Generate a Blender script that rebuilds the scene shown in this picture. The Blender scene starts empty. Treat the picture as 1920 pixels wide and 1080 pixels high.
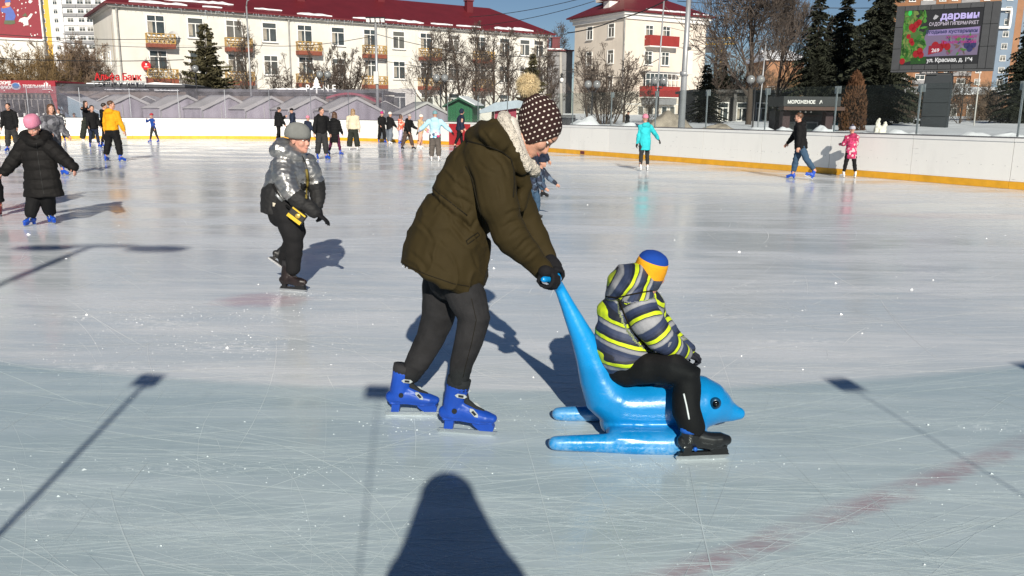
import bpy, bmesh, math, random
import numpy as np
from mathutils import Vector, Matrix, noise as mnoise
random.seed(7); np.random.seed(7)
SC = bpy.context.scene
COL = SC.collection
R = math.radians
Z = np.array([0, 0, 1.0]); S = dict

# ------------------------------------------------------------------ camera
FPX, H0, ROLL, CH = 1550.0, 212.0, R(0.5), 1.55
PITCH = math.atan((540 - H0) / FPX)
_F = np.array([0, math.cos(PITCH), -math.sin(PITCH)]); _U = np.array([0, math.sin(PITCH), math.cos(PITCH)]); _R = np.array([1.0, 0, 0])
CR = _R * math.cos(ROLL) + _U * math.sin(ROLL)
CU = -_R * math.sin(ROLL) + _U * math.cos(ROLL)
cam = bpy.data.cameras.new('camera'); cam.sensor_width = 36.0; cam.lens = FPX / 1920 * 36.0
cam.clip_start = 0.02; cam.clip_end = 3000
camo = bpy.data.objects.new('camera', cam); COL.objects.link(camo)
camo.matrix_world = Matrix(((CR[0], CU[0], -_F[0], 0), (CR[1], CU[1], -_F[1], 0), (CR[2], CU[2], -_F[2], CH), (0, 0, 0, 1)))
SC.camera = camo

# ------------------------------------------------------------------ light
SUN_EL, SUN_AZ = R(26.0), R(-7.0)          # shadows fall towards +Y and a little to -X
SHD = np.array([math.sin(SUN_AZ), math.cos(SUN_AZ)])
sun = bpy.data.lights.new('sun', 'SUN'); sun.energy = 5.0; sun.angle = R(0.55); sun.color = (1.0, 0.93, 0.82)
suno = bpy.data.objects.new('sun', sun); COL.objects.link(suno)
sd = Vector((SHD[0] * math.cos(SUN_EL), SHD[1] * math.cos(SUN_EL), -math.sin(SUN_EL)))
suno.rotation_euler = sd.to_track_quat('-Z', 'Y').to_euler()
W = bpy.data.worlds.new('World'); SC.world = W; W.use_nodes = True
wn = W.node_tree.nodes; wl = W.node_tree.links
sky = wn.new('ShaderNodeTexSky'); sky.sky_type = 'NISHITA'; sky.sun_disc = False
sky.sun_elevation = SUN_EL
sky.sun_rotation = math.atan2(-sd.x, -sd.y)
sky.air_density = 0.75; sky.dust_density = 0.0; sky.ozone_density = 3.0
bg = wn.get('Background') or wn.new('ShaderNodeBackground'); bg.inputs['Strength'].default_value = 0.043
wl.new(sky.outputs[0], bg.inputs['Color'])
wo = wn.get('World Output') or wn.new('ShaderNodeOutputWorld'); wl.new(bg.outputs[0], wo.inputs['Surface'])
SC.view_settings.view_transform = 'Standard'; SC.view_settings.look = 'None'
SC.view_settings.exposure = 0.34; SC.view_settings.gamma = 1.0; SC.view_settings.use_curve_mapping = False
SC.render.engine = 'CYCLES'
SC.cycles.max_bounces = 8; SC.cycles.transparent_max_bounces = 16; SC.cycles.glossy_bounces = 3; SC.cycles.diffuse_bounces = 3

# ------------------------------------------------------------------ pixel helpers (1920x1080 photo pixels)
def ray(u, v):
    return CR * (u - 960) + CU * (540 - v) + _F * FPX
def ground(u, v, z=0.0):
    d = ray(u, v); t = (z - CH) / d[2]; return np.array([0, 0, CH]) + d * t
def P(u, v, Y):
    d = ray(u, v); return np.array([0, 0, CH]) + d * (Y / d[1])
def mpp(u, v, Y):
    return float(np.linalg.norm(P(u + 1, v, Y) - P(u, v, Y)))
def nrm(a):
    a = np.asarray(a, float); return a / (np.linalg.norm(a) + 1e-12)

# ------------------------------------------------------------------ tagging
def tag(o, label=None, cat=None, group=None, kind=None):
    if label: o['label'] = label
    if cat: o['category'] = cat
    if group: o['group'] = group
    if kind: o['kind'] = kind
    return o
def thing(name, label, cat, loc=(0, 0, 0), rz=0.0, group=None):
    o = bpy.data.objects.new(name, None); COL.objects.link(o); o.empty_display_size = 0.1
    o.location = [float(x) for x in loc]; o.rotation_euler = (0, 0, rz)
    return tag(o, label, cat, group)
def link(name, me, parent=None, loc=None, rot=None, scale=None):
    o = bpy.data.objects.new(name, me); COL.objects.link(o)
    if parent is not None: o.parent = parent
    if loc is not None: o.location = [float(x) for x in loc]
    if rot is not None: o.rotation_euler = rot
    if scale is not None: o.scale = scale
    return o
def kids(o):
    return [c for c in o.children]
def copy_tree(o, parent=None, label=None):
    c = o.copy(); COL.objects.link(c); c.parent = parent
    if label: c['label'] = label
    for ch in kids(o): copy_tree(ch, c)
    return c

# ------------------------------------------------------------------ materials
MATS = {}
def N(nt, t, **kw):
    n = nt.nodes.new(t)
    for k, v in kw.items():
        if k in n.inputs.keys(): n.inputs[k].default_value = v
        else: setattr(n, k, v)
    return n
def rgb(c): return (c[0], c[1], c[2], 1.0)
def mat(name, col, rough=0.7, metal=0.0, var=0.12, vscale=3.0, bump=0.0, bscale=60.0, spec=0.5, emit=None, estr=1.0, coat=0.0, sss=0.0, sheen=0.0, coords='Object', detail=4):
    if name in MATS: return MATS[name]
    m = bpy.data.materials.new(name); m.use_nodes = True; nt = m.node_tree
    b = nt.nodes['Principled BSDF']
    b.inputs['Roughness'].default_value = rough; b.inputs['Metallic'].default_value = metal
    b.inputs['Specular IOR Level'].default_value = spec
    b.inputs['Base Color'].default_value = rgb(col)
    if coat: b.inputs['Coat Weight'].default_value = coat; b.inputs['Coat Roughness'].default_value = 0.12
    if sss: b.inputs['Subsurface Weight'].default_value = sss; b.inputs['Subsurface Radius'].default_value = (0.02, 0.008, 0.004); b.inputs['Subsurface Scale'].default_value = 0.5
    if sheen: b.inputs['Sheen Weight'].default_value = sheen; b.inputs['Sheen Roughness'].default_value = 0.4
    if emit: b.inputs['Emission Color'].default_value = rgb(emit); b.inputs['Emission Strength'].default_value = estr
    tc = N(nt, 'ShaderNodeTexCoord')
    if var:
        nz = N(nt, 'ShaderNodeTexNoise', Scale=vscale, Detail=detail, Roughness=0.6)
        nt.links.new(tc.outputs[coords], nz.inputs['Vector'])
        mx = N(nt, 'ShaderNodeMix', data_type='RGBA')
        mx.inputs[6].default_value = rgb([c * (1 - var) for c in col]); mx.inputs[7].default_value = rgb([min(1, c * (1 + var)) for c in col])
        mr = N(nt, 'ShaderNodeMapRange'); mr.inputs[1].default_value = 0.3; mr.inputs[2].default_value = 0.7
        nt.links.new(nz.outputs['Fac'], mr.inputs[0]); nt.links.new(mr.outputs[0], mx.inputs[0])
        nt.links.new(mx.outputs[2], b.inputs['Base Color'])
    if bump:
        nb = N(nt, 'ShaderNodeTexNoise', Scale=bscale, Detail=3)
        nt.links.new(tc.outputs[coords], nb.inputs['Vector'])
        bp = N(nt, 'ShaderNodeBump', Strength=bump, Distance=0.02)
        nt.links.new(nb.outputs['Fac'], bp.inputs['Height']); nt.links.new(bp.outputs[0], b.inputs['Normal'])
    MATS[name] = m
    return m

# ------------------------------------------------------------------ mesh builder
def ring_frame(d, up=(0, 0, 1)):
    d = nrm(d); u = np.asarray(up, float)
    if abs(np.dot(d, u)) > 0.98: u = np.array([0.0, 1.0, 0.0]) if abs(d[1]) < 0.9 else np.array([1.0, 0, 0])
    a = nrm(np.cross(d, u)); b = np.cross(a, d)
    return a, b
class MB:
    def __init__(s): s.v = []; s.f = []; s.m = []
    def add(s, vs, fs, mi=0):
        k = len(s.v); s.v.extend([tuple(map(float, x)) for x in vs]); s.f.extend([tuple(i + k for i in f) for f in fs]); s.m.extend([mi] * len(fs)); return s
    def box(s, c, size, rz=0.0, mi=0, M=None):
        x, y, z = [q / 2 for q in size]
        vs = np.array([(-x, -y, -z), (x, -y, -z), (x, y, -z), (-x, y, -z), (-x, -y, z), (x, -y, z), (x, y, z), (-x, y, z)])
        if M is not None: vs = vs @ np.asarray(M).T
        elif rz:
            cc, ss = math.cos(rz), math.sin(rz); vs = vs @ np.array([[cc, -ss, 0], [ss, cc, 0], [0, 0, 1]]).T
        return s.add(vs + np.asarray(c), [(0, 3, 2, 1), (4, 5, 6, 7), (0, 1, 5, 4), (1, 2, 6, 5), (2, 3, 7, 6), (3, 0, 4, 7)], mi)
    def tube(s, pts, rad, n=8, mi=0, up=(0, 0, 1), cap=True, roundcap=False):
        """pts Nx3; rad: list of r or (ra, rb); ra lies along cross(dir, up)"""
        pts = [np.asarray(p, float) for p in pts]; rad = [(r, r) if np.isscalar(r) else tuple(r[:2]) for r in rad]
        if roundcap:
            d0 = nrm(pts[0] - pts[1]); d1 = nrm(pts[-1] - pts[-2]); r0 = rad[0]; r1 = rad[-1]
            k0 = min(r0); k1 = min(r1)
            pre = [pts[0] + d0 * k0 * q for q in (0.98, 0.8, 0.45)]; prr = [(r0[0] * w, r0[1] * w) for w in (0.22, 0.62, 0.9)]
            post = [pts[-1] + d1 * k1 * q for q in (0.45, 0.8, 0.98)]; por = [(r1[0] * w, r1[1] * w) for w in (0.9, 0.62, 0.22)]
            pts = pre + pts + post; rad = prr + rad + por
        vs = []; L = len(pts)
        for i in range(L):
            d = pts[min(i + 1, L - 1)] - pts[max(i - 1, 0)]
            a, b = ring_frame(d, up)
            for j in range(n):
                t = 2 * math.pi * j / n
                vs.append(pts[i] + a * rad[i][0] * math.cos(t) + b * rad[i][1] * math.sin(t))
        fs = []
        for i in range(L - 1):
            for j in range(n):
                k = (j + 1) % n
                fs.append((i * n + j, i * n + k, (i + 1) * n + k, (i + 1) * n + j))
        if cap:
            fs.append(tuple(reversed(range(n)))); fs.append(tuple((L - 1) * n + j for j in range(n)))
        return s.add(vs, fs, mi)
    def ell(s, c, ax, n=12, m=8, mi=0):
        """ellipsoid: ax = 3x3 rows (axis vectors scaled)"""
        ax = np.asarray(ax, float); c = np.asarray(c, float); vs = [c + ax[2]]
        for i in range(1, m):
            ph = math.pi * i / m
            for j in range(n):
                t = 2 * math.pi * j / n
                vs.append(c + ax[0] * math.sin(ph) * math.cos(t) + ax[1] * math.sin(ph) * math.sin(t) + ax[2] * math.cos(ph))
        vs.append(c - ax[2]); fs = []
        for j in range(n): fs.append((0, 1 + j, 1 + (j + 1) % n))
        for i in range(m - 2):
            for j in range(n):
                a = 1 + i * n + j; b = 1 + i * n + (j + 1) % n
                fs.append((a, a + n, b + n, b))
        e = len(vs) - 1; o = 1 + (m - 2) * n
        for j in range(n): fs.append((e, o + (j + 1) % n, o + j))
        return s.add(vs, fs, mi)
    def prism(s, poly, t0, t1, fn, mi=0):
        """poly 2D list; fn(a,b,t)->xyz"""
        n = len(poly); vs = [fn(a, b, t0) for a, b in poly] + [fn(a, b, t1) for a, b in poly]
        fs = [tuple(reversed(range(n))), tuple(range(n, 2 * n))] + [(i, (i + 1) % n, n + (i + 1) % n, n + i) for i in range(n)]
        return s.add(vs, fs, mi)
    def mesh(s, name, mats, smooth=False, origin=None, fix=True):
        me = bpy.data.meshes.new(name)
        v = np.array(s.v, float) if s.v else np.zeros((0, 3))
        if origin is not None and len(v): v = v - np.asarray(origin, float)
        me.from_pydata(v.tolist(), [], s.f)
        if not isinstance(mats, (list, tuple)): mats = [mats]
        for m in mats: me.materials.append(m)
        if len(mats) > 1: me.polygons.foreach_set('material_index', s.m)
        if fix:
            bm = bmesh.new(); bm.from_mesh(me); bmesh.ops.recalc_face_normals(bm, faces=bm.faces); bm.to_mesh(me); bm.free()
        if smooth: me.polygons.foreach_set('use_smooth', [True] * len(me.polygons))
        me.update(); return me
    def build(s, name, mats, parent=None, smooth=False, origin=None, fix=True):
        return link(name, s.mesh(name, mats, smooth, origin, fix), parent)

# ------------------------------------------------------------------ soft shapes: overlapping tubes fused by a voxel remesh, finished in one pass
DEFER = []
def soft(name, mb, mats, parent, origin, voxel=0.012, smooth=4, post=None, sfac=0.5):
    o = link(name, mb.mesh(name, mats, True, origin), parent)
    DEFER.append((o, voxel, smooth, post, mats, sfac, np.asarray(origin, float)))
    return o
def finish_soft():
    for o, vx, sm, post, mats, sf, org in DEFER:
        m = o.modifiers.new('fuse', 'REMESH'); m.mode = 'VOXEL'; m.voxel_size = vx; m.use_smooth_shade = True
        if sm:
            q = o.modifiers.new('soften', 'SMOOTH'); q.iterations = sm; q.factor = sf
    bpy.context.view_layer.update()
    dg = bpy.context.evaluated_depsgraph_get()
    res = []
    for o, vx, sm, post, mats, sf, org in DEFER:
        res.append(bpy.data.meshes.new_from_object(o.evaluated_get(dg)))
    for (o, vx, sm, post, mats, sf, org), me in zip(DEFER, res):
        o.modifiers.clear(); old = o.data; o.data = me; me.name = o.name
        if post:
            n = len(me.vertices); co = np.zeros(n * 3); me.vertices.foreach_get('co', co); co = co.reshape(-1, 3)
            no = np.zeros(n * 3); me.vertices.foreach_get('normal', no); no = no.reshape(-1, 3)
            new = post(me, co + org, no)
            if new is not None: me.vertices.foreach_set('co', (new - org).ravel())
        me.materials.clear()
        for mm in (mats if isinstance(mats, (list, tuple)) else [mats]): me.materials.append(mm)
        me.polygons.foreach_set('use_smooth', [True] * len(me.polygons)); me.update()
        if old.users == 0: bpy.data.meshes.remove(old)
    DEFER.clear()
def set_attr(me, name, val):
    a = me.attributes.new(name, 'FLOAT', 'POINT'); a.data.foreach_set('value', np.asarray(val, np.float32))
def vnoise(co, s, seed=0.0):
    return np.array([mnoise.noise(Vector((c[0] * s + seed, c[1] * s + seed * 1.7, c[2] * s - seed))) for c in co])
def ptube(mb, Y0, spec, n=12, up=(0, 1, 0), roundcap=True, depth=1.0):
    """spec: (u, v, dy, r_px[, depth ratio]) in photo pixels; the depth radius runs along Y"""
    pts, rad = [], []
    for q in spec:
        u, v, dy, r = q[:4]; k = q[4] if len(q) > 4 else depth
        pts.append(P(u, v, Y0 + dy)); s = mpp(u, v, Y0 + dy) * r; rad.append((s, s * k))
    mb.tube(pts, rad, n=n, up=up, roundcap=roundcap)
    return pts, rad
def to_pix(co):
    rel = co - np.array([0, 0, CH]); z = rel @ _F; return np.stack([960 + FPX * (rel @ CR) / z, 540 - FPX * (rel @ CU) / z], 1)
def crease_field(co, no, lines, sig=2.3, shoulder=7.0):
    """sewn and pulled creases: sharp valleys with a soft roll of cloth beside them; lines of (depth, [(u, v), ...])"""
    px = to_pix(co); amp = np.zeros(len(co)); view = np.clip(-((co - np.array([0, 0, CH])) * no).sum(1) / (np.linalg.norm(co - np.array([0, 0, CH]), axis=1) + 1e-9) * 2.0, 0, 1)
    for A, pts in lines:
        best = np.full(len(co), 1e9); end = np.ones(len(co)); n = len(pts) - 1
        for i in range(n):
            a = np.array(pts[i], float); d = np.array(pts[i + 1], float) - a; t = np.clip(((px - a) @ d) / (d @ d), 0, 1); ds = np.linalg.norm(px - (a + t[:, None] * d), axis=1); k = ds < best
            best[k] = ds[k]; g = (i + t) / n; end[k] = np.minimum(1, np.minimum(g, 1 - g)[k] * 4 + 0.15)
        amp += A * end * (-np.exp(-(best / sig) ** 2) + 0.55 * np.exp(-((best - 1.6 * shoulder * .6) / (shoulder * .6)) ** 2))
    return amp * view
def seg_param(co, pts):
    """nearest point on a polyline: distance and length along it"""
    best = np.full(len(co), 1e9); par = np.zeros(len(co)); L = 0
    for i in range(len(pts) - 1):
        a = np.asarray(pts[i]); b = np.asarray(pts[i + 1]); d = b - a; l = np.linalg.norm(d)
        t = np.clip(((co - a) @ d) / (l * l + 1e-12), 0, 1)
        ds = np.linalg.norm(co - (a + t[:, None] * d), axis=1)
        k = ds < best; best[k] = ds[k]; par[k] = L + t[k] * l; L += l
    return best, par
def text(name, body, mat_, parent, loc, rot, size, ext=0.01, align='LEFT', sx=1.0, bold=0.0, width=None):
    c = bpy.data.curves.new(name, 'FONT'); c.body = body; c.size = size; c.extrude = ext; c.align_x = align; c.align_y = 'CENTER'; c.offset = bold
    c.materials.append(mat_)
    o = bpy.data.objects.new(name, c); COL.objects.link(o); o.parent = parent; o.location = loc; o.rotation_euler = rot; o.scale = (sx, 1, 1)
    TEXTS.append((o, width)); return o
TEXTS = []
def finish_text():
    bpy.context.view_layer.update(); dg = bpy.context.evaluated_depsgraph_get()
    ms = [bpy.data.meshes.new_from_object(o.evaluated_get(dg)) for o, w in TEXTS]
    for (o, w), me in zip(TEXTS, ms):
        if w: xs_ = [v.co.x for v in me.vertices]; o.scale.x = w / (max(xs_) - min(xs_))
        q = link('lettering', me, o.parent, o.location, o.rotation_euler, o.scale); bpy.data.objects.remove(o)
    TEXTS.clear()
# ------------------------------------------------------------------ ice
def math_n(nt, op, a, b=None, c=None):
    n = nt.nodes.new('ShaderNodeMath'); n.operation = op
    for i, x in enumerate((a, b, c)):
        if x is None: continue
        if isinstance(x, (int, float)): n.inputs[i].default_value = x
        else: nt.links.new(x, n.inputs[i])
    return n.outputs[0]
def maprange(nt, x, a, b, c=0.0, d=1.0, smooth=True):
    n = nt.nodes.new('ShaderNodeMapRange'); n.clamp = True
    if smooth: n.interpolation_type = 'SMOOTHSTEP'
    nt.links.new(x, n.inputs[0])
    for i, q in enumerate((a, b, c, d)): n.inputs[i + 1].default_value = q
    return n.outputs[0]
def mixc(nt, fac, a, b):
    n = N(nt, 'ShaderNodeMix', data_type='RGBA')
    if isinstance(fac, (int, float)): n.inputs[0].default_value = fac
    else: nt.links.new(fac, n.inputs[0])
    for i, x in ((6, a), (7, b)):
        if isinstance(x, tuple): n.inputs[i].default_value = rgb(x)
        else: nt.links.new(x, n.inputs[i])
    return n.outputs[2]
def mapping(nt, vec, rz=0.0, scale=(1, 1, 1), loc=(0, 0, 0)):
    n = nt.nodes.new('ShaderNodeMapping'); n.inputs['Rotation'].default_value = (0, 0, rz); n.inputs['Scale'].default_value = scale; n.inputs['Location'].default_value = loc
    nt.links.new(vec, n.inputs['Vector']); return n.outputs[0]
def noise_n(nt, vec, scale=1.0, detail=3, rough=0.55):
    n = N(nt, 'ShaderNodeTexNoise', Scale=scale, Detail=detail, Roughness=rough); nt.links.new(vec, n.inputs['Vector']); return n.outputs['Fac'], n.outputs['Color']
def ice_material():
    m = bpy.data.materials.new('ice'); m.use_nodes = True; nt = m.node_tree; b = nt.nodes['Principled BSDF']
    tc = N(nt, 'ShaderNodeTexCoord'); co = tc.outputs['Object']
    # gentle warp so that scratches curve
    wf, wc = noise_n(nt, co, 0.35, 2)
    warp = nt.nodes.new('ShaderNodeVectorMath'); warp.operation = 'MULTIPLY_ADD'
    nt.links.new(wc, warp.inputs[0]); warp.inputs[1].default_value = (0.8, 0.8, 0); nt.links.new(co, warp.inputs[2]); wco = warp.outputs[0]
    # frost patches drawn out along the skating direction
    p1, _ = noise_n(nt, mapping(nt, wco, R(6), (0.22, 0.8, 1)), 1.0, 5, 0.62)
    p2, _ = noise_n(nt, mapping(nt, co, R(3), (0.7, 6.0, 1)), 1.0, 5, 0.65)
    frost = maprange(nt, math_n(nt, 'ADD', math_n(nt, 'MULTIPLY', p1, 0.6), math_n(nt, 'MULTIPLY', p2, 0.4)), 0.40, 0.62)
    # snow grit
    def grit(scale, rad, keep, cl, chh, loc):
        q = N(nt, 'ShaderNodeTexVoronoi', Scale=scale); q.feature = 'F1'; nt.links.new(mapping(nt, co, 0.3, (1, 1.7, 1), loc), q.inputs['Vector'])
        dot = maprange(nt, q.outputs['Distance'], rad * 0.5, rad, 1.0, 0.0)
        sep = N(nt, 'ShaderNodeSeparateColor'); nt.links.new(q.outputs['Color'], sep.inputs[0])
        k = maprange(nt, sep.outputs[0], keep, keep + 0.01, 0.0, 1.0, False)
        c, _ = noise_n(nt, mapping(nt, co, R(8), (0.55, 1.5, 1), loc), 1.0, 4, 0.65)
        return math_n(nt, 'MULTIPLY', math_n(nt, 'MULTIPLY', dot, k), maprange(nt, c, cl, chh))
    g = math_n(nt, 'MAXIMUM', grit(46, 0.22, 0.70, 0.57, 0.68, (0, 0, 0)), grit(95, 0.33, 0.5, 0.53, 0.66, (4, 3, 0)))
    col = mixc(nt, frost, (0.515, 0.57, 0.605), (0.66, 0.695, 0.73))
    fine, _ = noise_n(nt, mapping(nt, co, 0, (9, 30, 1)), 1.0, 4, 0.7)
    col = mixc(nt, math_n(nt, 'MULTIPLY', maprange(nt, fine, 0.35, 0.75), 0.28), col, (0.66, 0.69, 0.71))
    # old red line and stain frozen into the sheet
    A = ground(1250, 1085); B = ground(1930, 830); ang = math.atan2(B[1] - A[1], B[0] - A[0])
    lv = mapping(nt, co, 0, (1, 1, 1), (-A[0], -A[1], 0)); lv = mapping(nt, lv, -ang)
    sx = N(nt, 'ShaderNodeSeparateXYZ'); nt.links.new(lv, sx.inputs[0])
    rn, _ = noise_n(nt, mapping(nt, co, ang * 0.0, (3.0, 5.0, 1)), 1.0, 5, 0.7)
    off = math_n(nt, 'ABSOLUTE', math_n(nt, 'ADD', sx.outputs[1], math_n(nt, 'MULTIPLY', math_n(nt, 'SUBTRACT', rn, 0.5), 0.18)))
    red = math_n(nt, 'MULTIPLY', maprange(nt, off, 0.015, 0.10, 1.0, 0.0), maprange(nt, rn, 0.34, 0.66, 0.15, 1.0))
    def stain(u, v, rx, ry, k):
        c = ground(u, v); q = mapping(nt, co, 0, (1 / rx, 1 / ry, 0), (-c[0] / rx, -c[1] / ry, 0))
        d = N(nt, 'ShaderNodeVectorMath'); d.operation = 'LENGTH'; nt.links.new(q, d.inputs[0])
        e = math_n(nt, 'ADD', d.outputs['Value'], math_n(nt, 'MULTIPLY', math_n(nt, 'SUBTRACT', rn, 0.5), 1.2))
        return math_n(nt, 'MULTIPLY', maprange(nt, e, 0.35, 1.1, 1.0, 0.0), k)
    red = math_n(nt, 'MAXIMUM', red, stain(490, 563, 0.45, 0.32, 0.7)); red = math_n(nt, 'MAXIMUM', red, stain(1800, 405, 2.2, 0.5, 0.35))
    col = mixc(nt, math_n(nt, 'MULTIPLY', red, 0.62), col, (0.42, 0.17, 0.21))
    dust = None
    dn, _ = noise_n(nt, mapping(nt, co, 0, (14, 22, 1)), 1.0, 5, 0.75)
    for q in ((60, 592, .9, .10), (300, 606, .55, .20), (430, 652, .55, .16), (700, 560, .8, .09), (1790, 512, .9, .14), (1420, 592, .6, .12), (1880, 800, .35, .10), (560, 552, .28, .06), (200, 690, .5, .08), (60, 960, .35, .10), (1100, 470, .9, .10), (900, 480, 1.2, .10), (1640, 540, .8, .08), (330, 880, .5, .05), (1500, 640, .7, .06)):
        d_ = stain(*q, 1.0); dust = d_ if dust is None else math_n(nt, 'MAXIMUM', dust, d_)
    dust = math_n(nt, 'MULTIPLY', dust, maprange(nt, dn, 0.46, 0.62)); col = mixc(nt, math_n(nt, 'MULTIPLY', dust, 0.85), col, (0.80, 0.82, 0.84))
    white = g
    col = mixc(nt, white, col, (0.86, 0.88, 0.90))
    nt.links.new(col, b.inputs['Base Color'])
    b.inputs['IOR'].default_value = 1.31
    rr = math_n(nt, 'ADD', maprange(nt, frost, 0.0, 1.0, 0.10, 0.28), math_n(nt, 'MULTIPLY', white, 0.4))
    nt.links.new(rr, b.inputs['Roughness'])
    hgt = math_n(nt, 'ADD', math_n(nt, 'MULTIPLY', white, 0.6), math_n(nt, 'ADD', math_n(nt, 'MULTIPLY', fine, 0.25), math_n(nt, 'MULTIPLY', p2, 0.35)))
    bp = N(nt, 'ShaderNodeBump', Strength=0.30, Distance=0.012); nt.links.new(hgt, bp.inputs['Height']); nt.links.new(bp.outputs[0], b.inputs['Normal'])
    return m

# rink outline (inside face of the boards), counter-clockwise from the near arc
ctl = []
Cn = np.array([0.5, 9.72]); Rn = 10.5
for a in (-125, -112, -100, -90, -80, -68, -55): ctl.append(Cn + Rn * np.array([math.cos(R(a)), math.sin(R(a))]))
ctl += [np.array(p) for p in ((9.6, 4.0), (13.2, 7.6), (14.4, 11.2), (13.0, 15.2), (11.0, 18.3), (9.62, 20.7), (8.0, 23.5), (5.9, 27.0), (2.9, 31.9), (0.0, 36.6), (-2.9, 40.6), (-6.6, 44.0), (-10.6, 46.3), (-15.2, 47.0), (-20, 45.9), (-25.5, 43.9), (-29.5, 41.6), (-32.5, 37.6), (-33.5, 32), (-31.5, 25), (-24, 16.6), (-13, 7.2))]
def catmull(pts, n=14):
    out = []; L = len(pts)
    for i in range(L):
        p0, p1, p2, p3 = pts[i - 1], pts[i], pts[(i + 1) % L], pts[(i + 2) % L]
        for k in range(n):
            t = k / n
            out.append(0.5 * ((2 * p1) + (-p0 + p2) * t + (2 * p0 - 5 * p1 + 4 * p2 - p3) * t * t + (-p0 + 3 * p1 - 3 * p2 + p3) * t ** 3))
    return np.array(out)
RINK = catmull(ctl)
mb = MB(); mb.add([(p[0] * 1.003, p[1] * 1.001, 0) for p in RINK], [tuple(range(len(RINK)))])
ice = mb.build('ice', ice_material()); tag(ice, kind='structure')

# ------------------------------------------------------------------ snow ground round the rink
def inside(px, py, poly):
    r = False; n = len(poly); j = n - 1
    for i in range(n):
        if (poly[i][1] > py) != (poly[j][1] > py) and px < (poly[j][0] - poly[i][0]) * (py - poly[i][1]) / (poly[j][1] - poly[i][1]) + poly[i][0]: r = not r
        j = i
    return r
snow_m = mat('snow', (0.74, 0.76, 0.79), 0.75, var=0.14, vscale=0.7, bump=0.6, bscale=5.0, sss=0.0, detail=7)
mb = MB()
xs = np.concatenate([np.linspace(-900, -90, 6), np.linspace(-80, 80, 100), np.linspace(90, 900, 6)])
ys = np.concatenate([np.linspace(-400, -30, 5), np.linspace(-20, 120, 96), np.linspace(135, 1500, 8)])
vs = []
for y in ys:
    for x in xs:
        d = np.min(np.hypot(RINK[::6, 0] - x, RINK[::6, 1] - y))
        z = -0.06
        if not inside(x, y, RINK) and d > 1.2 and -100 < x < 100 and -30 < y < 130:
            k = min(1.0, (d - 1.2) / 2.0)
            nz = mnoise.fractal(Vector((x * 0.16, y * 0.16, 3)), 1.0, 2.0, 4)
            bank = math.exp(-((d - 3.4) / 1.9) ** 2) * (0.55 + 0.55 * mnoise.noise(Vector((x * 0.3, y * 0.3, 9)))) if x > 0 else 0.0
            rr_ = min(1, max(0, (x + 1) / 6)) if y > 12 else 0
            z += k * (0.16 + 0.26 * nz * (1 - 0.35 * rr_)) + k * bank * 0.7 + rr_ * min(1, (d - 1.2) / 7) * 0.55 + rr_ * min(.9, max(0, d - 8) * 0.014)
        vs.append((x, y, z))
nx = len(xs)
mb.add(vs, [(j * nx + i, j * nx + i + 1, (j + 1) * nx + i + 1, (j + 1) * nx + i) for j in range(len(ys) - 1) for i in range(nx - 1)])
g = mb.build('snow_ground', snow_m, smooth=True); tag(g, kind='structure')

# ------------------------------------------------------------------ rink boards with glass
def board_mat():
    m = bpy.data.materials.new('board_white'); m.use_nodes = True; nt = m.node_tree; b = nt.nodes['Principled BSDF']; b.inputs['Roughness'].default_value = 0.42
    tc = N(nt, 'ShaderNodeTexCoord'); oi = N(nt, 'ShaderNodeObjectInfo'); co = tc.outputs['Object']
    f1, _ = noise_n(nt, mapping(nt, co, 0.2, (3, 3, 0.8)), 1.0, 5, 0.6); f2, _ = noise_n(nt, mapping(nt, co, 0, (2.2, 2.2, 30)), 1.0, 3, 0.5); f3, _ = noise_n(nt, co, 2.5, 2)
    col = mixc(nt, oi.outputs['Random'], (0.74, 0.735, 0.71), (0.82, 0.81, 0.775))
    col = mixc(nt, math_n(nt, 'MULTIPLY', maprange(nt, f1, 0.5, 0.8), 0.22), col, (0.55, 0.54, 0.52))
    sc = math_n(nt, 'MULTIPLY', maprange(nt, f2, 0.66, 0.72), maprange(nt, f3, 0.52, 0.62)); col = mixc(nt, math_n(nt, 'MULTIPLY', sc, 0.55), col, (0.25, 0.25, 0.26))
    nt.links.new(col, b.inputs['Base Color']); return m
white_m = board_mat()
yellow_m = mat('kick_yellow', (0.72, 0.36, 0.02), 0.5, var=0.12, vscale=4)
rail_m = mat('rail_white', (0.78, 0.78, 0.76), 0.45, var=0.04)
steel_m = mat('galvanised', (0.42, 0.44, 0.45), 0.45, metal=0.6, var=0.15, vscale=6)
dark_m = mat('dark_joint', (0.09, 0.09, 0.1), 0.7)
screw_m = mat('screw', (0.3, 0.3, 0.3), 0.4, metal=0.8)
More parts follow.
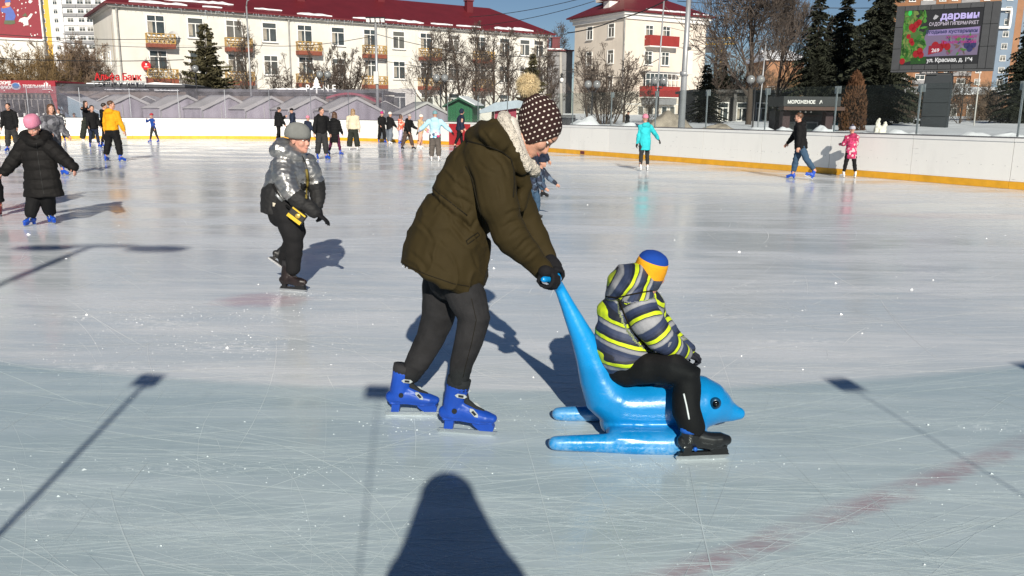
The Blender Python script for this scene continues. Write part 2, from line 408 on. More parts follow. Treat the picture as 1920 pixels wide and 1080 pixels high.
def glass_mat(name, tint, haze, hazecol):
    m = bpy.data.materials.new(name); m.use_nodes = True; nt = m.node_tree; nt.nodes.remove(nt.nodes['Principled BSDF']); out = nt.nodes['Material Output']
    tr = N(nt, 'ShaderNodeBsdfTransparent'); tr.inputs['Color'].default_value = rgb(tint)
    gl = N(nt, 'ShaderNodeBsdfGlossy'); gl.inputs['Roughness'].default_value = 0.04; gl.inputs['Color'].default_value = (0.9, 0.95, 0.95, 1)
    fr = N(nt, 'ShaderNodeFresnel'); fr.inputs['IOR'].default_value = 1.45
    m1 = N(nt, 'ShaderNodeMixShader'); ge = N(nt, 'ShaderNodeNewGeometry'); nt.links.new(math_n(nt, 'MULTIPLY', math_n(nt, 'MULTIPLY', fr.outputs[0], 0.55), math_n(nt, 'SUBTRACT', 1.0, ge.outputs['Backfacing'])), m1.inputs[0]); nt.links.new(tr.outputs[0], m1.inputs[1]); nt.links.new(gl.outputs[0], m1.inputs[2])
    df = N(nt, 'ShaderNodeBsdfDiffuse'); df.inputs['Color'].default_value = rgb(hazecol)
    tc = N(nt, 'ShaderNodeTexCoord'); f, _ = noise_n(nt, tc.outputs['Object'], 1.3, 6, 0.7)
    m2 = N(nt, 'ShaderNodeMixShader'); nt.links.new(maprange(nt, f, 0.3, 0.8, haze * 0.4, haze * 1.7), m2.inputs[0]); nt.links.new(m1.outputs[0], m2.inputs[1]); nt.links.new(df.outputs[0], m2.inputs[2])
    nt.links.new(m2.outputs[0], out.inputs['Surface']); return m
glass_r = glass_mat('acrylic_clear', (0.87, 0.895, 0.89), 0.007, (0.45, 0.47, 0.47))
glass_l = glass_mat('acrylic_hazy', (0.82, 0.82, 0.845), 0.13, (0.40, 0.38, 0.43))  # larger diffuse share mixed into the far end panes, patchy by noise
glass_n = glass_mat('acrylic_near', (0.83, 0.885, 0.885), 0.012, (0.4, 0.44, 0.44))
# resample the outline into equal panels
cum = np.concatenate([[0], np.cumsum(np.hypot(*np.diff(np.vstack([RINK, RINK[:1]]), axis=0).T))]); PER = cum[-1]
def on_rink(s):
    s = s % PER; i = int(np.searchsorted(cum, s, 'right') - 1); t = (s - cum[i]) / (cum[i + 1] - cum[i]); a = RINK[i % len(RINK)]; b = RINK[(i + 1) % len(RINK)]
    return a + (b - a) * t
NPAN = int(PER / 2.42)
def section(mb, s0, s1, n, o0, o1, z0, z1, mi=0):
    """a curved wall piece between outward offsets o0 and o1"""
    rows = []
    for k in range(n + 1):
        s = s0 + (s1 - s0) * k / n; p = on_rink(s); t = nrm(on_rink(s + 0.05) - on_rink(s - 0.05)); nn = np.array([t[1], -t[0]])
        a = p + nn * o0; b = p + nn * o1
        rows.append([(a[0], a[1], z0), (b[0], b[1], z0), (b[0], b[1], z1), (a[0], a[1], z1)])
    vs = [q for r in rows for q in r]; fs = [(0, 1, 2, 3), tuple(4 * n + i for i in (3, 2, 1, 0))]
    for k in range(n):
        for i in range(4):
            fs.append((4 * k + i, 4 * k + (i + 1) % 4, 4 * k + 4 + (i + 1) % 4, 4 * k + 4 + i))
    mb.add(vs, fs, mi)
BT = 1.10
boards = thing('rink_boards', 'white rink boards with a yellow kick strip and clear glass above, all round the ice', 'rink boards', (0, 0, 0))
near_posts = []
for i in range(NPAN):
    s0 = PER * i / NPAN; s1 = PER * (i + 1) / NPAN; mid = on_rink((s0 + s1) / 2)
    far_end = mid[0] < -5.5 and mid[1] > 34
    near = mid[1] < 6.5
    gtop = 2.72 if far_end else (2.62 if near else 2.33)
    n = 4
    mb = MB(); section(mb, s0 + 0.006, s1 - 0.006, n, 0.02, 0.09, 0.17, BT - 0.075); pn = mb.build('panel', white_m, boards)
    mb = MB()
    for k in range(9):
        s = s0 + (s1 - s0) * (k + 0.5) / 9; p = on_rink(s); t = nrm(on_rink(s + 0.05) - p); nn = np.array([t[1], -t[0]])
        for z in (0.50 + 0.012 * (k % 2),):
            c = p + nn * 0.0185; mb.box((c[0], c[1], z), (0.011, 0.004, 0.011), math.atan2(t[1], t[0]))
    mb.build('screw', screw_m, pn)['kind'] = 'stuff'
    mb = MB(); section(mb, s0 + 0.003, s1 - 0.003, n, 0.008, 0.075, 0.004, 0.165); mb.build('kick_strip', yellow_m, boards)
    mb = MB(); section(mb, s0 + 0.004, s1 - 0.004, n, 0.003, 0.12, BT - 0.07, BT); mb.build('top_rail', rail_m, boards)
    mb = MB(); section(mb, s0 + 0.002, s1 - 0.002, n, 0.001, 0.13, BT + 0.004, BT + 0.03); mb.build('glass_channel', dark_m, boards)
    mb = MB(); section(mb, s0 + (0.0004 if near else 0.008), s1 - (0.0004 if near else 0.008), n, 0.055, 0.067, BT + 0.03, gtop); mb.build('glass_pane', glass_l if far_end else (glass_n if near else glass_r), boards)
    p = on_rink(s0); t = nrm(on_rink(s0 + 0.05) - on_rink(s0 - 0.05)); nn = np.array([t[1], -t[0]]); c = p + nn * 0.10
    right_side = mid[0] > 2 and mid[1] > 12
    if not near or far_end:
        w = 0.035 if right_side else 0.03
        mb = MB(); mb.box((c[0], c[1], (BT + gtop) / 2), (w, 0.03, gtop - BT - 0.07), math.atan2(t[1], t[0]))
        po = mb.build('post', steel_m, boards)
        if right_side:
            mb = MB(); c2 = p + nn * 0.13; mb.box((c2[0], c2[1], gtop - 0.10), (0.19, 0.02, 0.19), math.atan2(t[1], t[0])); mb.build('plate', steel_m, po)
for x in (-1.43, -0.09, 2.60, 3.9):
    # posts of the near glass, each topped by a square plate; only their shadows reach the picture
    s = min(np.linspace(0, PER, 4000), key=lambda q: abs(on_rink(q)[0] - x) + (0 if on_rink(q)[1] < 3 else 99)); p = on_rink(s); t = nrm(on_rink(s + 0.05) - p); nn = np.array([t[1], -t[0]]); c = p + nn * 0.16; rz = math.atan2(t[1], t[0])
    mb = MB(); mb.box((c[0], c[1], 1.35), (.024 if x < -1 else (.004 if x < 0 else .007), 0.012, 2.6), rz); po = mb.build('post', steel_m, boards)
    mb = MB(); mb.box((c[0], c[1] - 0.035, 2.66), (0.15, 0.03, 0.10), rz); mb.build('plate', steel_m, po)

# a dark red hatch marker on the yellow strip and a red gate panel in the boards
red_m = mat('gate_red', (0.42, 0.02, 0.025), 0.5, var=0.1)
def s_near(u, v):
    gpt = ground(u, v)[:2]; q = np.linspace(0, PER, 6000); d = [np.hypot(*(on_rink(s) - gpt)) for s in q]; return q[int(np.argmin(d))]
sg = s_near(775, 275); mb = MB(); section(mb, sg - 0.85, sg + 0.85, 3, -0.006, 0.004, 0.02, BT - 0.08); o = mb.build('gate_panel', red_m, boards); o['label'] = 'red gate panel in the far boards'
sg = s_near(1053, 291); mb = MB(); section(mb, sg - 0.13, sg + 0.13, 2, -0.004, 0.007, 0.03, 0.14); o = mb.build('marker_plate', mat('marker', (0.12, 0.02, 0.03), 0.5), boards)
sg = s_near(229, 257); mb = MB(); section(mb, sg - 0.6, sg + 0.6, 3, -0.008, 0.001, 0.02, 0.9); o = mb.build('painted_shadow', mat('shadow_grey', (0.36, 0.37, 0.34), 0.6), boards)  # grey patch painted on the boards as a skater's cast shadow

# ------------------------------------------------------------------ cuts left by skate blades: hair-thin raised edges of scraped ice
def blade_cuts():
    mb = MB(); rs = np.random.RandomState(21)
    def cut(x, y, a, L, k, w):
        n = max(3, int(L / 0.22)); vs = []; fs = []; zz = .0004 + .0014 * rs.rand()
        for i in range(n + 1):
            t = i / n; s = (t - .5) * L; th = a + k * s; ww = w * (0.25 + 0.75 * math.sin(math.pi * min(1, max(0, t)) ) ** .5) * (0.6 + .6 * rs.rand())
            if i == 0: px, py = x, y
            else: px += math.cos(th) * L / n; py += math.sin(th) * L / n
            vs += [(px - math.sin(th) * ww, py + math.cos(th) * ww, zz), (px + math.sin(th) * ww, py - math.cos(th) * ww, zz)]
        for i in range(n): fs.append((2 * i, 2 * i + 1, 2 * i + 3, 2 * i + 2))
        mb.add(vs, fs)
    for i in range(4600):
        y = 2.0 + 17 * rs.rand() ** 1.7; x = (rs.rand() * 2 - 1.15) * (y * .68 + .3); r = rs.rand()
        a = rs.randn() * .16 + .05 if r < .6 else (rs.randn() * .35 - .35 if r < .85 else rs.rand() * 3.14)
        L = .25 + 1.9 * rs.rand() ** 2; k = rs.randn() * .10 if rs.rand() < .85 else rs.randn() * .5
        cut(x, y, a, L, k, (.0006 + .0016 * rs.rand() ** 2.5) * (1 + y * .07))
    for i in range(110):
        y = 2.2 + 9 * rs.rand() ** 1.4; x = (rs.rand() * 2 - 1.2) * y * .66; a = rs.randn() * .3; L = 1.2 + 2.2 * rs.rand(); k = rs.randn() * .16
        for q in range(2): cut(x + .012 * rs.randn(), y + .03 * q, a + .01 * rs.randn(), L * (.7 + .3 * rs.rand()), k, .0010 + .0012 * rs.rand())
    for u, v, a, L, k, w in ((60, 830, -.13, 2.4, -.02, .0028), (330, 690, -.30, 1.6, .12, .0022), (250, 880, -.16, 2.0, .16, .0035), (700, 890, -.22, 2.2, .1, .0016), (1330, 865, -.03, 2.6, -.02, .0016), (1180, 870, .10, .9, .2, .002), (0, 740, .03, 1.8, .02, .0016), (390, 620, -.28, 1.4, .05, .0035), (120, 985, -.08, 1.6, 0, .0018), (620, 540, -.42, 1.6, .1, .005), (1500, 560, .06, 2.2, .05, .003), (560, 600, -.2, 1.5, .1, .003)):
        c = ground(u, v); cut(c[0], c[1], a, L, k, w)
    o = mb.build('blade_cuts', mat('cut_frost', (.76, .79, .81), .6, var=.1, vscale=9), fix=False); tag(o, 'thin white skate blade cuts crossing the rink ice', kind='stuff')
blade_cuts()
# ------------------------------------------------------------------ loose snow scraped up by the blades
mb = MB(); rs = np.random.RandomState(3)
def crumb(x, y, r):
    k = len(mb.v); a = rs.rand() * 6.28; q = [0.6 + 0.8 * rs.rand() for _ in range(5)]
    vs = [(x + math.cos(a + i * 2.09) * r * q[i] * 1.3, y + math.sin(a + i * 2.09) * r * q[i], 0.0005) for i in range(3)] + [(x + r * 0.2 * (q[4] - 1), y, r * 0.9 * q[3])]
    mb.add(vs, [(0, 1, 3), (1, 2, 3), (2, 0, 3)])
clusters = [(ground(u, v), sx, sy, n) for u, v, sx, sy, n in ((300, 600, .5, .25, 260), (420, 650, .5, .18, 260), (180, 690, .4, .2, 120), (60, 960, .3, .2, 120), (330, 880, .5, .08, 90), (700, 880, .4, .06, 60), (1400, 560, .5, .3, 90), (1450, 600, .6, .4, 70), (1120, 1000, .4, .1, 60), (1880, 920, .3, .2, 80), (1880, 800, .3, .15, 90), (620, 1000, .3, .1, 50), (480, 590, .8, .15, 140), (900, 790, .3, .1, 90), (780, 800, .25, .06, 80), (1320, 870, .3, .04, 60), (560, 550, .2, .05, 70))]
for c, sx, sy, n in clusters:
    for _ in range(n):
        crumb(c[0] + rs.randn() * sx, c[1] + rs.randn() * sy, 0.0013 + 0.0032 * rs.rand() ** 3)
for _ in range(260):
    y = 2.2 + 16 * rs.rand() ** 1.6; x = (rs.rand() * 2 - 1) * y * 0.66
    crumb(x, y, (0.0016 + 0.0045 * rs.rand() ** 4) * (1 + y * 0.05))
for _ in range(14):
    y = 2.4 + 11 * rs.rand(); x = (rs.rand() * 2 - 1) * y * 0.64; crumb(x, y, 0.010 + 0.012 * rs.rand() ** 2)
cr = mb.build('snow_crumbs', mat('crumb_snow', (0.86, 0.88, 0.9), 0.6, var=0), fix=False); tag(cr, 'white crumbs of scraped snow scattered over the rink ice', kind='stuff')
S = dict
# ------------------------------------------------------------------ trees
bark_m = mat('bark_grey_brown', (0.065, 0.048, 0.036), 0.9, var=0.35, vscale=4, bump=0.5, bscale=14)
twig_m = mat('twigs_brown', (0.17, 0.118, 0.080), 0.9, var=0.3, vscale=2)
twig_y = mat('twigs_ochre', (0.19, 0.125, 0.055), 0.9, var=0.3, vscale=2)
twig_d = mat('twigs_dark', (0.080, 0.062, 0.050), 0.9, var=0.3, vscale=2)
def bare_tree(seed, stems=1, n1=11, n2=7, n3=5, n4=3, spread=0.9, up=0.55, fork=0.25, rad=0.022):
    """unit height; returns trunk and crown builders"""
    rs = np.random.RandomState(seed); tr, cr = MB(), MB()
    def branch(mb, p, d, L, r, seg, sides, wob, lift):
        pts = [p]; dd = d
        for i in range(seg):
            dd = nrm(dd + rs.randn(3) * wob + Z * lift); pts.append(pts[-1] + dd * L / seg)
        rr = [max(0.0014, r * (1 - 0.78 * i / seg)) for i in range(seg + 1)]; mb.tube(pts, rr, sides, cap=False); return pts, rr
    def child(pts, rr, t):
        i = min(int(t * (len(pts) - 1)), len(pts) - 2); f = t * (len(pts) - 1) - i; return pts[i] + (pts[i + 1] - pts[i]) * f, nrm(pts[i + 1] - pts[i]), rr[i] + (rr[i + 1] - rr[i]) * f
    def out_dir(d, ang):
        q = nrm(np.cross(d, rs.randn(3))); return nrm(d * math.cos(ang) + q * math.sin(ang))
    for s in range(stems):
        a = rs.rand() * 6.28; d0 = nrm(Z + (0 if stems == 1 else (0.28 + 0.25 * rs.rand())) * np.array([math.cos(a), math.sin(a), 0]) + 0.04 * rs.randn(3))
        Ht = 0.92 if stems == 1 else 0.62 + 0.3 * rs.rand()
        pts, rr = branch(tr, np.array([0.02 * rs.randn() * (stems > 1), 0.02 * rs.randn() * (stems > 1), -0.02]), d0, Ht, rad * (1 if stems == 1 else 0.6), 8, 6, 0.05, 0.06)
        for k in range(n1):
            t = fork + (0.97 - fork) * (k + rs.rand() * 0.7) / n1; p, d, r = child(pts, rr, t); L1 = (0.46 * (1 - t) + 0.16) * spread * (0.75 + 0.5 * rs.rand())
            p1, r1 = branch(cr, p, out_dir(d, 0.55 + 0.5 * rs.rand()), L1, r * 0.55, 5, 4, 0.12, 0.10 * up * 2)
            for k2 in range(n2):
                t2 = 0.18 + 0.8 * (k2 + rs.rand()) / n2; p_, d_, r_ = child(p1, r1, min(t2, .99)); L2 = L1 * (0.5 * (1 - t2) + 0.24) * (0.7 + 0.6 * rs.rand())
                p2, r2 = branch(cr, p_, out_dir(d_, 0.5 + 0.5 * rs.rand()), L2, r_ * 0.6, 3, 3, 0.16, 0.10)
                for k3 in range(n3):
                    q, e, w = child(p2, r2, 0.2 + 0.79 * rs.rand()); L3 = L2 * (0.35 + 0.4 * rs.rand()); p3, r3 = branch(cr, q, out_dir(e, 0.4 + 0.5 * rs.rand()), L3, w * 0.7, 2, 3, 0.18, 0.10)
                    for k4 in range(n4):
                        q, e, w = child(p3, r3, 0.3 + 0.69 * rs.rand()); branch(cr, q, out_dir(e, 0.4 + 0.5 * rs.rand()), L3 * (0.4 + 0.4 * rs.rand()), w * 0.75, 1, 3, 0.1, 0.1)
    return tr, cr
TREES = {}
def tree_mesh(key, bark, tw, **kw):
    if key not in TREES:
        a, b = bare_tree(**kw); TREES[key] = (a.mesh('trunk', bark, True, fix=False), b.mesh('crown', tw, False, fix=False))
    return TREES[key]
def place_tree(key, name, label, u, Y, vtop, bark, tw, rz=0.0, wide=1.0, group='bare trees beyond the rink', zb=-0.1, **kw):
    p = P(u, 200, Y); h = P(u, vtop, Y)[2] - zb; a, b = tree_mesh(key, bark, tw, **kw)
    t = thing(name, label, 'tree', (p[0], p[1], zb), rz, group); t.scale = (h * wide, h * wide, h)
    link('trunk', a, t); link('crown', b, t); return t
M1 = S(seed=11, n1=20, n2=7, n3=4, n4=2, spread=0.52, fork=0.20, up=0.9, rad=0.016)
M2 = S(seed=12, n1=18, n2=7, n3=4, n4=2, spread=0.62, fork=0.24, up=0.9, rad=0.017)
M3 = S(seed=13, stems=14, n1=8, n2=5, n3=3, n4=2, spread=0.36, fork=0.25, rad=0.014)
M4 = S(seed=14, n1=16, n2=9, n3=6, n4=4, spread=0.95, fork=0.25, rad=0.021)
M5 = S(seed=15, stems=13, n1=8, n2=6, n3=4, n4=3, spread=0.55, fork=0.12, rad=0.012)
bt_ = 'bare_tree'
place_tree('m5y', bt_, 'bushy bare willow with ochre twigs in front of the red winter banner', 42, 57, 52, bark_m, twig_y, 0.3, 0.95, **M5)
place_tree('m5y', bt_, 'bare ochre shrub tree between the red banner and the brown thicket', 108, 66, 62, bark_m, twig_y, 1.9, 0.85, **M5)
place_tree('m5', bt_, 'dense brown bare tree beside the left gable of the long cream building', 150, 74, 34, bark_m, twig_m, 2.6, 0.85, **M5)
place_tree('m5', bt_, 'second dense brown bare tree close to the gable wall of the long cream building', 178, 78, 44, bark_m, twig_m, 0.9, 0.75, **M5)
place_tree('m3', bt_, 'small many stemmed bare tree right of the burgundy bank panel', 334, 70, 74, bark_m, twig_d, 0.2, 0.9, **M3)
place_tree('m1', bt_, 'slim bare tree between the dark pine and the first downpipe of the long building', 466, 74, 26, bark_m, twig_d, 1.0, 0.8, **M1)
place_tree('m3', bt_, 'low many stemmed bare tree right of the first downpipe of the long building', 540, 70, 76, bark_m, twig_d, 2.1, 0.9, **M3)
place_tree('m3b', bt_, 'large many stemmed bare tree fanning out in front of the middle of the long building', 640, 66, 40, bark_m, twig_d, 0.4, 0.95, **S(seed=23, stems=17, n1=9, n2=5, n3=4, n4=2, spread=0.36, fork=0.25, rad=0.016))
for i, (u, Y, vt, k, rz, lb) in enumerate(((797, 78, 46, 'm2', 0.0, 'bare tree left of the twin globe lamp in front of the long building'), (838, 82, 58, 'm1', 1.1, 'slim bare tree behind the right twin globe lamp before the long building'), (868, 76, 44, 'm2', 2.0, 'bare tree rising above the green hut'), (894, 72, 30, 'm1', 3.0, 'tall dark bare tree right of the green hut'), (922, 80, 52, 'm2', 4.0, 'bare tree between the green hut and the fur pompom of the woman'), (950, 74, 42, 'm1', 5.0, 'bare tree just left of the fur pompom of the woman'), (1012, 84, 50, 'm2', 0.7, 'bare tree at the right end of the long building above the dotted hat'), (1034, 80, 88, 'm1', 2.4, 'small bare tree between the dotted hat and the grey wing wall'))):
    place_tree(k, bt_, lb, u, Y, vt, bark_m, twig_d, rz, 1.0, **(M1 if k == 'm1' else M2))
place_tree('m2', bt_, 'small pollarded bare tree at the left corner of the four storey building', 1104, 70, 84, bark_m, twig_m, 1.3, 1.1, **M2)
place_tree('m3', bt_, 'forked bare tree on the snow before the corner of the four storey building', 1134, 60, 52, bark_m, twig_m, 1.7, 0.95, **M3)
place_tree('m2', bt_, 'low bare tree left of the red balconies of the four storey building', 1172, 66, 100, bark_m, twig_d, 0.3, 1.2, **M2)
place_tree('m1', bt_, 'thin bare sapling under the lower red balcony', 1218, 64, 150, bark_m, twig_m, 2.2, 1.0, **M1)
place_tree('m4', bt_, 'huge dark bare tree spreading right of the tall grey pole', 1408, 56, -75, bark_m, twig_d, 0.6, 0.95, **M4)
place_tree('m4', bt_, 'tall dark bare tree between the huge bare tree and the spruces', 1452, 66, -30, bark_m, twig_d, 2.9, 0.7, **M4)
place_tree('m1', bt_, 'slender bare tree against the sky right of the four storey building', 1340, 70, 48, bark_m, twig_d, 1.6, 1.0, **M1)
place_tree('m5', bt_, 'brown bushy bare tree behind the trunk of the huge bare tree', 1375, 78, 92, bark_m, twig_m, 2.0, 0.95, **M5)
place_tree('m5', bt_, 'brown bushy bare tree behind the pair of globe lamps on the right', 1440, 84, 100, bark_m, twig_m, 0.5, 1.1, **M5)
place_tree('m5y', bt_, 'ochre bushy bare tree at the foot of the spruces', 1495, 88, 112, bark_m, twig_y, 0.9, 1.0, **M5)
for i, (u, Y, vt, lb) in enumerate(((682, 150, 6, 'bare treetop behind the roof of the long building left of its middle'), (938, 160, 22, 'bare treetop behind the right part of the long roof'), (975, 165, 38, 'lower bare treetop behind the right end of the long roof'), (1030, 160, 40, 'bare treetop between the long roof and the red chimneys'))):
    place_tree('m2', bt_, lb, u, Y, vt, bark_m, twig_m, i * 1.7, 0.9, **M2)
for i, (u, Y, vt, lb) in enumerate(((1685, 62, 150, 'young bare tree left of the screen pillar near the white snow figure'), (1708, 70, 140, 'young bare tree behind the left edge of the screen pillar'), (1728, 80, 138, 'young bare tree half behind the screen pillar'), (1775, 66, 120, 'bare tree right behind the screen pillar'), (1800, 58, 128, 'dark bare tree between the screen pillar and the thin wire mast'), (1842, 72, 132, 'bare tree right of the thin wire mast'), (1868, 64, 140, 'small bare tree in the snowy park below the right corner of the screen'), (1895, 80, 130, 'bare tree at the far right behind the last glass post'))):
    place_tree(('m1', 'm2', 'm5')[i % 3], bt_, lb, u, Y, vt, bark_m, twig_m, i * 0.9, 1.0, group='bare trees in the snowy park', **((M1, M2, M5)[i % 3]))
# conifers
needle_m = mat('spruce_needles', (0.019, 0.023, 0.011), 0.85, var=0.45, vscale=1.6)
needle_b = mat('pine_needles_dry', (0.075, 0.066, 0.030), 0.85, var=0.4, vscale=2)
thuja_m = mat('thuja_brown', (0.085, 0.036, 0.013), 0.9, var=0.45, vscale=3)
def spruce(seed, base_w=0.20, bottom=0.06, droop=0.5, dens=1.0, frond=1.0):
    rs = np.random.RandomState(seed); tr, cr = MB(), MB()
    tr.tube([(0, 0, -0.02), (0, 0, 0.5), (0, 0, 0.98)], [0.016, 0.010, 0.002], 6)
    z = bottom
    while z < 0.985:
        L0 = base_w * (1 - z) ** 0.85 * (0.8 + 0.35 * rs.rand()) + 0.008; nb = int((6 + 6 * (1 - z)) * dens)
        for k in range(nb):
            a = 2 * math.pi * (k + rs.rand()) / nb; L = L0 * (0.40 + 0.8 * rs.rand() ** 0.8)
            if rs.rand() < .14: continue
            d = np.array([math.cos(a), math.sin(a), 0]); s = np.array([-d[1], d[0], 0]); p0 = np.array([0, 0, z + 0.01 * rs.randn()])
            tip = d * L + Z * (-droop * L * (0.5 + 0.6 * rs.rand()) + 0.12 * L); mid = p0 + d * L * 0.5 + Z * 0.02 * L; n = max(3, int(L / 0.016))
            for i in range(n):
                t = (i + 0.6) / n; q = (1 - t) ** 2 * p0 + 2 * t * (1 - t) * mid + t * t * (p0 + tip); w = (0.026 + 0.014 * rs.rand()) * (1.15 - 0.65 * t) * frond; sd_ = (1 if i % 2 else -1)
                for sg_ in (sd_, -sd_ if rs.rand() < 0.6 else sd_):
                    e = q + s * sg_ * w * (0.7 + 0.5 * rs.rand()) + d * w * 0.5 - Z * w * (0.35 + 0.55 * rs.rand()); h = q + d * w * 0.55 - Z * w * 0.15 * rs.rand(); b_ = q - Z * w * (0.4 + 0.3 * rs.rand()) + s * sg_ * w * 0.25
                    k0 = len(cr.v); cr.add([q, h, e, b_], [(0, 1, 2), (0, 2, 3)])
        z += 0.017 + 0.012 * rs.rand()
    return tr, cr
def place_conifer(key, name, label, u, Y, vtop, nm, rz=0.0, wide=1.0, zb=-0.1, group='conifers beyond the rink', **kw):
    if key not in TREES:
        a, b = spruce(**kw); TREES[key] = (a.mesh('trunk', bark_m, True, fix=False), b.mesh('crown', nm, False, fix=False))
    a, b = TREES[key]; p = P(u, 200, Y); h = P(u, vtop, Y)[2] - zb; t = thing(name, label, 'tree', (p[0], p[1], zb), rz, group); t.scale = (h * wide, h * wide, h); link('trunk', a, t); link('crown', b, t)
C1, C2 = S(seed=31, base_w=0.29, dens=1.05, frond=1.2), S(seed=32, base_w=0.26, droop=0.7, dens=1.05, frond=1.2)
place_conifer('c1', 'spruce_tree', 'tall dark spruce behind the ice cream kiosk, leftmost of the three by the screen', 1522, 62, -16, needle_m, 0.2, 1.0, **C1)
place_conifer('c2', 'spruce_tree', 'slender dark spruce in the middle of the three left of the screen', 1572, 64, -22, needle_m, 1.2, 1.05, **C2)
place_conifer('c1', 'spruce_tree', 'largest dark spruce standing right behind the left edge of the screen', 1640, 58, -95, needle_m, 2.4, 1.0, **C1)
place_conifer('c2', 'spruce_tree', 'dark spruce behind the brown thuja', 1598, 70, 40, needle_m, 0.4, 1.25, **C2)
place_conifer('c1', 'spruce_tree', 'dark spruce filling the gap between the two slimmer spruces left of the screen', 1548, 72, 30, needle_m, 0.7, 1.3, **C1)
place_conifer('c2', 'spruce_tree', 'dark spruce behind the largest one close to the left edge of the screen', 1618, 74, 10, needle_m, 2.0, 1.25, **C2)
place_conifer('c1', 'spruce_tree', 'dark spruce at the right edge beyond the last glass panes', 1912, 60, 34, needle_m, 0.9, 1.15, **C1)
place_conifer('c2', 'spruce_tree', 'broad low spruce below the screen left of its pillar', 1668, 66, 130, needle_m, 2.9, 1.9, **C2)
place_conifer('c1', 'spruce_tree', 'low dark spruce dusted with snow right of the tall grey pole', 1322, 64, 120, needle_m, 1.9, 1.35, **C1)
place_conifer('c1', 'spruce_tree', 'dark spruce behind the trunk of the huge bare tree', 1352, 74, 96, needle_m, 2.9, 1.1, **C1)
place_conifer('p1', 'pine_tree', 'olive green young pine in front of the left half of the long building', 393, 68, 38, needle_b, 0.5, 1.0, seed=33, base_w=0.40, bottom=0.04, droop=0.05, dens=0.7, frond=1.5)
place_conifer('p1', 'pine_tree', 'olive green young pine behind the fur pompom of the woman', 997, 76, 96, needle_b, 2.2, 0.9, seed=33)
def column_shrub(seed):
    rs = np.random.RandomState(seed); cr = MB(); tr = MB(); tr.tube([(0, 0, -0.02), (0, 0, 0.5)], [0.02, 0.012], 6)
    for _ in range(3800):
        z = rs.rand() ** 0.9; a = rs.rand() * 6.28; w = 0.20 * min(1, (1 - z) * 2.6) ** 0.6 * min(1, z * 6 + .35) * (0.6 + 0.5 * rs.rand() ** 0.5); q = np.array([math.cos(a) * w, math.sin(a) * w, z]); d = nrm(q * [1, 1, 0] + rs.randn(3) * .5 + Z * 0.9); s = nrm(np.cross(d, rs.randn(3))); L = 0.045 * (0.6 + rs.rand())
        cr.add([q - s * L * .3, q + s * L * .3, q + d * L], [(0, 1, 2)])
    return tr, cr
a, b = column_shrub(4); p = P(1601, 200, 42); h = P(1601, 134, 42)[2]; t = thing('thuja', 'tall brown columnar thuja beside the ice cream kiosk', 'thuja', (p[0], p[1], -.1)); t.scale = (h * .74, h * .74, h); a.build('trunk', bark_m, t); b.build('crown', thuja_m, t, fix=False)

# ------------------------------------------------------------------ buildings
def plaster_mat(name, base, stain):
    m = mat(name, base, 0.88, var=0.06, vscale=0.5, bump=0.08, bscale=6, detail=8); nt = m.node_tree; b = nt.nodes['Principled BSDF']; src = b.inputs['Base Color'].links[0].from_socket; tc = N(nt, 'ShaderNodeTexCoord')
    f, _ = noise_n(nt, mapping(nt, tc.outputs['Object'], 0, (1.3, 1.3, .16)), 1.0, 5, .65); g_, _ = noise_n(nt, tc.outputs['Object'], .35, 4, .6); col = mixc(nt, math_n(nt, 'MULTIPLY', maprange(nt, f, .52, .78), .30), src, stain); col = mixc(nt, math_n(nt, 'MULTIPLY', maprange(nt, g_, .5, .75), .22), col, stain); nt.links.new(col, b.inputs['Base Color']); return m
cream_m = plaster_mat('plaster_cream', (0.60, 0.58, 0.525), (.40, .37, .31))
cream2_m = plaster_mat('plaster_pinkish', (0.61, 0.545, 0.465), (.42, .35, .29))
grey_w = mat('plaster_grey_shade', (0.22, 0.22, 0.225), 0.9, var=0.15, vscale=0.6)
roof_m = mat('roof_red_metal', (0.115, 0.010, 0.015), 0.55, var=0.12, vscale=0.5)
white_t = mat('trim_white', (0.74, 0.72, 0.68), 0.6, var=0.06)
frame_m = mat('window_frame_white', (0.72, 0.71, 0.68), 0.5, var=0.04)
pane_m = mat('window_glass_dark', (0.045, 0.055, 0.058), 0.08, var=0.6, vscale=0.9, spec=0.6)
def vary(m, lo, hi):
    nt = m.node_tree; b = nt.nodes['Principled BSDF']; src = b.inputs['Base Color'].links[0].from_socket; oi = N(nt, 'ShaderNodeObjectInfo'); col = mixc(nt, maprange(nt, oi.outputs['Random'], 0.35, 1.0), src, hi); nt.links.new(col, b.inputs['Base Color'])
vary(pane_m, None, (0.13, 0.125, 0.11))
curt_m = mat('curtain_dull', (0.30, 0.27, 0.22), 0.8, var=0.3, vscale=2); vary(curt_m, None, (0.06, 0.06, 0.06))
lattice_m = mat('balcony_ochre', (0.36, 0.22, 0.055), 0.7, var=0.3, vscale=3)
brownb_m = mat('balcony_brown', (0.20, 0.055, 0.030), 0.8, var=0.25, vscale=2)
redb_m = mat('balcony_red', (0.24, 0.022, 0.018), 0.6, var=0.1, vscale=1.5)
roofsnow_m = mat('roof_snow', (0.80, 0.81, 0.83), 0.7, var=0.05, bump=0.4, bscale=3)
WIN = {}
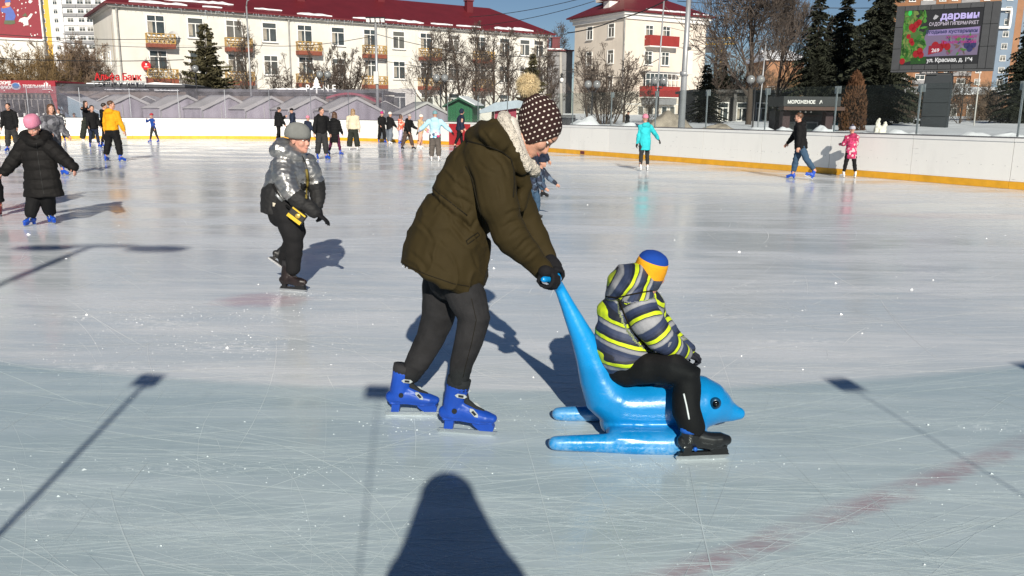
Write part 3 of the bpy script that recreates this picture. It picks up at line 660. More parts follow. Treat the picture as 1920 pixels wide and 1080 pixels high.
def window_mesh(w, h, style):
    k = (round(w, 2), round(h, 2), style)
    if k not in WIN:
        f = MB(); t = 0.09
        f.box((0, 0, h / 2 - t / 2), (w, .14, t)); f.box((0, 0, -h / 2 + t / 2), (w, .14, t)); f.box((-w / 2 + t / 2, 0, 0), (t, .14, h - 2 * t)); f.box((w / 2 - t / 2, 0, 0), (t, .14, h - 2 * t))
        zt = h / 2 - h * 0.30
        if style != 'plain':
            f.box((0, 0.01, zt), (w - 2 * t, .10, t * 0.9)); f.box((0, 0.014, (zt - t * .45 - h / 2 + t) / 2), (t, .09, zt - t * .45 + h / 2 - t))
            if style == 'cross': f.box((0, 0.014, (zt + t * .45 + h / 2 - t) / 2), (t * .8, .09, h / 2 - t - zt - t * .45))
        f.box((0, -0.10, -h / 2 - 0.04), (w + .16, .22, .06))
        p = MB(); p.box((0, .03, 0), (w - .1, .03, h - .1))
        c = MB(); rs = np.random.RandomState(int(w * 100 + h * 10))
        c.box((-w * .3, .012, -h * .08), (w * .24, .006, h * .6)); 
        WIN[k] = (f.mesh('window', frame_m), p.mesh('pane', pane_m), c.mesh('curtain', curt_m))
    return WIN[k]
def add_window(parent, loc, rz, w, h, style='tee', curtain=True):
    f, p, c = window_mesh(w, h, style); o = link('window', f, parent, loc, (0, 0, rz)); link('pane', p, o)
    if curtain: link('curtain', c, o)
    return o
def facade_frame(A, B):
    A = np.array(A, float); B = np.array(B, float); d = nrm(B - A); n = np.array([-d[1], d[0]])
    def hit(u, v):
        r = ray(u, v); # solve A + d*x = cam + r*t in the ground plan
        M = np.array([[d[0], -r[0]], [d[1], -r[1]]]); x, t = np.linalg.solve(M, -A); return x, CH + r[2] * t
    return A, d, n, float(np.hypot(*(B - A))), math.atan2(d[1], d[0]), hit
def hip_roof(mb, x0, x1, y0, y1, z, rise, hip):
    ym = (y0 + y1) / 2; t = 0.16
    vs = [(x0, y0, z), (x1, y0, z), (x1, y1, z), (x0, y1, z), (x0 + hip, ym, z + rise), (x1 - hip, ym, z + rise), (x0, y0, z - t), (x1, y0, z - t), (x1, y1, z - t), (x0, y1, z - t)]
    mb.add(vs, [(0, 1, 5, 4), (1, 2, 5), (2, 3, 4, 5), (3, 0, 4), (0, 6, 7, 1), (1, 7, 8, 2), (2, 8, 9, 3), (3, 9, 6, 0), (6, 9, 8, 7)])
def snow_patch(parent, x0, x1, yf, rise_fn, seed):
    """an irregular sheet of snow lying on the roof slope: yf = distance up the slope"""
    rs = np.random.RandomState(seed); n = max(5, int((x1 - x0) / 0.5)); lo, hi = [], []
    for i in range(n + 1):
        x = x0 + (x1 - x0) * i / n; e = min(1, i / 1.5, (n - i) / 1.5 + .05); w = .48 * yf[1] * (0.35 + 0.75 * rs.rand()) * max(.12, e); lo.append((x, yf[0] + .15 * rs.rand())); hi.append((x, yf[0] + w + .12))
    vs = []
    for (x, y) in lo: vs.append((x, y, rise_fn(y) + .015))
    for (x, y) in hi: vs.append((x, y, rise_fn(y) + .015))
    for (x, y) in lo: vs.append((x, y, rise_fn(y) + .12))
    for (x, y) in hi: vs.append((x, y, rise_fn(y) + .10))
    m = n + 1; fs = []
    for i in range(n): fs += [(2 * m + i, 2 * m + i + 1, 3 * m + i + 1, 3 * m + i), (i, i + 1, 2 * m + i + 1, 2 * m + i), (m + i, 3 * m + i, 3 * m + i + 1, m + i + 1)]
    mb = MB(); mb.add(vs, fs); mb.build('roof_snow', roofsnow_m, parent)
# --- long three storey building
A, d, n, LEN, rz, hit = facade_frame((-39.5, 85.0), (4.4, 114.0))
lb = thing('apartment_building', 'long three storey cream building with red metal roof and ochre lattice balconies', 'building', (A[0], A[1], 0), rz)
DEP, EAV = 14.0, 11.45
mb = MB(); mb.box((LEN / 2, DEP / 2, EAV / 2 - .3), (LEN, DEP, EAV + .6)); wall = mb.build('wall', cream_m, lb)
mb = MB(); hip_roof(mb, -.8, LEN + .8, -.8, DEP + .8, EAV + .36, 3.6, 5.5); roof = mb.build('roof', roof_m, lb)
mb = MB(); mb.box((LEN / 2, DEP / 2, EAV + .08), (LEN + .9, DEP + .9, .22)); mb.build('cornice', mat('cornice_grey', (0.40, 0.39, 0.36), .8, var=.1), lb)
mb = MB(); mb.box((LEN / 2, -.012, 8.15), (LEN - .1, .02, .12)); mb.box((LEN / 2, -.012, 4.7), (LEN - .1, .02, .14)); mb.build('string_course', cream_m, lb)
rise = lambda y: EAV + .36 + (y + .8) / (DEP / 2 + .8) * 3.6
for i, (x0, x1, y0, w) in enumerate(((1.5, 7, -.6, 1.0), (5, 12, .6, 1.2), (8.5, 10.5, -.5, .5), (14, 17, 0.0, .5), (18.5, 22.5, -.6, .8), (25, 28, -.6, .7), (28, 31, -.5, .6), (30.5, 34, -.7, 1.4), (35, 38, -.6, .6), (38.5, 42, -.6, .6), (44, 50, -.6, 1.6))): snow_patch(roof, x0, x1, (y0, w), rise, i)
for x, y in ((20.5, 4.0), (31.5, 6.2), (43.5, 5.0)):
    mb = MB(); mb.box((x, y, rise(y) + .5), (.9, .7, 1.5)); mb.box((x, y, rise(y) + 1.32), (1.1, .9, .14)); mb.build('chimney', roof_m, roof)
cols = [(293, 1), (367, 0), (439, 1), (505, 0), (571, 1), (633, 0), (694, 1), (747, 0), (799, 1), (850, 0), (900, 1), (946, 0), (984, 0), (1010, 0)]
def balcony(parent, x, z, w, mlat, mbase, lattice=True, depth=.95, hgt=.95, solid=None):
    mb = MB(); mb.box((x, -depth / 2 - .01, z - .22), (w, depth, .42)); b = mb.build('balcony', mbase, parent)
    mb = MB(); z0, z1 = z + .0, z + hgt
    if lattice:
        mb.box((x, -depth, z1), (w + .06, .07, .08)); mb.box((x, -depth, z0 + .06), (w, .05, .07))
        k = max(3, int(w / .42))
        for i in range(k):
            xa = x - w / 2 + w * i / k; xb = xa + w / k; a = math.atan2(hgt - .1, w / k); L = math.hypot(hgt - .1, w / k)
            for s in (-1, 1):
                Mx = np.array(Matrix.Rotation(-s * a, 3, 'Y')); mb.box(((xa + xb) / 2, -depth + .01 * s, (z0 + z1) / 2), (L, .03, .055), M=Mx)
            mb.box((xb, -depth, (z0 + z1) / 2), (.06, .06, hgt))
        for s in (-1, 1):
            mb.box((x + s * (w / 2 - .03), -depth / 2, z1), (.06, depth - .1, .08))
            for j in range(3): mb.box((x + s * (w / 2 - .03), -depth * (j + .5) / 3.2, (z0 + z1) / 2), (.05, .05, hgt - .06))
        mb.build('railing', mlat, b)
    return b
for u, bal in cols:
    x, _ = hit(u, 60)
    if x > LEN - 1: continue
    w = 1.62 if not bal else 1.75
    add_window(lb, (x, -.02, 9.9), 0, w, 2.05, 'cross' if bal else 'tee'); add_window(lb, (x, -.02, 6.45), 0, w, 2.1, 'cross'); add_window(lb, (x, -.02, 2.9), 0, w, 2.0, 'tee')
    if bal: balcony(lb, x + .25, 7.75 + .35, 2.7, lattice_m, brownb_m); balcony(lb, x + .2, 4.35 + .3, 2.9, lattice_m, brownb_m)
for i, u in enumerate((235, 542, 724)):
    x, _ = hit(u, 80) if u > 240 else (0.35, 0); mb = MB(); mb.tube([(x, -.14, EAV + .15), (x, -.14, EAV - .3), (x, -.12, EAV - .6), (x, -.12, .5)], [.11, .11, .085, .085], 8); mb.box((x, -.14, EAV), (.34, .3, .3)); mb.build('downpipe', mat('zinc_pipe', (.26, .255, .24), .5, var=.2), lb)
for y in (4.0, 9.5): add_window(lb, (-.02, y, 6.45), -math.pi / 2, 1.4, 2.0, 'tee')
for i, (y, z0, z1, w) in enumerate(((1.2, 6.2, 10.2, .28), (8.6, 6.9, 8.6, .35), (5.5, 6.4, 7.6, .22), (12.5, 6.6, 8.2, .4), (-99, 0, 0, 0))):
    if y < 0: continue
    mb = MB(); mb.prism([(y - w / 2, z0), (y + w / 2, z0 + .3), (y + w * .2, z1), (y - w * .25, z1 - .2)], -.006, .0 - .004, lambda a, c, t: (t, a, c)); mb.build('damp_stain', mat('stain_ochre', (.36, .25, .08), .9, var=.4, vscale=2), wall)
# bank panel, ladder of icicles, dish, round sign
xs_, zs_ = hit(302, 149); mb = MB(); mb.box((xs_, -.25, 4.25), (2.9, .5, 1.05)); mb.build('bank_panel', mat('panel_burgundy', (.075, .008, .016), .5), lb)
mb = MB(); mb.box((xs_, -.25, 4.83), (3.1, .6, .08)); mb.build('panel_snow', roofsnow_m, lb)
xs_, zs_ = hit(272, 123); sg = thing('round_sign', 'round red sign hanging on the long cream building above the bank', 'sign', tuple(np.append(A + d * xs_ - n * .55, zs_)), rz)
mb = MB(); mb.tube([(0, -.06, 0), (0, .06, 0)], [.45, .45], 20, up=(0, 0, 1)); mb.build('disc', mat('sign_red', (.55, .02, .025), .4), sg); mb = MB(); mb.tube([(0, .06, 0), (0, .5, .0)], [.03, .03], 6, up=(0, 0, 1)); mb.build('bracket', steel_m, sg)
mb = MB(); mb.box((0, -.068, .1), (.16, .01, .2)); mb.box((0, -.068, -.14), (.4, .01, .05)); mb.build('emblem', white_t, sg)
xs_, zs_ = hit(322, 68); ds = thing('satellite_dish', 'round satellite dish on the wall of the long cream building beside the upper left balcony', 'satellite dish', tuple(np.append(A + d * xs_ - n * .5, zs_)), rz)
mb = MB(); vs = [(0, 0.12, 0)]; 
for i in range(1, 5):
    for j in range(16): r_ = .55 * i / 4; vs.append((r_ * math.cos(j * math.pi / 8), .12 - .16 * (i / 4) ** 2, r_ * math.sin(j * math.pi / 8)))
fs = [(0, 1 + j, 1 + (j + 1) % 16) for j in range(16)] + [(1 + i * 16 + j, 1 + i * 16 + (j + 1) % 16, 17 + i * 16 + (j + 1) % 16, 17 + i * 16 + j) for i in range(3) for j in range(16)]
mb.add(vs, fs); o = mb.build('dish', mat('dish_grey', (.5, .5, .48), .5), ds, True); sol = o.modifiers.new('t', 'SOLIDIFY'); sol.thickness = .02
mb = MB(); mb.tube([(0, .12, 0), (0, .5, -.1)], [.03, .03], 6); mb.tube([(0, .0, -.5), (0, -.4, -.05)], [.015, .015], 5); mb.build('arm', steel_m, ds)
mb = MB(); rs = np.random.RandomState(2)
for x in np.arange(.4, LEN, .33):
    if rs.rand() < .75:
        L = .12 + .4 * rs.rand() ** 2; mb.tube([(x + .1 * rs.randn(), -.78, EAV + .2), (x, -.78, EAV + .2 - L)], [.025, .004], 4)
o = mb.build('icicles', mat('icicle', (.6, .65, .7), .15, var=0), lb, fix=False); o['kind'] = 'stuff'
# --- four storey building on the right
A2, d2, n2, L2, rz2, hit2 = facade_frame((14.1, 110.0), (26.0, 117.0))
fb_ = thing('apartment_building', 'four storey pinkish cream building with red balconies and red hipped roof', 'building', (A2[0], A2[1], 0), rz2)
D2, E2 = 11.2, 13.7
mb = MB(); mb.box((L2 / 2, D2 / 2, E2 / 2 - .3), (L2, D2, E2 + .6)); mb.build('wall', cream2_m, fb_)
mb = MB(); mb.box((L2 / 2, D2 / 2, E2 + .0), (L2 + .5, D2 + .5, .5)); mb.box((L2 / 2, D2 / 2, E2 + .40), (L2 + 1.1, D2 + 1.1, .28)); mb.build('cornice', white_t, fb_)
mb = MB(); hip_roof(mb, -.9, L2 + .9, -.9, D2 + .9, E2 + .74, 2.9, 5.0); rf = mb.build('roof', roof_m, fb_)
rise2 = lambda y: E2 + .74 + (y + .9) / (D2 / 2 + .9) * 2.9
for i, (x0, x1, y0, w) in enumerate(((3, 10.5, -.5, .8), (10.8, 12, -.7, .4), (12.6, 13.6, -.7, .4))): snow_patch(rf, x0, x1, (y0, w), rise2, 40 + i)
mb = MB(); mb.box((1.2, 4.6, E2 + 1.9), (1.6, 1.3, 1.1)); mb.build('dormer', white_t, rf); mb = MB(); mb.add([(-.3, 3.8, E2 + 2.4), (2.1, 3.8, E2 + 2.4), (2.1, 5.4, E2 + 2.4), (-.3, 5.4, E2 + 2.4), (.9, 4.6, E2 + 3.0)], [(0, 1, 4), (1, 2, 4), (2, 3, 4), (3, 0, 4), (3, 2, 1, 0)]); mb.build('dormer_roof', roof_m, rf)
mb = MB(); mb.box((3.2, 6.2, E2 + 4.1), (4.6, 3.0, 3.2)); mb.build('roof_tower', cream2_m, rf)
for u in (1217, 1249):
    x, _ = hit2(u, 60)
    for z, h in ((12.0, 1.75), (8.75, 1.75), (5.5, 1.75)): add_window(fb_, (x, -.02, z), 0, 1.35, h, 'cross')
xb, _ = hit2(1236, 80)
def red_balcony(z, w, h):
    mb = MB(); mb.box((xb, -.55, z), (w, 1.1, .18)); b = mb.build('balcony', white_t, fb_); mb = MB(); mb.box((xb, -1.1, z + h / 2 + .05), (w + .06, .06, h)); mb.box((xb - w / 2, -.55, z + h / 2 + .05), (.06, 1.04, h)); mb.box((xb + w / 2, -.55, z + h / 2 + .05), (.06, 1.04, h)); mb.build('railing_panel', redb_m, b); return b
red_balcony(10.2, 4.9, 1.3); lowb = red_balcony(3.75, 5.9, 1.35)
mb = MB()
for k in range(9): mb.box((xb - 2.9 + 5.8 * k / 8, -1.1, 5.95), (.07, .05, 1.6))
mb.box((xb, -1.1, 6.78), (5.9, .08, .1)); mb.box((xb, -1.1, 5.98), (5.8, .04, .06)); mb.build('glazing_frame', frame_m, lowb); mb = MB(); mb.box((xb - 1.0, -1.07, 5.95), (3.6, .02, 1.55)); mb.build('glazing', pane_m, lowb)
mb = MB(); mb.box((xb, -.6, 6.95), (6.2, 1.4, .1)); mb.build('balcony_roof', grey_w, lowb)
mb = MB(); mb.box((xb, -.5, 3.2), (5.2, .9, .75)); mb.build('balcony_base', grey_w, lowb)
for u in (1201, 1219, 1245, 1260, 1283): x, _ = hit2(u, 205); add_window(fb_, (x, -.02, 1.5), 0, 1.0, 2.2, 'plain', False)
for x, z in ((3.6, 12.2), (8.4, 12.2), (3.6, 8.9), (8.4, 8.9), (3.6, 5.6), (8.4, 5.6)): add_window(fb_, (-.02, x - .8, z), -math.pi / 2, 1.4, 1.75, 'tee')
add_window(fb_, (-.02, 7.6, 1.8), -math.pi / 2, 1.6, 2.4, 'plain', False)
mb = MB()
for (x, y) in ((-.08, -.08), (L2 + .1, .1)): mb.tube([(x, y, E2 - .3), (x, y, .4)], [.09, .09], 8)
mb.build('downpipe', mat('zinc_pipe', (.3, .3, .3)), fb_)
mb = MB(); mb.box((L2 / 2, -.012, 2.85), (L2 - .1, .03, .16)); mb.build('string_course', white_t, fb_)
# wing between the two buildings; its shade is put into the dark wall colours
p = P(1046, 160, 126); wing = thing('house_wing', 'grey shaded wing with two red chimneys between the long building and the four storey one', 'building', (p[0], p[1], 0), R(10))
mb = MB(); mb.box((0.2, 3, 5.2), (3.6, 7, 10.6)); mb.build('wall', grey_w, wing); mb = MB(); mb.box((-1.6, 4, 5.0), (3.2, 7, 10.0)); mb.build('wing_wall', mat('plaster_shaded', (.15, .145, .14), .9), wing)
mb = MB(); mb.box((0, 3, 10.58), (4.3, 7.6, .18)); mb.build('roof', roof_m, wing); mb = MB(); mb.box((-.4, 1.2, 10.75), (3.2, 3.6, .2)); mb.build('roof_snow', roofsnow_m, wing)
for x in (-1.7, 0.0): mb = MB(); mb.box((x, 2.2, 11.6), (1.15, 1.0, 1.8)); mb.box((x, 2.2, 12.56), (1.4, 1.2, .16)); mb.build('chimney', roof_m, wing)
# --- tall blocks far behind
def tower(name, label, uL, uR, Y, vtop, zb, strips, fl, rz=0.0, dep=16):
    xl, xr = P(uL, 100, Y)[0], P(uR, 100, Y)[0]; top = P((uL + uR) / 2, vtop, Y)[2]; t = thing(name, label, 'apartment tower', ((xl + xr) / 2, Y, 0), rz); w = xr - xl
    x = -w / 2
    for k, (fr, mm, kind) in enumerate(strips):
        sw = fr * w; mb = MB(); mb.box((x + sw / 2, dep / 2 + (.5 if kind == 'loggia' else 0), top / 2), (sw - .02, dep, top)); mb.build('wall_strip', mm, t); nf = int((top - zb) / fl)
        for i in range(nf):
            z = zb + fl * (i + .55)
            if kind == 'win':
                for q in (.3, .7) if sw > 5 else (.5,): add_window(t, (x + sw * q, -.03, z), 0, 1.5, 1.5, 'tee', False)
            elif kind == 'loggia':
                for j in range(max(1, int(sw / 2.6))):
                    add_window(t, (x + sw * (j + .5) / max(1, int(sw / 2.6)), .42, z + .25), 0, 2.2, 1.45, 'cross', False)
                mb = MB(); mb.box((x + sw / 2, .2, z - 1.05), (sw - .1, .6, 1.0)); mb.build('balcony_parapet', [grey_w, white_t, grey_w][i % 3], t)
        x += sw
    mb = MB(); mb.box((0, dep / 2, top + .3), (w + .4, dep + .4, .6)); mb.build('roof', mat('roof_grey', (.2, .2, .2), .9), t); return t
ylw = mat('facade_yellow', (.60, .36, .06), .85, var=.08); wht = mat('facade_white', (.62, .62, .62), .85, var=.06); orb = mat('brick_orange', (.27, .14, .075), .9, var=.12, vscale=.4); blu = mat('facade_blue_grey', (.15, .20, .26), .8, var=.1, vscale=.3); brn = mat('brick_brown', (.20, .095, .045), .9, var=.12, vscale=.4)
tower('apartment_tower', 'tall white and yellow apartment tower behind the left end of the long building', 76, 262, 300, -70, 9, ((.13, ylw, 'win'), (.13, wht, 'win'), (.14, wht, 'loggia'), (.16, wht, 'loggia'), (.12, wht, 'loggia'), (.12, wht, 'win'), (.2, ylw, 'win')), 3.0)
tower('apartment_tower', 'brown brick apartment tower behind the left edge of the advertising screen', 1668, 1764, 210, -60, 3, ((.5, brn, 'win'), (.28, orb, 'loggia'), (.22, brn, 'win')), 3.1, R(-12))
tw = tower('apartment_tower', 'tall blue grey and orange apartment tower right of the advertising screen', 1772, 2010, 230, -80, 3, ((.10, orb, 'win'), (.14, orb, 'loggia'), (.10, orb, 'win'), (.06, orb, 'plain'), (.12, blu, 'win'), (.05, orb, 'plain'), (.14, blu, 'win'), (.08, orb, 'win'), (.21, blu, 'loggia')), 3.1, R(-6))
p = P(1886, 34, 229); mb = MB(); x0 = p[0] - tw.location.x; z0 = p[2]
mb.box((x0, -.6, z0 + 2.3), (3.3, .8, .6)); mb.box((x0, -.6, z0 - 2.3), (3.3, .8, .6)); mb.box((x0 - 1.5, -.6, z0), (.5, .8, 4.0)); mb.box((x0 + 1.5, -.6, z0), (.5, .8, 4.0)); mb.build('balcony_frame', frame_m, tw)
def low_block(name, label, uL, uR, Y, vtop, wm, rm, rz=0, dep=8, roofpitch=0, wins=0, cat='building'):
    xl, xr = P(uL, 190, Y)[0], P(uR, 190, Y)[0]; top = P((uL + uR) / 2, vtop, Y)[2]; w = xr - xl; t = thing(name, label, cat, ((xl + xr) / 2, Y, 0), rz)
    mb = MB(); mb.box((0, dep / 2, top / 2 - .1), (w, dep, top)); mb.build('wall', wm, t)
    mb = MB()
    if roofpitch: hip_roof(mb, -w / 2 - .5, w / 2 + .5, -.5, dep + .5, top + .06, roofpitch, w * .2)
    else: mb.box((0, dep / 2 - .2, top + .03), (w + .6, dep + .8, .22))
    mb.build('roof', rm, t)
    for i in range(wins): add_window(t, (-w / 2 + w * (i + .5) / wins, -.03, top * .52), 0, min(1.5, w / wins * .6), 1.6, 'tee')
    return t, w, top
low_block('brick_house', 'low orange brick house half hidden behind the bare trees left of the spruces', 1432, 1502, 120, 112, orb, roofsnow_m, 0, 10, 1.6, 3)
low_block('brick_house', 'long low brown building behind the snowy park under the advertising screen', 1690, 1960, 112, 176, brn, roofsnow_m, R(-4), 10, 1.0, 7)
bl, w_, tp_ = low_block('park_pavilion', 'long dark grey pavilion behind the glass right of the tall grey pole', 1302, 1482, 72, 172, mat('pavilion_grey', (.085, .08, .072), .8, var=.15), mat('pavilion_roof', (.12, .115, .11), .8), 0, 7, 0, 5, 'pavilion')
mb = MB()
for k in range(6): mb.box((-w_ / 2 + w_ * k / 5, -.7, tp_ / 2 - .1), (.25, .25, tp_ - .15))
mb.build('columns', mat('pavilion_roof', (0, 0, 0)), bl)
# left building with the red winter banner
Yb = 88.0; xr = P(80, 60, Yb)[0]; RB = R(27); bn = thing('shop_building', 'pale building at the left edge carrying a huge red winter banner', 'building', (xr, Yb, 0), RB)
mb = MB(); mb.box((-9, 5, 8.0), (18, 10, 16.4)); mb.build('wall', cream_m, bn); mb = MB(); mb.tube([(.06, -.1, 16.0), (.06, -.1, .5)], [.1, .1], 8); mb.build('downpipe', mat('zinc_pipe', (.3, .3, .3)), bn)
for i in range(3): add_window(bn, (-14.5 + i * 5.4, -.02, 4.2), 0, 1.6, 1.8, 'tee')
dB = np.array([math.cos(RB), math.sin(RB)])
def px2(u, v):
    r = ray(u, v); x, t = np.linalg.solve(np.array([[dB[0], -r[0]], [dB[1], -r[1]]]), -np.array([xr, Yb - .16])); return x, CH + r[2] * t
zt_, zb_ = 15.4, px2(40, 72)[1]; ban = thing('winter_banner', 'huge red banner with a winter figure in a blue coat and a white hare', 'banner', (xr + .14 * dB[1], Yb - .14 * dB[0], 0), RB)
xe = px2(75, 40)[0]
mb = MB(); mb.box((xe - 9, 0, (zt_ + zb_) / 2), (18.0, .06, zt_ - zb_)); mb.build('banner_cloth', mat('banner_red', (.20, .008, .02), .6, var=.08), ban)
mb = MB(); mb.box((xe - 9, -.02, zb_ - .08), (18.2, .12, .16)); mb.box((xe + .06, -.02, (zt_ + zb_) / 2), (.12, .12, zt_ - zb_)); mb.build('banner_frame', white_t, ban)
def blob2(name, m, poly, dy, parent=ban):
    mb = MB(); mb.prism([px2(u, v) for u, v in poly], -dy - .012, -dy, lambda a, c, t: (a, t, c)); return mb.build(name, m, parent)
def disc(u, v, ru, rv=None, k=12): rv = rv or ru; return [(u + ru * math.cos(2 * math.pi * i / k), v + rv * math.sin(2 * math.pi * i / k)) for i in range(k)]
pb = mat('print_blue', (.06, .10, .34), .6); pg_ = mat('print_green', (.07, .09, .04), .6); ps_ = mat('print_skin', (.55, .32, .24), .6); po_ = mat('print_orange', (.5, .12, .03), .6); pw = mat('print_white', (.62, .60, .58), .6)
blob2('printed_coat', pb, [(9, 12), (17, 11), (24, 20), (28, 30), (25, 38), (8, 38), (9, 25), (0, 22), (0, 15)], .04); blob2('printed_boots', pg_, [(7, 38), (26, 38), (27, 44), (19, 46), (6, 45)], .045); blob2('printed_scarf', po_, [(2, 12), (16, 9), (17, 13), (3, 16)], .055); blob2('printed_face', ps_, disc(13, 7, 5), .06); blob2('printed_cap', pb, [(7, 5), (19, 4), (17, -1), (9, -1)], .065)
blob2('printed_hare', pw, [(36, 35), (44, 32), (50, 33), (56, 25), (60, 26), (57, 32), (51, 38), (52, 47), (44, 48), (40, 40), (33, 41)], .04); blob2('printed_hare_cap', pg_, [(40, 30), (46, 24), (50, 31)], .05)
rs = np.random.RandomState(8)
for k in range(26): u, v = rs.rand() * 72 + 1, rs.rand() * 68; blob2('printed_snowflake', pw, disc(u, v, .7 + 1.1 * rs.rand(), None, 8), .03)
blob2('printed_snowflake', pw, disc(55, 3, 3.2), .035)
# ------------------------------------------------------------------ people: shared pieces
skin_m = mat('skin', (0.50, 0.27, 0.19), 0.5, var=0.10, vscale=18, sss=0.06, spec=0.35)
skin2_m = mat('skin_cool', (0.53, 0.27, 0.20), 0.5, var=0.08, vscale=20, sss=0.06, spec=0.35)
lip_m = mat('lips', (0.42, 0.13, 0.12), 0.4)
eye_w = mat('eye_white', (0.75, 0.73, 0.70), 0.25, var=0)
eye_d = mat('iris_dark', (0.03, 0.02, 0.015), 0.15, var=0)
hair_dk = mat('hair_dark', (0.022, 0.014, 0.010), 0.5, var=0.35, vscale=40)
hair_br = mat('hair_brown', (0.085, 0.042, 0.022), 0.5, var=0.35, vscale=40)
hair_bl = mat('hair_blond', (0.27, 0.17, 0.085), 0.5, var=0.3, vscale=40)
blade_m = mat('blade_steel', (0.62, 0.63, 0.64), 0.28, metal=0.9, var=0.1)
blue_boot = mat('boot_blue', (0.012, 0.068, 0.42), 0.42, var=0.15, vscale=9, spec=0.45, bump=0.05, bscale=40)
black_boot = mat('boot_black', (0.014, 0.014, 0.015), 0.42, var=0.2)
white_boot = mat('boot_white', (0.72, 0.71, 0.69), 0.45, var=0.08)
red_boot = mat('boot_red', (0.30, 0.02, 0.02), 0.45, var=0.1)
liner_m = mat('boot_liner', (0.015, 0.015, 0.017), 0.85)
def cloth(name, col, rough=0.8, var=0.16, vscale=6, bump=0.25, bscale=180, **k): return mat(name, col, rough, var=var, vscale=vscale, bump=bump, bscale=bscale, spec=0.18, **k)
black_cl = cloth('cloth_black', (0.0075, 0.0075, 0.0082)); char_cl = cloth('cloth_charcoal', (0.030, 0.030, 0.031)); navy_cl = cloth('cloth_navy', (0.016, 0.022, 0.042))
Z = np.array([0, 0, 1.0])

def head_shape(mb, c, f, up, s, n=16):
    f = nrm(f); up = nrm(up - np.dot(up, f) * f); r = np.cross(f, up); c = np.asarray(c)
    p = lambda a, b, d: c + f * a * s + up * b * s + r * d * s
    e = lambda a, b, d, ra, rb, rd: mb.ell(p(a, b, d), [r * rd * s, f * ra * s, up * rb * s], n, n // 2 + 2)
    e(-0.04, 0.12, 0, 0.41, 0.385, 0.325)
    e(0.07, -0.16, 0, 0.305, 0.33, 0.265)
    e(0.20, -0.33, 0, 0.17, 0.13, 0.17)
    e(0.285, -0.405, 0, 0.085, 0.075, 0.09)
    for q in (-1, 1):
        e(0.21, -0.12, 0.155 * q, 0.15, 0.135, 0.125)
        e(0.305, 0.065, 0.12 * q, 0.075, 0.04, 0.12)
        e(-0.02, -0.04, 0.325 * q, 0.085, 0.12, 0.035)
        e(0.37, -0.165, 0.045 * q, 0.05, 0.035, 0.04)
    e(0.26, 0.14, 0, 0.12, 0.16, 0.2)
    mb.tube([p(0.33, 0.06, 0), p(0.375, -0.04, 0), p(0.42, -0.13, 0)], [0.038 * s, 0.046 * s, 0.056 * s], 8, up=r, roundcap=True)
    mb.tube([p(0.33, -0.255, -0.085), p(0.385, -0.25, 0), p(0.33, -0.255, 0.085)], [0.022 * s, 0.035 * s, 0.022 * s], 8, up=up, roundcap=True)
    mb.tube([p(0.32, -0.305, -0.075), p(0.37, -0.305, 0), p(0.32, -0.305, 0.075)], [0.022 * s, 0.036 * s, 0.022 * s], 8, up=up, roundcap=True)
def face_bits(parent, origin, c, f, up, s, hair=None, closed=False):
    f = nrm(f); up = nrm(up - np.dot(up, f) * f); r = np.cross(f, up)
    p = lambda a, b, d: np.asarray(c) + f * a * s + up * b * s + r * d * s
    for q in (-1, 1):
        if closed:
            mb = MB(); mb.tube([p(0.345, 0.0, 0.07 * q), p(0.345, -0.03, 0.135 * q), p(0.30, -0.01, 0.205 * q)], [0.006 * s, 0.011 * s, 0.006 * s], 6, up=up); mb.build('eyelash', eye_d, parent, True, origin)
        mb = MB(); mb.ell(p(0.285 if closed else 0.305, 0.005, 0.135 * q), [r * 0.062 * s, f * 0.05 * s, up * 0.036 * s], 10, 8); e = mb.build('eye', eye_w, parent, True, origin)
        mb = MB(); mb.ell(p(0.30 if closed else 0.335, 0.003, 0.135 * q), [r * 0.03 * s, f * 0.025 * s, up * 0.03 * s], 8, 6); mb.build('iris', eye_d, e, True, origin)
        mb = MB(); mb.tube([p(0.345, 0.095, 0.06 * q), p(0.352, 0.12, 0.13 * q), p(0.30, 0.105, 0.21 * q)], [0.012 * s, 0.018 * s, 0.009 * s], 6, up=up); mb.build('eyebrow', hair or hair_br, parent, True, origin)
    mb = MB(); mb.tube([p(0.345, -0.27, -0.10), p(0.405, -0.279, -0.04), p(0.412, -0.28, 0), p(0.405, -0.279, 0.04), p(0.345, -0.27, 0.10)], [0.008 * s, 0.017 * s, 0.018 * s, 0.017 * s, 0.008 * s], 6, up=up); mb.build('mouth', lip_m, parent, True, origin)

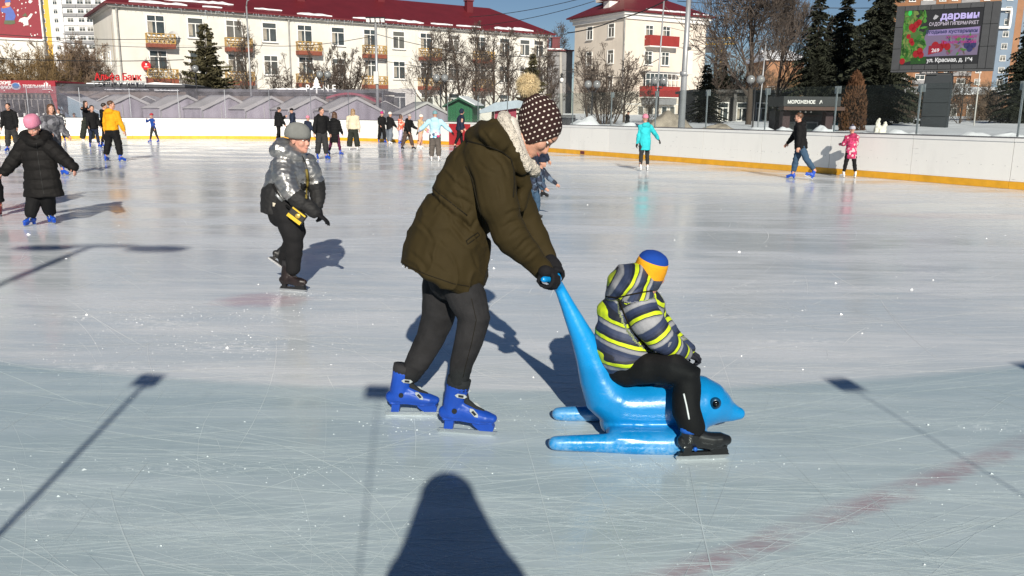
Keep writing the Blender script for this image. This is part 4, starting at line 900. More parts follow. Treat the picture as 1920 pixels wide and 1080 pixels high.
def hand_shape(mb, wrist, d, nrmal, s, curl=0.4, side=1, spread=0.12, n=8):
    """palm, four jointed fingers of unequal length and a thumb; d = wrist to fingertips, nrmal = out of the back of the hand"""
    d = nrm(d); nn = nrm(nrmal - np.dot(nrmal, d) * d); a = np.cross(d, nn) * side; w = np.asarray(wrist, float)
    mb.tube([w - d * 0.06 * s, w + d * 0.1 * s, w + d * 0.32 * s, w + d * 0.52 * s], [(0.15 * s, 0.12 * s), (0.17 * s, 0.12 * s), (0.23 * s, 0.12 * s), (0.22 * s, 0.10 * s)], 10, up=nn, roundcap=True)
    for k, (off, ln) in enumerate(((-0.165, 0.38), (-0.055, 0.45), (0.055, 0.42), (0.16, 0.33))):
        q = w + d * 0.5 * s + a * off * s; ang = curl * 0.5; pts = [q - d * 0.08 * s]; dd = d
        for j, fr in enumerate((0.44, 0.32, 0.24)):
            dd = nrm(d * math.cos(ang) - nn * math.sin(ang) + a * off * spread * 4); pts.append(q); q = q + dd * ln * fr * s; ang += curl * (1.0 + 0.15 * k)
        pts.append(q); mb.tube(pts, [0.062 * s, 0.06 * s, 0.056 * s, 0.052 * s, 0.043 * s], n, up=nn, roundcap=True)
    q = w + d * 0.12 * s - a * 0.14 * s; t1 = nrm(d * 0.62 - a * 0.72 - nn * 0.25); t2 = nrm(d * 0.92 - a * 0.25 - nn * (0.3 + curl * 0.4))
    mb.tube([q, q + t1 * 0.2 * s, q + t1 * 0.2 * s + t2 * 0.17 * s, q + t1 * 0.2 * s + t2 * 0.30 * s], [0.08 * s, 0.072 * s, 0.06 * s, 0.046 * s], n, up=nn, roundcap=True)

def skate(parent, origin, base, f, up, L, boot, near=False, holder=None, liner=True, buckles=True, bulk=1.0, shaft=True):
    """base = middle of the blade on the ice; f = toe direction"""
    f = nrm(f); up = nrm(up - np.dot(up, f) * f); r = np.cross(f, up); base = np.asarray(base, float); hb = 0.26 * L
    p = lambda a, b, d=0: base + f * a * L + up * b * L * (0.88 if b > 0.08 else 1) + r * d * L
    mb = MB()
    mb.tube([p(-0.40, 0.41), p(-0.3, 0.43), p(-0.08, 0.435), p(0.16, 0.385), p(0.34, 0.36 * bulk ** .5), p(0.44, 0.345 * bulk ** .5)], [(0.10 * L, 0.12 * L), (0.13 * L, 0.165 * L), (0.125 * L, 0.165 * L), (0.15 * L, 0.13 * bulk * L), (0.145 * L, 0.10 * bulk * L), (0.10 * L, 0.075 * bulk * L)], 14, up=up, roundcap=True)
    if not shaft: mb.tube([p(-0.26, 0.40), p(-0.25, 0.68)], [(0.14 * L, 0.18 * L), (0.15 * L, 0.19 * L)], 14, up=f)
    else: mb.tube([p(-0.26, 0.36), p(-0.235, 0.6), p(-0.19, 0.80), p(-0.155, 0.98)], [(0.13 * L, 0.165 * L), (0.135 * L, 0.18 * L), (0.145 * L, 0.19 * L), (0.165 * L, 0.205 * L)], 14, up=f)
    mb.tube([p(-0.17, 0.62), p(0.02, 0.52), p(0.2, 0.42)], [(0.095 * L, 0.09 * L), (0.10 * L, 0.085 * L), (0.12 * L, 0.07 * L)], 12, up=up, roundcap=True)
    mb.tube([p(-0.40, 0.29), p(-0.1, 0.295), p(0.2, 0.27), p(0.43, 0.27)], [(0.105 * L, 0.03 * L), (0.10 * L, 0.03 * L), (0.135 * L, 0.03 * L), (0.09 * L, 0.03 * L)], 12, up=up, roundcap=True)
    b = soft('skate', mb, boot, parent, origin, voxel=L * (0.014 if near else 0.03), smooth=5 if near else 2)
    mb = MB(); tri = [(-0.52, 0.05), (-0.49, 0.0), (0.42, 0.0), (0.50, 0.04), (0.52, 0.085), (0.42, 0.078), (-0.50, 0.078)]
    t = 0.014 if near else 0.022
    mb.prism(tri, -t, t, lambda a, c, q: p(a, c, q)); mb.build('blade', blade_m, b, False, origin)
    mb = MB()
    hl = [(-0.37, 0.31), (-0.40, 0.079), (-0.25, 0.079), (-0.215, 0.31)]; fl = [(0.06, 0.30), (0.13, 0.19), (0.22, 0.10), (0.45, 0.10), (0.47, 0.18), (0.42, 0.30)]
    mb.prism(hl, -0.075, 0.075, lambda a, c, q: p(a, c, q * (0.5 + 1.6 * c))); mb.build('holder_post', holder or boot, b, False, origin); mb = MB(); mb.prism(fl, -0.085, 0.085, lambda a, c, q: p(a, c, q * (0.45 + 2.0 * c)))
    mb.build('holder_post', holder or boot, b, False, origin); mb = MB()
    if holder: mb.prism([(-0.44, 0.17), (-0.48, 0.079), (0.50, 0.079), (0.47, 0.17)], -0.04, 0.04, lambda a, c, q: p(a, c, q))
    if mb.v: mb.build('blade_holder', holder or boot, b, False, origin)
    if liner:
        mb = MB(); mb.tube([p(-0.165, 0.9), p(-0.15, 1.02), p(-0.13, 1.12)], [(0.155 * L, 0.195 * L), (0.163 * L, 0.205 * L), (0.16 * L, 0.205 * L)], 16, up=f)
        mb.tube([p(-0.1, 0.98), p(-0.02, 1.14)], [(0.09 * L, 0.045 * L), (0.10 * L, 0.035 * L)], 10, up=f, roundcap=True)
        mb.tube([p(-0.06, 0.88), p(-0.02, 0.66), p(0.12, 0.52), p(0.27, 0.455)], [(0.065 * L, 0.055 * L), (0.07 * L, 0.06 * L), (0.07 * L, 0.05 * L), (0.06 * L, 0.025 * L)], 10, up=r, roundcap=True)
        mb.build('liner', liner_m, b, True, origin)
    if near and buckles:
        wt = mat('buckle_white', (0.50, 0.50, 0.50), 0.35)
        for a, c, ang, ln in ((-0.07, 0.82, 0.1, 0.21), (0.15, 0.50, 0.9, 0.22)):
            for q in (-1, 1):
                mb = MB(); ca, sa = math.cos(ang), math.sin(ang)
                F = lambda x, y, tt: p(a + x * ca - y * sa, c - (x * sa + y * ca) * 1.0, 0) + r * q * tt * L
                mb.prism([(-ln / 2, 0), (-ln * 0.3, 0.038), (ln * 0.3, 0.038), (ln / 2, 0), (ln * 0.3, -0.038), (-ln * 0.3, -0.038)], 0.150, 0.168, F); bk = mb.build('buckle', wt, b, False, origin)
                mb = MB(); mb.prism([(-ln * 0.2, 0.022), (ln * 0.22, 0.022), (ln * 0.22, -0.022), (-ln * 0.2, -0.022)], 0.168, 0.176, F); mb.build('buckle_strap', liner_m, b, False, origin)
        for q in (-1, 1):
            mb = MB(); mb.tube([p(-0.19, 0.50, 0.13 * q), p(-0.19, 0.50, 0.152 * q)], [0.045 * L, 0.045 * L], 12); mb.build('ankle_bolt', liner_m, b, False, origin)
    return b

def hat_lathe(name, mat_, parent, origin, c, f, up, rs, rd, prof, n=20, mb=None, smooth=True):
    """prof: (height, scale[, forward shift]) from rim to crown"""
    f = nrm(f); up = nrm(up - np.dot(up, f) * f); r = np.cross(f, up); m = mb or MB(); vs = []
    for q in prof:
        h, s = q[:2]; sh = q[2] if len(q) > 2 else 0
        for j in range(n):
            t = 2 * math.pi * j / n; vs.append(np.asarray(c) + up * h + f * (rd * s * math.sin(t) + sh) + r * rs * s * math.cos(t))
    fs = [(i * n + j, i * n + (j + 1) % n, (i + 1) * n + (j + 1) % n, (i + 1) * n + j) for i in range(len(prof) - 1) for j in range(n)]
    fs.append(tuple((len(prof) - 1) * n + j for j in range(n)))
    m.add(vs, fs)
    return m if mb is not None else m.build(name, mat_, parent, smooth, origin)

def beanie_prof(s, loose=0.0):
    return [(0.02 * s, 0.97), (0.02 * s, 1.03), (0.10 * s, 1.05), (0.20 * s, 1.03), (0.32 * s, 0.95), (0.42 * s, 0.78 + loose), (0.50 * s, 0.5 + loose), (0.54 * s + loose * 0.1, 0.2)]

# ------------------------------------------------------------------ a skater in the distance, posed by joint angles
def person(label, u, v, hpx, head=0.0, kid=False, top=('jacket', black_cl), bottom=('slim', black_cl), hat=None, hair=('short', hair_dk), boots=blue_boot, arms=((12, 5, 15), (12, 5, 15)), legs=((5, 8, 8), (5, -8, 8)), lean=4, turn=0, gloves=None, group='skaters on the far side of the rink', Y=None, skates=True, nod=0, cat='person', wide=1.0, skin=None, z0=0.0, hood=False):
    skin = skin or skin_m
    g = ground(u, v, z0) if Y is None else P(u, v, Y); Y = g[1]
    T = P(u, v - hpx, Y)[2] - z0
    if not skates: pass
    a = R(head) + math.atan2(-g[0], g[1]) * -0.0
    f = np.array([math.sin(a), -math.cos(a), 0]); l = np.array([math.cos(a), math.sin(a), 0])
    root = thing('person', label, cat, (g[0], g[1], z0), group=group); org = np.array([g[0], g[1], z0])
    lift = 0.045 * T if skates else 0.0
    B = T - lift - (0.02 * T if hat else 0)
    hs = B * (0.158 if kid else 0.138)
    tu = nrm(Z * math.cos(R(lean)) + f * math.sin(R(lean))); fl = nrm(f - np.dot(f, tu) * tu)
    Lthigh, Lshin = 0.235 * B, 0.225 * B
    def limb(o, side, out, fw, bend, l1, l2, knee):
        out = out * (0.6 if out < 30 and not knee else 1.0)
        d = nrm(-Z * math.cos(R(out)) * math.cos(R(fw)) + l * side * math.sin(R(out)) + f * math.sin(R(fw)))
        n = nrm(f - np.dot(f, d) * d) * (-1 if knee else 1); d2 = nrm(d * math.cos(R(bend)) + n * math.sin(R(bend)))
        e = o + d * l1; return e, e + d2 * l2, d2
    hipc = np.zeros(3); hj = [hipc + l * 0.052 * B * s for s in (1, -1)]
    lg = [limb(hj[i], (1, -1)[i], *legs[i], Lthigh, Lshin, True) for i in (0, 1)]
    low = min(q[1][2] for q in lg); hipc = np.array([g[0], g[1], z0 + lift + 0.045 * B - low]); mid = (lg[0][1] + lg[1][1]) / 2; hipc[:2] -= mid[:2] * 0.9
    sh = lambda q: q + hipc
    hj = [sh(q) for q in hj]; lg = [(sh(a_), sh(b_), d_) for a_, b_, d_ in lg]
    Lt = 0.335 * B; neck = hipc + tu * Lt; shj = [hipc + tu * (Lt * 0.91) + l * s * 0.108 * B * (0.95 if kid else 1.06) * wide for s in (1, -1)]
    ar = [limb(shj[i], (1, -1)[i], *arms[i], 0.175 * B, 0.15 * B, False) for i in (0, 1)]
    ha = a + R(turn); hf = np.array([math.sin(ha), -math.cos(ha), 0]); hf = nrm(hf * math.cos(R(nod)) - Z * math.sin(R(nod))); hu = nrm(Z * 0.8 + tu * 0.4 + f * math.sin(R(nod)) * 0.6)
    hc = neck + tu * (0.045 * B) + hu * hs * 0.46 + f * 0.01 * B
    # body: one continuous figure
    mb = MB(); head_shape(mb, hc, hf, hu, hs, 12)
    mb.tube([hc - hu * hs * 0.25 - hf * hs * 0.05, neck - tu * 0.02 * B], [0.034 * B, 0.036 * B], 10)
    mb.tube([hipc - tu * 0.03 * B, hipc + tu * 0.1 * B, hipc + tu * 0.24 * B, neck - tu * 0.02 * B], [(0.085 * B, 0.06 * B), (0.075 * B, 0.055 * B), (0.095 * B, 0.065 * B), (0.05 * B, 0.04 * B)], 12, up=f, roundcap=True)
    for i in (0, 1):
        mb.tube([shj[i], ar[i][0], ar[i][1]], [0.03 * B, 0.024 * B, 0.017 * B], 8, roundcap=True)
        if gloves is None: hand_shape(mb, ar[i][1], ar[i][2], l * (1, -1)[i], 0.105 * B, 0.45, (1, -1)[i], n=6)
        mb.tube([hj[i], lg[i][0], lg[i][1]], [0.052 * B, 0.037 * B, 0.026 * B], 8, roundcap=True)
    soft('body', mb, skin, root, org, voxel=max(0.0068, hs * 0.045), smooth=2)
    if gloves is not None:
        for i in (0, 1):
            mb = MB(); hand_shape(mb, ar[i][1], ar[i][2], l * (1, -1)[i], 0.115 * B, 0.45, (1, -1)[i], n=6); mb.build('glove', gloves, root, True, org)
    # eyes and brows
    hr = np.cross(hf, hu)
    mb = MB()
    for q in (-1, 1): mb.ell(hc + hf * 0.335 * hs + hr * 0.135 * q * hs + hu * 0.01 * hs, [hr * 0.05 * hs, hf * 0.03 * hs, hu * 0.03 * hs], 8, 6)
    mb.build('eye', eye_d, root, True, org)
    # trousers
    st, bm_ = bottom; k = {'slim': (1.0, 1.0, 1.0), 'jeans': (1.08, 1.15, 1.25), 'loose': (1.2, 1.4, 1.6), 'wide': (1.22, 1.65, 2.2), 'snow': (1.28, 1.5, 1.75)}[st]
    mb = MB(); mb.tube([hipc - tu * 0.055 * B, hipc + tu * 0.02 * B, hipc + tu * 0.12 * B], [(0.082 * B, 0.07 * B), (0.098 * B, 0.078 * B), (0.085 * B, 0.066 * B)], 12, up=f, roundcap=True)
    for i in (0, 1):
        h0, kn, an = hj[i], lg[i][0], lg[i][1]
        mb.tube([h0, h0 * 0.5 + kn * 0.5, kn, kn * 0.5 + an * 0.5, an + (kn - an) * (0.04 if st in ('wide',) else 0.12)], [0.066 * B * k[0], 0.058 * B * k[0], 0.045 * B * k[1], 0.040 * B * (k[1] + k[2]) / 2, 0.030 * B * k[2]], 10, up=f)
    def folds_t(me, co, no):
        return co + no * (vnoise(co * np.array([1, 1, 1.8]), 16.0 / max(B, .5), 2.0) * 0.010 * B)[:, None]
    soft('trousers', mb, bm_, root, org, voxel=0.0095 * B, smooth=2, post=folds_t)
    # upper garment
    st, tm = top; mb = MB()
    hem, th = {'jacket': (-0.055, 1.17), 'puffer': (-0.06, 1.3), 'hoodie': (0.0, 1.12), 'coat': (-0.24, 1.12), 'long': (-0.15, 1.1), 'sweater': (0.02, 0.86), 'vest': (-0.01, 1.2)}[st]
    th *= wide
    hp = hipc + (tu * hem * B if hem > -0.1 else -Z * -hem * B * 0.97 + f * 0.0)
    mb.tube([hp, hipc + tu * 0.03 * B, hipc + tu * 0.13 * B, hipc + tu * 0.24 * B, hipc + tu * 0.31 * B, neck + tu * 0.018 * B], [(0.108 * B * th, 0.088 * B * th), (0.108 * B * th, 0.088 * B * th), (0.100 * B * th, 0.082 * B * th), (0.112 * B * th, 0.088 * B * th), (0.098 * B * th, 0.072 * B * th), (0.052 * B, 0.050 * B)], 14, up=f)
    for i in (0, 1):
        s = (1, -1)[i]; inn = shj[i] - l * s * 0.045 * B
        mb.tube([inn, shj[i], ar[i][0], ar[i][0] * 0.4 + ar[i][1] * 0.6, ar[i][1] - ar[i][2] * 0.01 * B], [0.048 * B * th, 0.049 * B * th, 0.042 * B * th, 0.037 * B * th, 0.029 * B * th], 10, roundcap=True)
    if st in ('jacket', 'puffer', 'hoodie', 'coat', 'long') and not hood:
        mb.ell(neck - fl * 0.058 * B - tu * 0.004 * B, [l * 0.088 * B, fl * 0.052 * B, tu * 0.056 * B], 12, 8)
    if st != 'sweater': mb.tube([neck - tu * 0.02 * B, neck + tu * 0.03 * B + fl * 0.008 * B], [(0.058 * B, 0.058 * B), (0.05 * B, 0.052 * B)], 12, up=f)
    pts = [hp, neck]
    def folds_j(me, co, no):
        amp = vnoise(co, 11.0 / max(B, .5), 5.0) * 0.011 * B + vnoise(co * np.array([1, 1, 2.2]), 26.0 / max(B, .5), 3.0) * 0.006 * B
        if st == 'puffer' or st == 'coat':
            _, s = seg_param(co, pts); amp = amp * 0.5 + (np.abs(np.sin(s / (0.062 * B) * math.pi)) ** 0.6 - 0.6) * 0.010 * B
        return co + no * amp[:, None]
    soft('jacket', mb, tm, root, org, voxel=0.0095 * B, smooth=2, post=folds_j)
    # head wear, hair
    if hood:
        mb = MB(); mb.ell(hc - hf * 0.08 * hs + hu * 0.05 * hs, [hr * 0.44 * hs, hf * 0.46 * hs, hu * 0.55 * hs], 14, 10); mb.build('hood', tm, root, True, org)
    if hat:
        ht, hm = hat
        o = hat_lathe('hat', hm, root, org, hc - hf * 0.03 * hs + hu * 0.06 * hs, hf, nrm(hu - hf * 0.12), 0.36 * hs, 0.45 * hs, beanie_prof(hs, 0.06 if ht == 'beanie' else 0.02))
        if ht == 'pompom':
            mb = MB(); mb.ell(hc + hu * 0.62 * hs, np.eye(3) * 0.13 * hs, 10, 8); mb.build('pompom', hm, root, True, org)
    if hair:
        ht, hm = hair; mb = MB()
        if ht in ('short', 'long') and not hat:
            mb.ell(hc - hf * 0.10 * hs + hu * 0.19 * hs, [hr * 0.37 * hs, hf * 0.42 * hs, hu * 0.37 * hs], 14, 10)
        if ht == 'long':
            b0 = hc - hf * 0.24 * hs; mb.tube([b0 + hu * 0.25 * hs, b0 - hu * 0.25 * hs - hf * 0.07 * hs, b0 - hu * 0.9 * hs - hf * 0.16 * hs, b0 - hu * 1.55 * hs - hf * 0.2 * hs], [(0.30 * hs, 0.2 * hs), (0.38 * hs, 0.18 * hs), (0.37 * hs, 0.14 * hs), (0.22 * hs, 0.08 * hs)], 12, up=hf, roundcap=True)
            for q in (-1, 1): mb.tube([hc + hr * q * 0.3 * hs + hu * 0.3 * hs, hc + hr * q * 0.36 * hs - hu * 0.3 * hs, hc + hr * q * 0.36 * hs - hu * 0.85 * hs + hf * 0.05 * hs], [0.09 * hs, 0.10 * hs, 0.05 * hs], 8, up=hf, roundcap=True)
        if mb.v: soft('hair', mb, hm, root, org, voxel=hs * 0.05, smooth=1, post=lambda me, co, no: co + no * (vnoise(co * np.array([1, 1, 0.2]), 60, 1) * 0.008)[:, None])
    if skates:
        for i in (0, 1):
            an = lg[i][1]; dn = nrm(lg[i][1] - lg[i][0]); out = nrm(f + l * (1, -1)[i] * 0.28); lf = max(0.0, (an[2] - z0) - (lift + 0.045 * B) - 0.01)
            up = nrm(Z - out * min(1.2, lf * 6)); fw = nrm(out - np.dot(out, up) * up)
            Lb = 0.155 * B; base = an + fw * 0.2 * Lb - up * (0.88 * Lb)
            if lf < 0.02: base[2] = z0 + 0.001
            skate(root, org, base, fw, up, Lb, boots, liner=False, holder=None)
    else:
        for i in (0, 1):
            an = lg[i][1]; mb = MB(); mb.tube([an - f * 0.02 * B + Z * 0.005, an + f * 0.05 * B - Z * 0.022 * B, an + f * 0.10 * B - Z * 0.03 * B], [0.034 * B, 0.03 * B, 0.022 * B], 8, roundcap=True); mb.build('shoe', black_boot, root, True, org)
    return root
# ------------------------------------------------------------------ seams and trims laid on a finished garment by projecting outlines onto its surface
from mathutils.bvhtree import BVHTree
LATE = []
def trace(name, target, origin, pix, r, m, parent, step=4.0, lift=0.0, flat=None):
    LATE.append((name, target, np.asarray(origin, float), pix, r, m, parent, step, lift))
def finish_traces():
    trees = {}
    for name, tg, org, pix, r, m, parent, step, lift in LATE:
        if tg.name not in trees:
            me = tg.data; trees[tg.name] = BVHTree.FromPolygons([v.co[:] for v in me.vertices], [p.vertices[:] for p in me.polygons])
        pts = []; cam0 = Vector(np.array([0, 0, CH]) - org)
        for (u0, v0), (u1, v1) in zip(pix[:-1], pix[1:]):
            n = max(1, int(math.hypot(u1 - u0, v1 - v0) / step))
            for k in range(n):
                u, v = u0 + (u1 - u0) * k / n, v0 + (v1 - v0) * k / n; h = trees[tg.name].ray_cast(cam0, Vector(nrm(ray(u, v))))
                if h[0] is not None: pts.append(np.array(h[0]) + np.array(h[1]) * lift)
        h = trees[tg.name].ray_cast(cam0, Vector(nrm(ray(*pix[-1]))))
        if h[0] is not None: pts.append(np.array(h[0]) + np.array(h[1]) * lift)
        if len(pts) < 2: continue
        mb = MB(); mb.tube(pts, [r] * len(pts), 6, up=(0.1, 1, 0.2)); mb.build(name, m, parent, True)
    LATE.clear()

# ------------------------------------------------------------------ the blue dolphin pushing sled
YD = float(ground(1150, 822)[1]) + 0.02
dol_m = mat('dolphin_plastic', (0.005, 0.255, 0.62), 0.30, var=0.10, vscale=5, bump=0.10, bscale=26, spec=0.5, coat=0.2)
def wear(m):
    nt = m.node_tree; b = nt.nodes['Principled BSDF']; src = b.inputs['Base Color'].links[0].from_socket; tc = N(nt, 'ShaderNodeTexCoord'); co = tc.outputs['Object']
    a, _ = noise_n(nt, mapping(nt, co, 0.5, (6, 30, 55)), 1.0, 3, 0.6); c, _ = noise_n(nt, co, 5.0, 4, 0.65); e, _ = noise_n(nt, co, 60, 3, 0.6)
    k = math_n(nt, 'MAXIMUM', math_n(nt, 'MULTIPLY', maprange(nt, a, 0.64, 0.72), maprange(nt, c, 0.48, 0.62)), math_n(nt, 'MULTIPLY', maprange(nt, e, 0.62, 0.72), maprange(nt, c, 0.55, 0.7)))
    sx = N(nt, 'ShaderNodeSeparateXYZ'); nt.links.new(co, sx.inputs[0]); low = math_n(nt, 'MULTIPLY', maprange(nt, sx.outputs[2], 0.12, 0.0), maprange(nt, math_n(nt, 'ADD', math_n(nt, 'MULTIPLY', c, .6), math_n(nt, 'MULTIPLY', e, .4)), 0.42, 0.6))
    col = mixc(nt, math_n(nt, 'MULTIPLY', k, 0.38), src, (0.16, 0.42, 0.66)); col = mixc(nt, math_n(nt, 'MULTIPLY', low, 0.38), col, (0.55, 0.68, 0.76)); nt.links.new(col, b.inputs['Base Color'])
    nt.links.new(math_n(nt, 'ADD', maprange(nt, c, 0.3, 0.75, 0.24, 0.42), math_n(nt, 'MULTIPLY', k, 0.2)), b.inputs['Roughness'])
wear(dol_m)
orgD = P(1200, 760, YD); orgD[2] = 0
dolphin = thing('dolphin_sled', 'glossy blue dolphin skating aid with tail handle and two runner fins, ridden by a child', 'skating aid', orgD)
mb = MB()
ptube(mb, YD, [(1385, 775, 0, 12), (1377, 774, 0, 16), (1366, 771, 0, 21), (1354, 766, 0, 30), (1339, 760, 0, 41), (1316, 755, 0, 51), (1285, 755, 0, 54), (1240, 759, 0, 52), (1195, 760, 0, 50), (1160, 757, 0, 49), (1137, 738, 0, 45), (1121, 705, 0, 36), (1107, 668, 0, 28), (1092, 632, 0, 22), (1077, 600, 0, 17.5), (1064, 572, 0, 13.5), (1054, 550, 0, 11), (1047, 535, 0, 10)], n=28, depth=1.0)
# belly keel down to the runners, and the two runner fins
ptube(mb, YD, [(1150, 790, 0, 26, 1.6), (1200, 800, 0, 24, 2.2), (1290, 800, 0, 22, 1.8)], n=16)
NF, FF = float(ground(1150, 850)[1]) - YD + 0.02, float(ground(1100, 786)[1]) - YD - 0.02
ptube(mb, YD, [(1041, 831, NF, 13.5), (1060, 831, NF, 15, .95), (1120, 831, NF, 17.5, .95), (1190, 832, NF, 21, .95), (1250, 832, NF, 23, .95), (1320, 828, NF, 20, .95)], n=18)
ptube(mb, YD, [(1047, 776, FF, 12.5), (1066, 776, FF, 14), (1120, 775, FF, 15), (1200, 774, FF, 16), (1290, 772, FF, 16)], n=18)
for k in (0.3, 0.55, 0.8):
    ptube(mb, YD, [(1152, 806 + 12 * k, NF * k, 14), (1312, 806 + 12 * k, NF * k, 14)], n=14, depth=2.2)
    ptube(mb, YD, [(1158, 798 - 16 * k, FF * k, 13), (1300, 798 - 16 * k, FF * k, 13)], n=14, depth=2.2)
# tail flukes that serve as the handle
ptube(mb, YD, [(1019, 524, -0.17, 6.5), (1027, 523, -0.13, 7.5), (1038, 528, -0.06, 9.5), (1047, 538, 0, 11), (1046, 523, 0.06, 8.5), (1040, 508, 0.12, 7), (1033, 500, 0.16, 6.5)], n=12)
body = soft('body', mb, dol_m, dolphin, orgD, voxel=0.0078, smooth=4)
eye_rim = mat('dolphin_eye_ring', (0.004, 0.05, 0.12), 0.3); eye_blk = mat('dolphin_eye', (0.004, 0.005, 0.007), 0.12)
for sgn in (-1, 1):
    c = P(1341, 756, YD + sgn * 0.115); s = mpp(1341, 756, YD)
    mb = MB(); mb.ell(c, [(11 * s, 0, 0), (0, 0.016, 0), (0, 0, 11.5 * s)], 20, 10); e = mb.build('eye', eye_rim, dolphin, True, orgD)
    mb = MB(); mb.ell(c + np.array([0, sgn * 0.008, 0]), [(7 * s, 0, 0), (0, 0.014, 0), (0, 0, 7.5 * s)], 16, 8); mb.build('pupil', eye_blk, e, True, orgD)

# ------------------------------------------------------------------ woman in the olive parka
YW = 0.5 * (ground(875, 815)[1] + ground(775, 778)[1]); orgW = P(830, 700, YW); orgW[2] = 0; orgW = np.array(orgW)
woman = thing('person', 'woman in olive green parka and white dotted pompom hat bending to push the blue dolphin', 'woman', orgW)
parka_m = cloth('parka_olive', (0.030, 0.0215, 0.0068), 0.82, var=0.08, vscale=5, bump=0.06, bscale=260)
dNr, dFr = float(ground(875, 812)[1]) - YW, float(ground(775, 778)[1]) - YW
spineW = [P(826, 519, YW), P(830, 473, YW), P(851, 416, YW), P(872, 372, YW), P(900, 322, YW), P(928, 278, YW)]
mb = MB()
ptube(mb, YW, [(828, 521, 0, 75, 1.08), (831, 515, 0, 80, 1.12), (834, 507, 0, 83, 1.10), (837, 472, 0, 82, 1.02), (851, 417, 0, 71, .98), (869, 376, 0, 64, .95), (902, 322, 0, 66, 1.0), (926, 284, 0, 52, 1.0), (944, 266, 0, 34, 1.0)], n=28, roundcap=False)
armN = [P(915, 292, YW - 0.15), P(932, 372, YW - 0.20), P(957, 440, YW - 0.19), P(987, 475, YW - 0.17), P(1019, 509, YW - 0.14)]
ptube(mb, YW, [(908, 292, -0.09, 42), (924, 330, -0.155, 42), (934, 380, -0.185, 39), (956, 438, -0.185, 33), (986, 474, -0.17, 27), (1019, 508, -0.145, 20)], n=18)
ptube(mb, YW, [(935, 300, 0.10, 44), (958, 345, 0.17, 36), (984, 408, 0.20, 28), (1012, 465, 0.18, 23), (1030, 492, 0.16, 18)], n=16)
# hood lying on the shoulders
ptube(mb, YW, [(884, 256, 0, 14, 3.0), (903, 250, 0, 24, 3.4), (922, 252, 0, 33, 3.0), (936, 264, 0, 36, 2.5)], n=22)
ptube(mb, YW, [(926, 236, -0.12, 14), (944, 262, -0.155, 14), (964, 290, -0.145, 14), (978, 316, -0.10, 13)], n=14)
ptube(mb, YW, [(926, 236, 0.12, 14), (946, 262, 0.155, 14), (968, 292, 0.145, 14), (984, 320, 0.10, 13)], n=14)
ptube(mb, YW, [(975, 318, -0.05, 20), (985, 350, -0.03, 16), (975, 385, -0.03, 12)], n=12)
waistA, waistB = P(806, 360, YW), P(905, 432, YW)
def parka_folds(me, co, no):
    d, s = seg_param(co, spineW); da, sa = seg_param(co, armN); onarm = da < 0.17
    ax = nrm(spineW[4] - spineW[1]); sd_ = np.cross(ax, [0, 1.0, 0])
    along = (co - spineW[0]) @ ax; across = (co - spineW[0]) @ sd_
    wv = (waistA + waistB) / 2; wd = nrm(waistB - waistA); wn = np.array([-wd[2], 0, wd[0]]); t = (co - wv) @ wn
    amp = np.zeros(len(co)); body_ = ~onarm
    cord = np.exp(-(t / 0.012) ** 2); pk = np.exp(-(np.abs(t) / 0.10))
    q = np.stack([co[:, 0], co[:, 1], co[:, 2]], 1)
    rot = np.stack([along * 3.0, across * 13.0, co[:, 1] * 9.0], 1)
    n1 = vnoise(rot, 1.0, 3.1); n2 = vnoise(np.stack([along * 5 + across * 4, across * 10 - along * 6, co[:, 1] * 7], 1), 1.0, 8.2)
    rid = 1 - np.abs(n2) * 2.2
    amp += np.where(body_, -0.018 * cord + pk * 0.022 * n1 + 0.007 * n1 + 0.009 * np.maximum(rid, 0) ** 3 - 0.004, 0)
    a1 = vnoise(np.stack([sa * 15, co[:, 0] * 4 + co[:, 2] * 4, co[:, 1] * 5], 1), 1.0, 1.0)
    el = np.exp(-((sa - 0.43) / 0.16) ** 2)
    amp += np.where(onarm, a1 * (0.004 + 0.012 * el) + 0.004 * n2, 0)
    amp += 0.002 * vnoise(co, 26, 4) + crease_field(co, no, CREASE_W)
    return co + no * amp[:, None]
CREASE_W = [(0.0072, [(812, 352), (843, 378), (876, 404)]), (0.0058, [(838, 390), (850, 422), (874, 450)]), (0.0050, [(850, 386), (868, 412), (886, 434)]), (0.0043, [(800, 470), (812, 495), (836, 512)]), (0.0043, [(818, 446), (836, 462), (852, 478)]), (0.0050, [(836, 322), (850, 340), (866, 354), (882, 362)]), (0.0043, [(846, 366), (868, 374), (892, 388)]), (0.0050, [(880, 438), (888, 420), (895, 408)]), (0.0079, [(872, 310), (884, 335), (892, 370), (903, 420), (912, 442)]), (0.0043, [(880, 466), (890, 486), (897, 506)]), (0.0050, [(918, 284), (940, 306), (954, 336)]), (0.0043, [(928, 330), (938, 352), (942, 380)]), (0.0058, [(948, 404), (962, 396), (978, 394)]), (0.0065, [(940, 430), (958, 418), (976, 414)]), (0.0058, [(952, 446), (972, 430), (988, 428)]), (0.0050, [(966, 470), (982, 452), (998, 444)]), (0.0050, [(984, 488), (1000, 470), (1012, 464)]), (0.0043, [(876, 404), (884, 392), (890, 372)]), (0.0043, [(780, 410), (800, 432), (812, 452)]), (0.0036, [(766, 470), (790, 492), (800, 506)]), (0.0050, [(900, 240), (918, 262), (930, 278)]), (0.0043, [(892, 300), (912, 318), (930, 326)])]
parka = soft('parka', mb, parka_m, woman, orgW, voxel=0.0078, smooth=3, post=parka_folds)
seam_m = cloth('seam_dark', (0.010, 0.008, 0.004), 0.8)
trace('seam', parka, orgW, [(874, 264), (890, 268), (915, 274), (940, 284), (957, 297)], 0.0042, seam_m, parka)
trace('seam', parka, orgW, [(873, 312), (884, 332), (889, 352), (895, 378), (901, 400), (905, 425)], 0.0035, seam_m, parka)
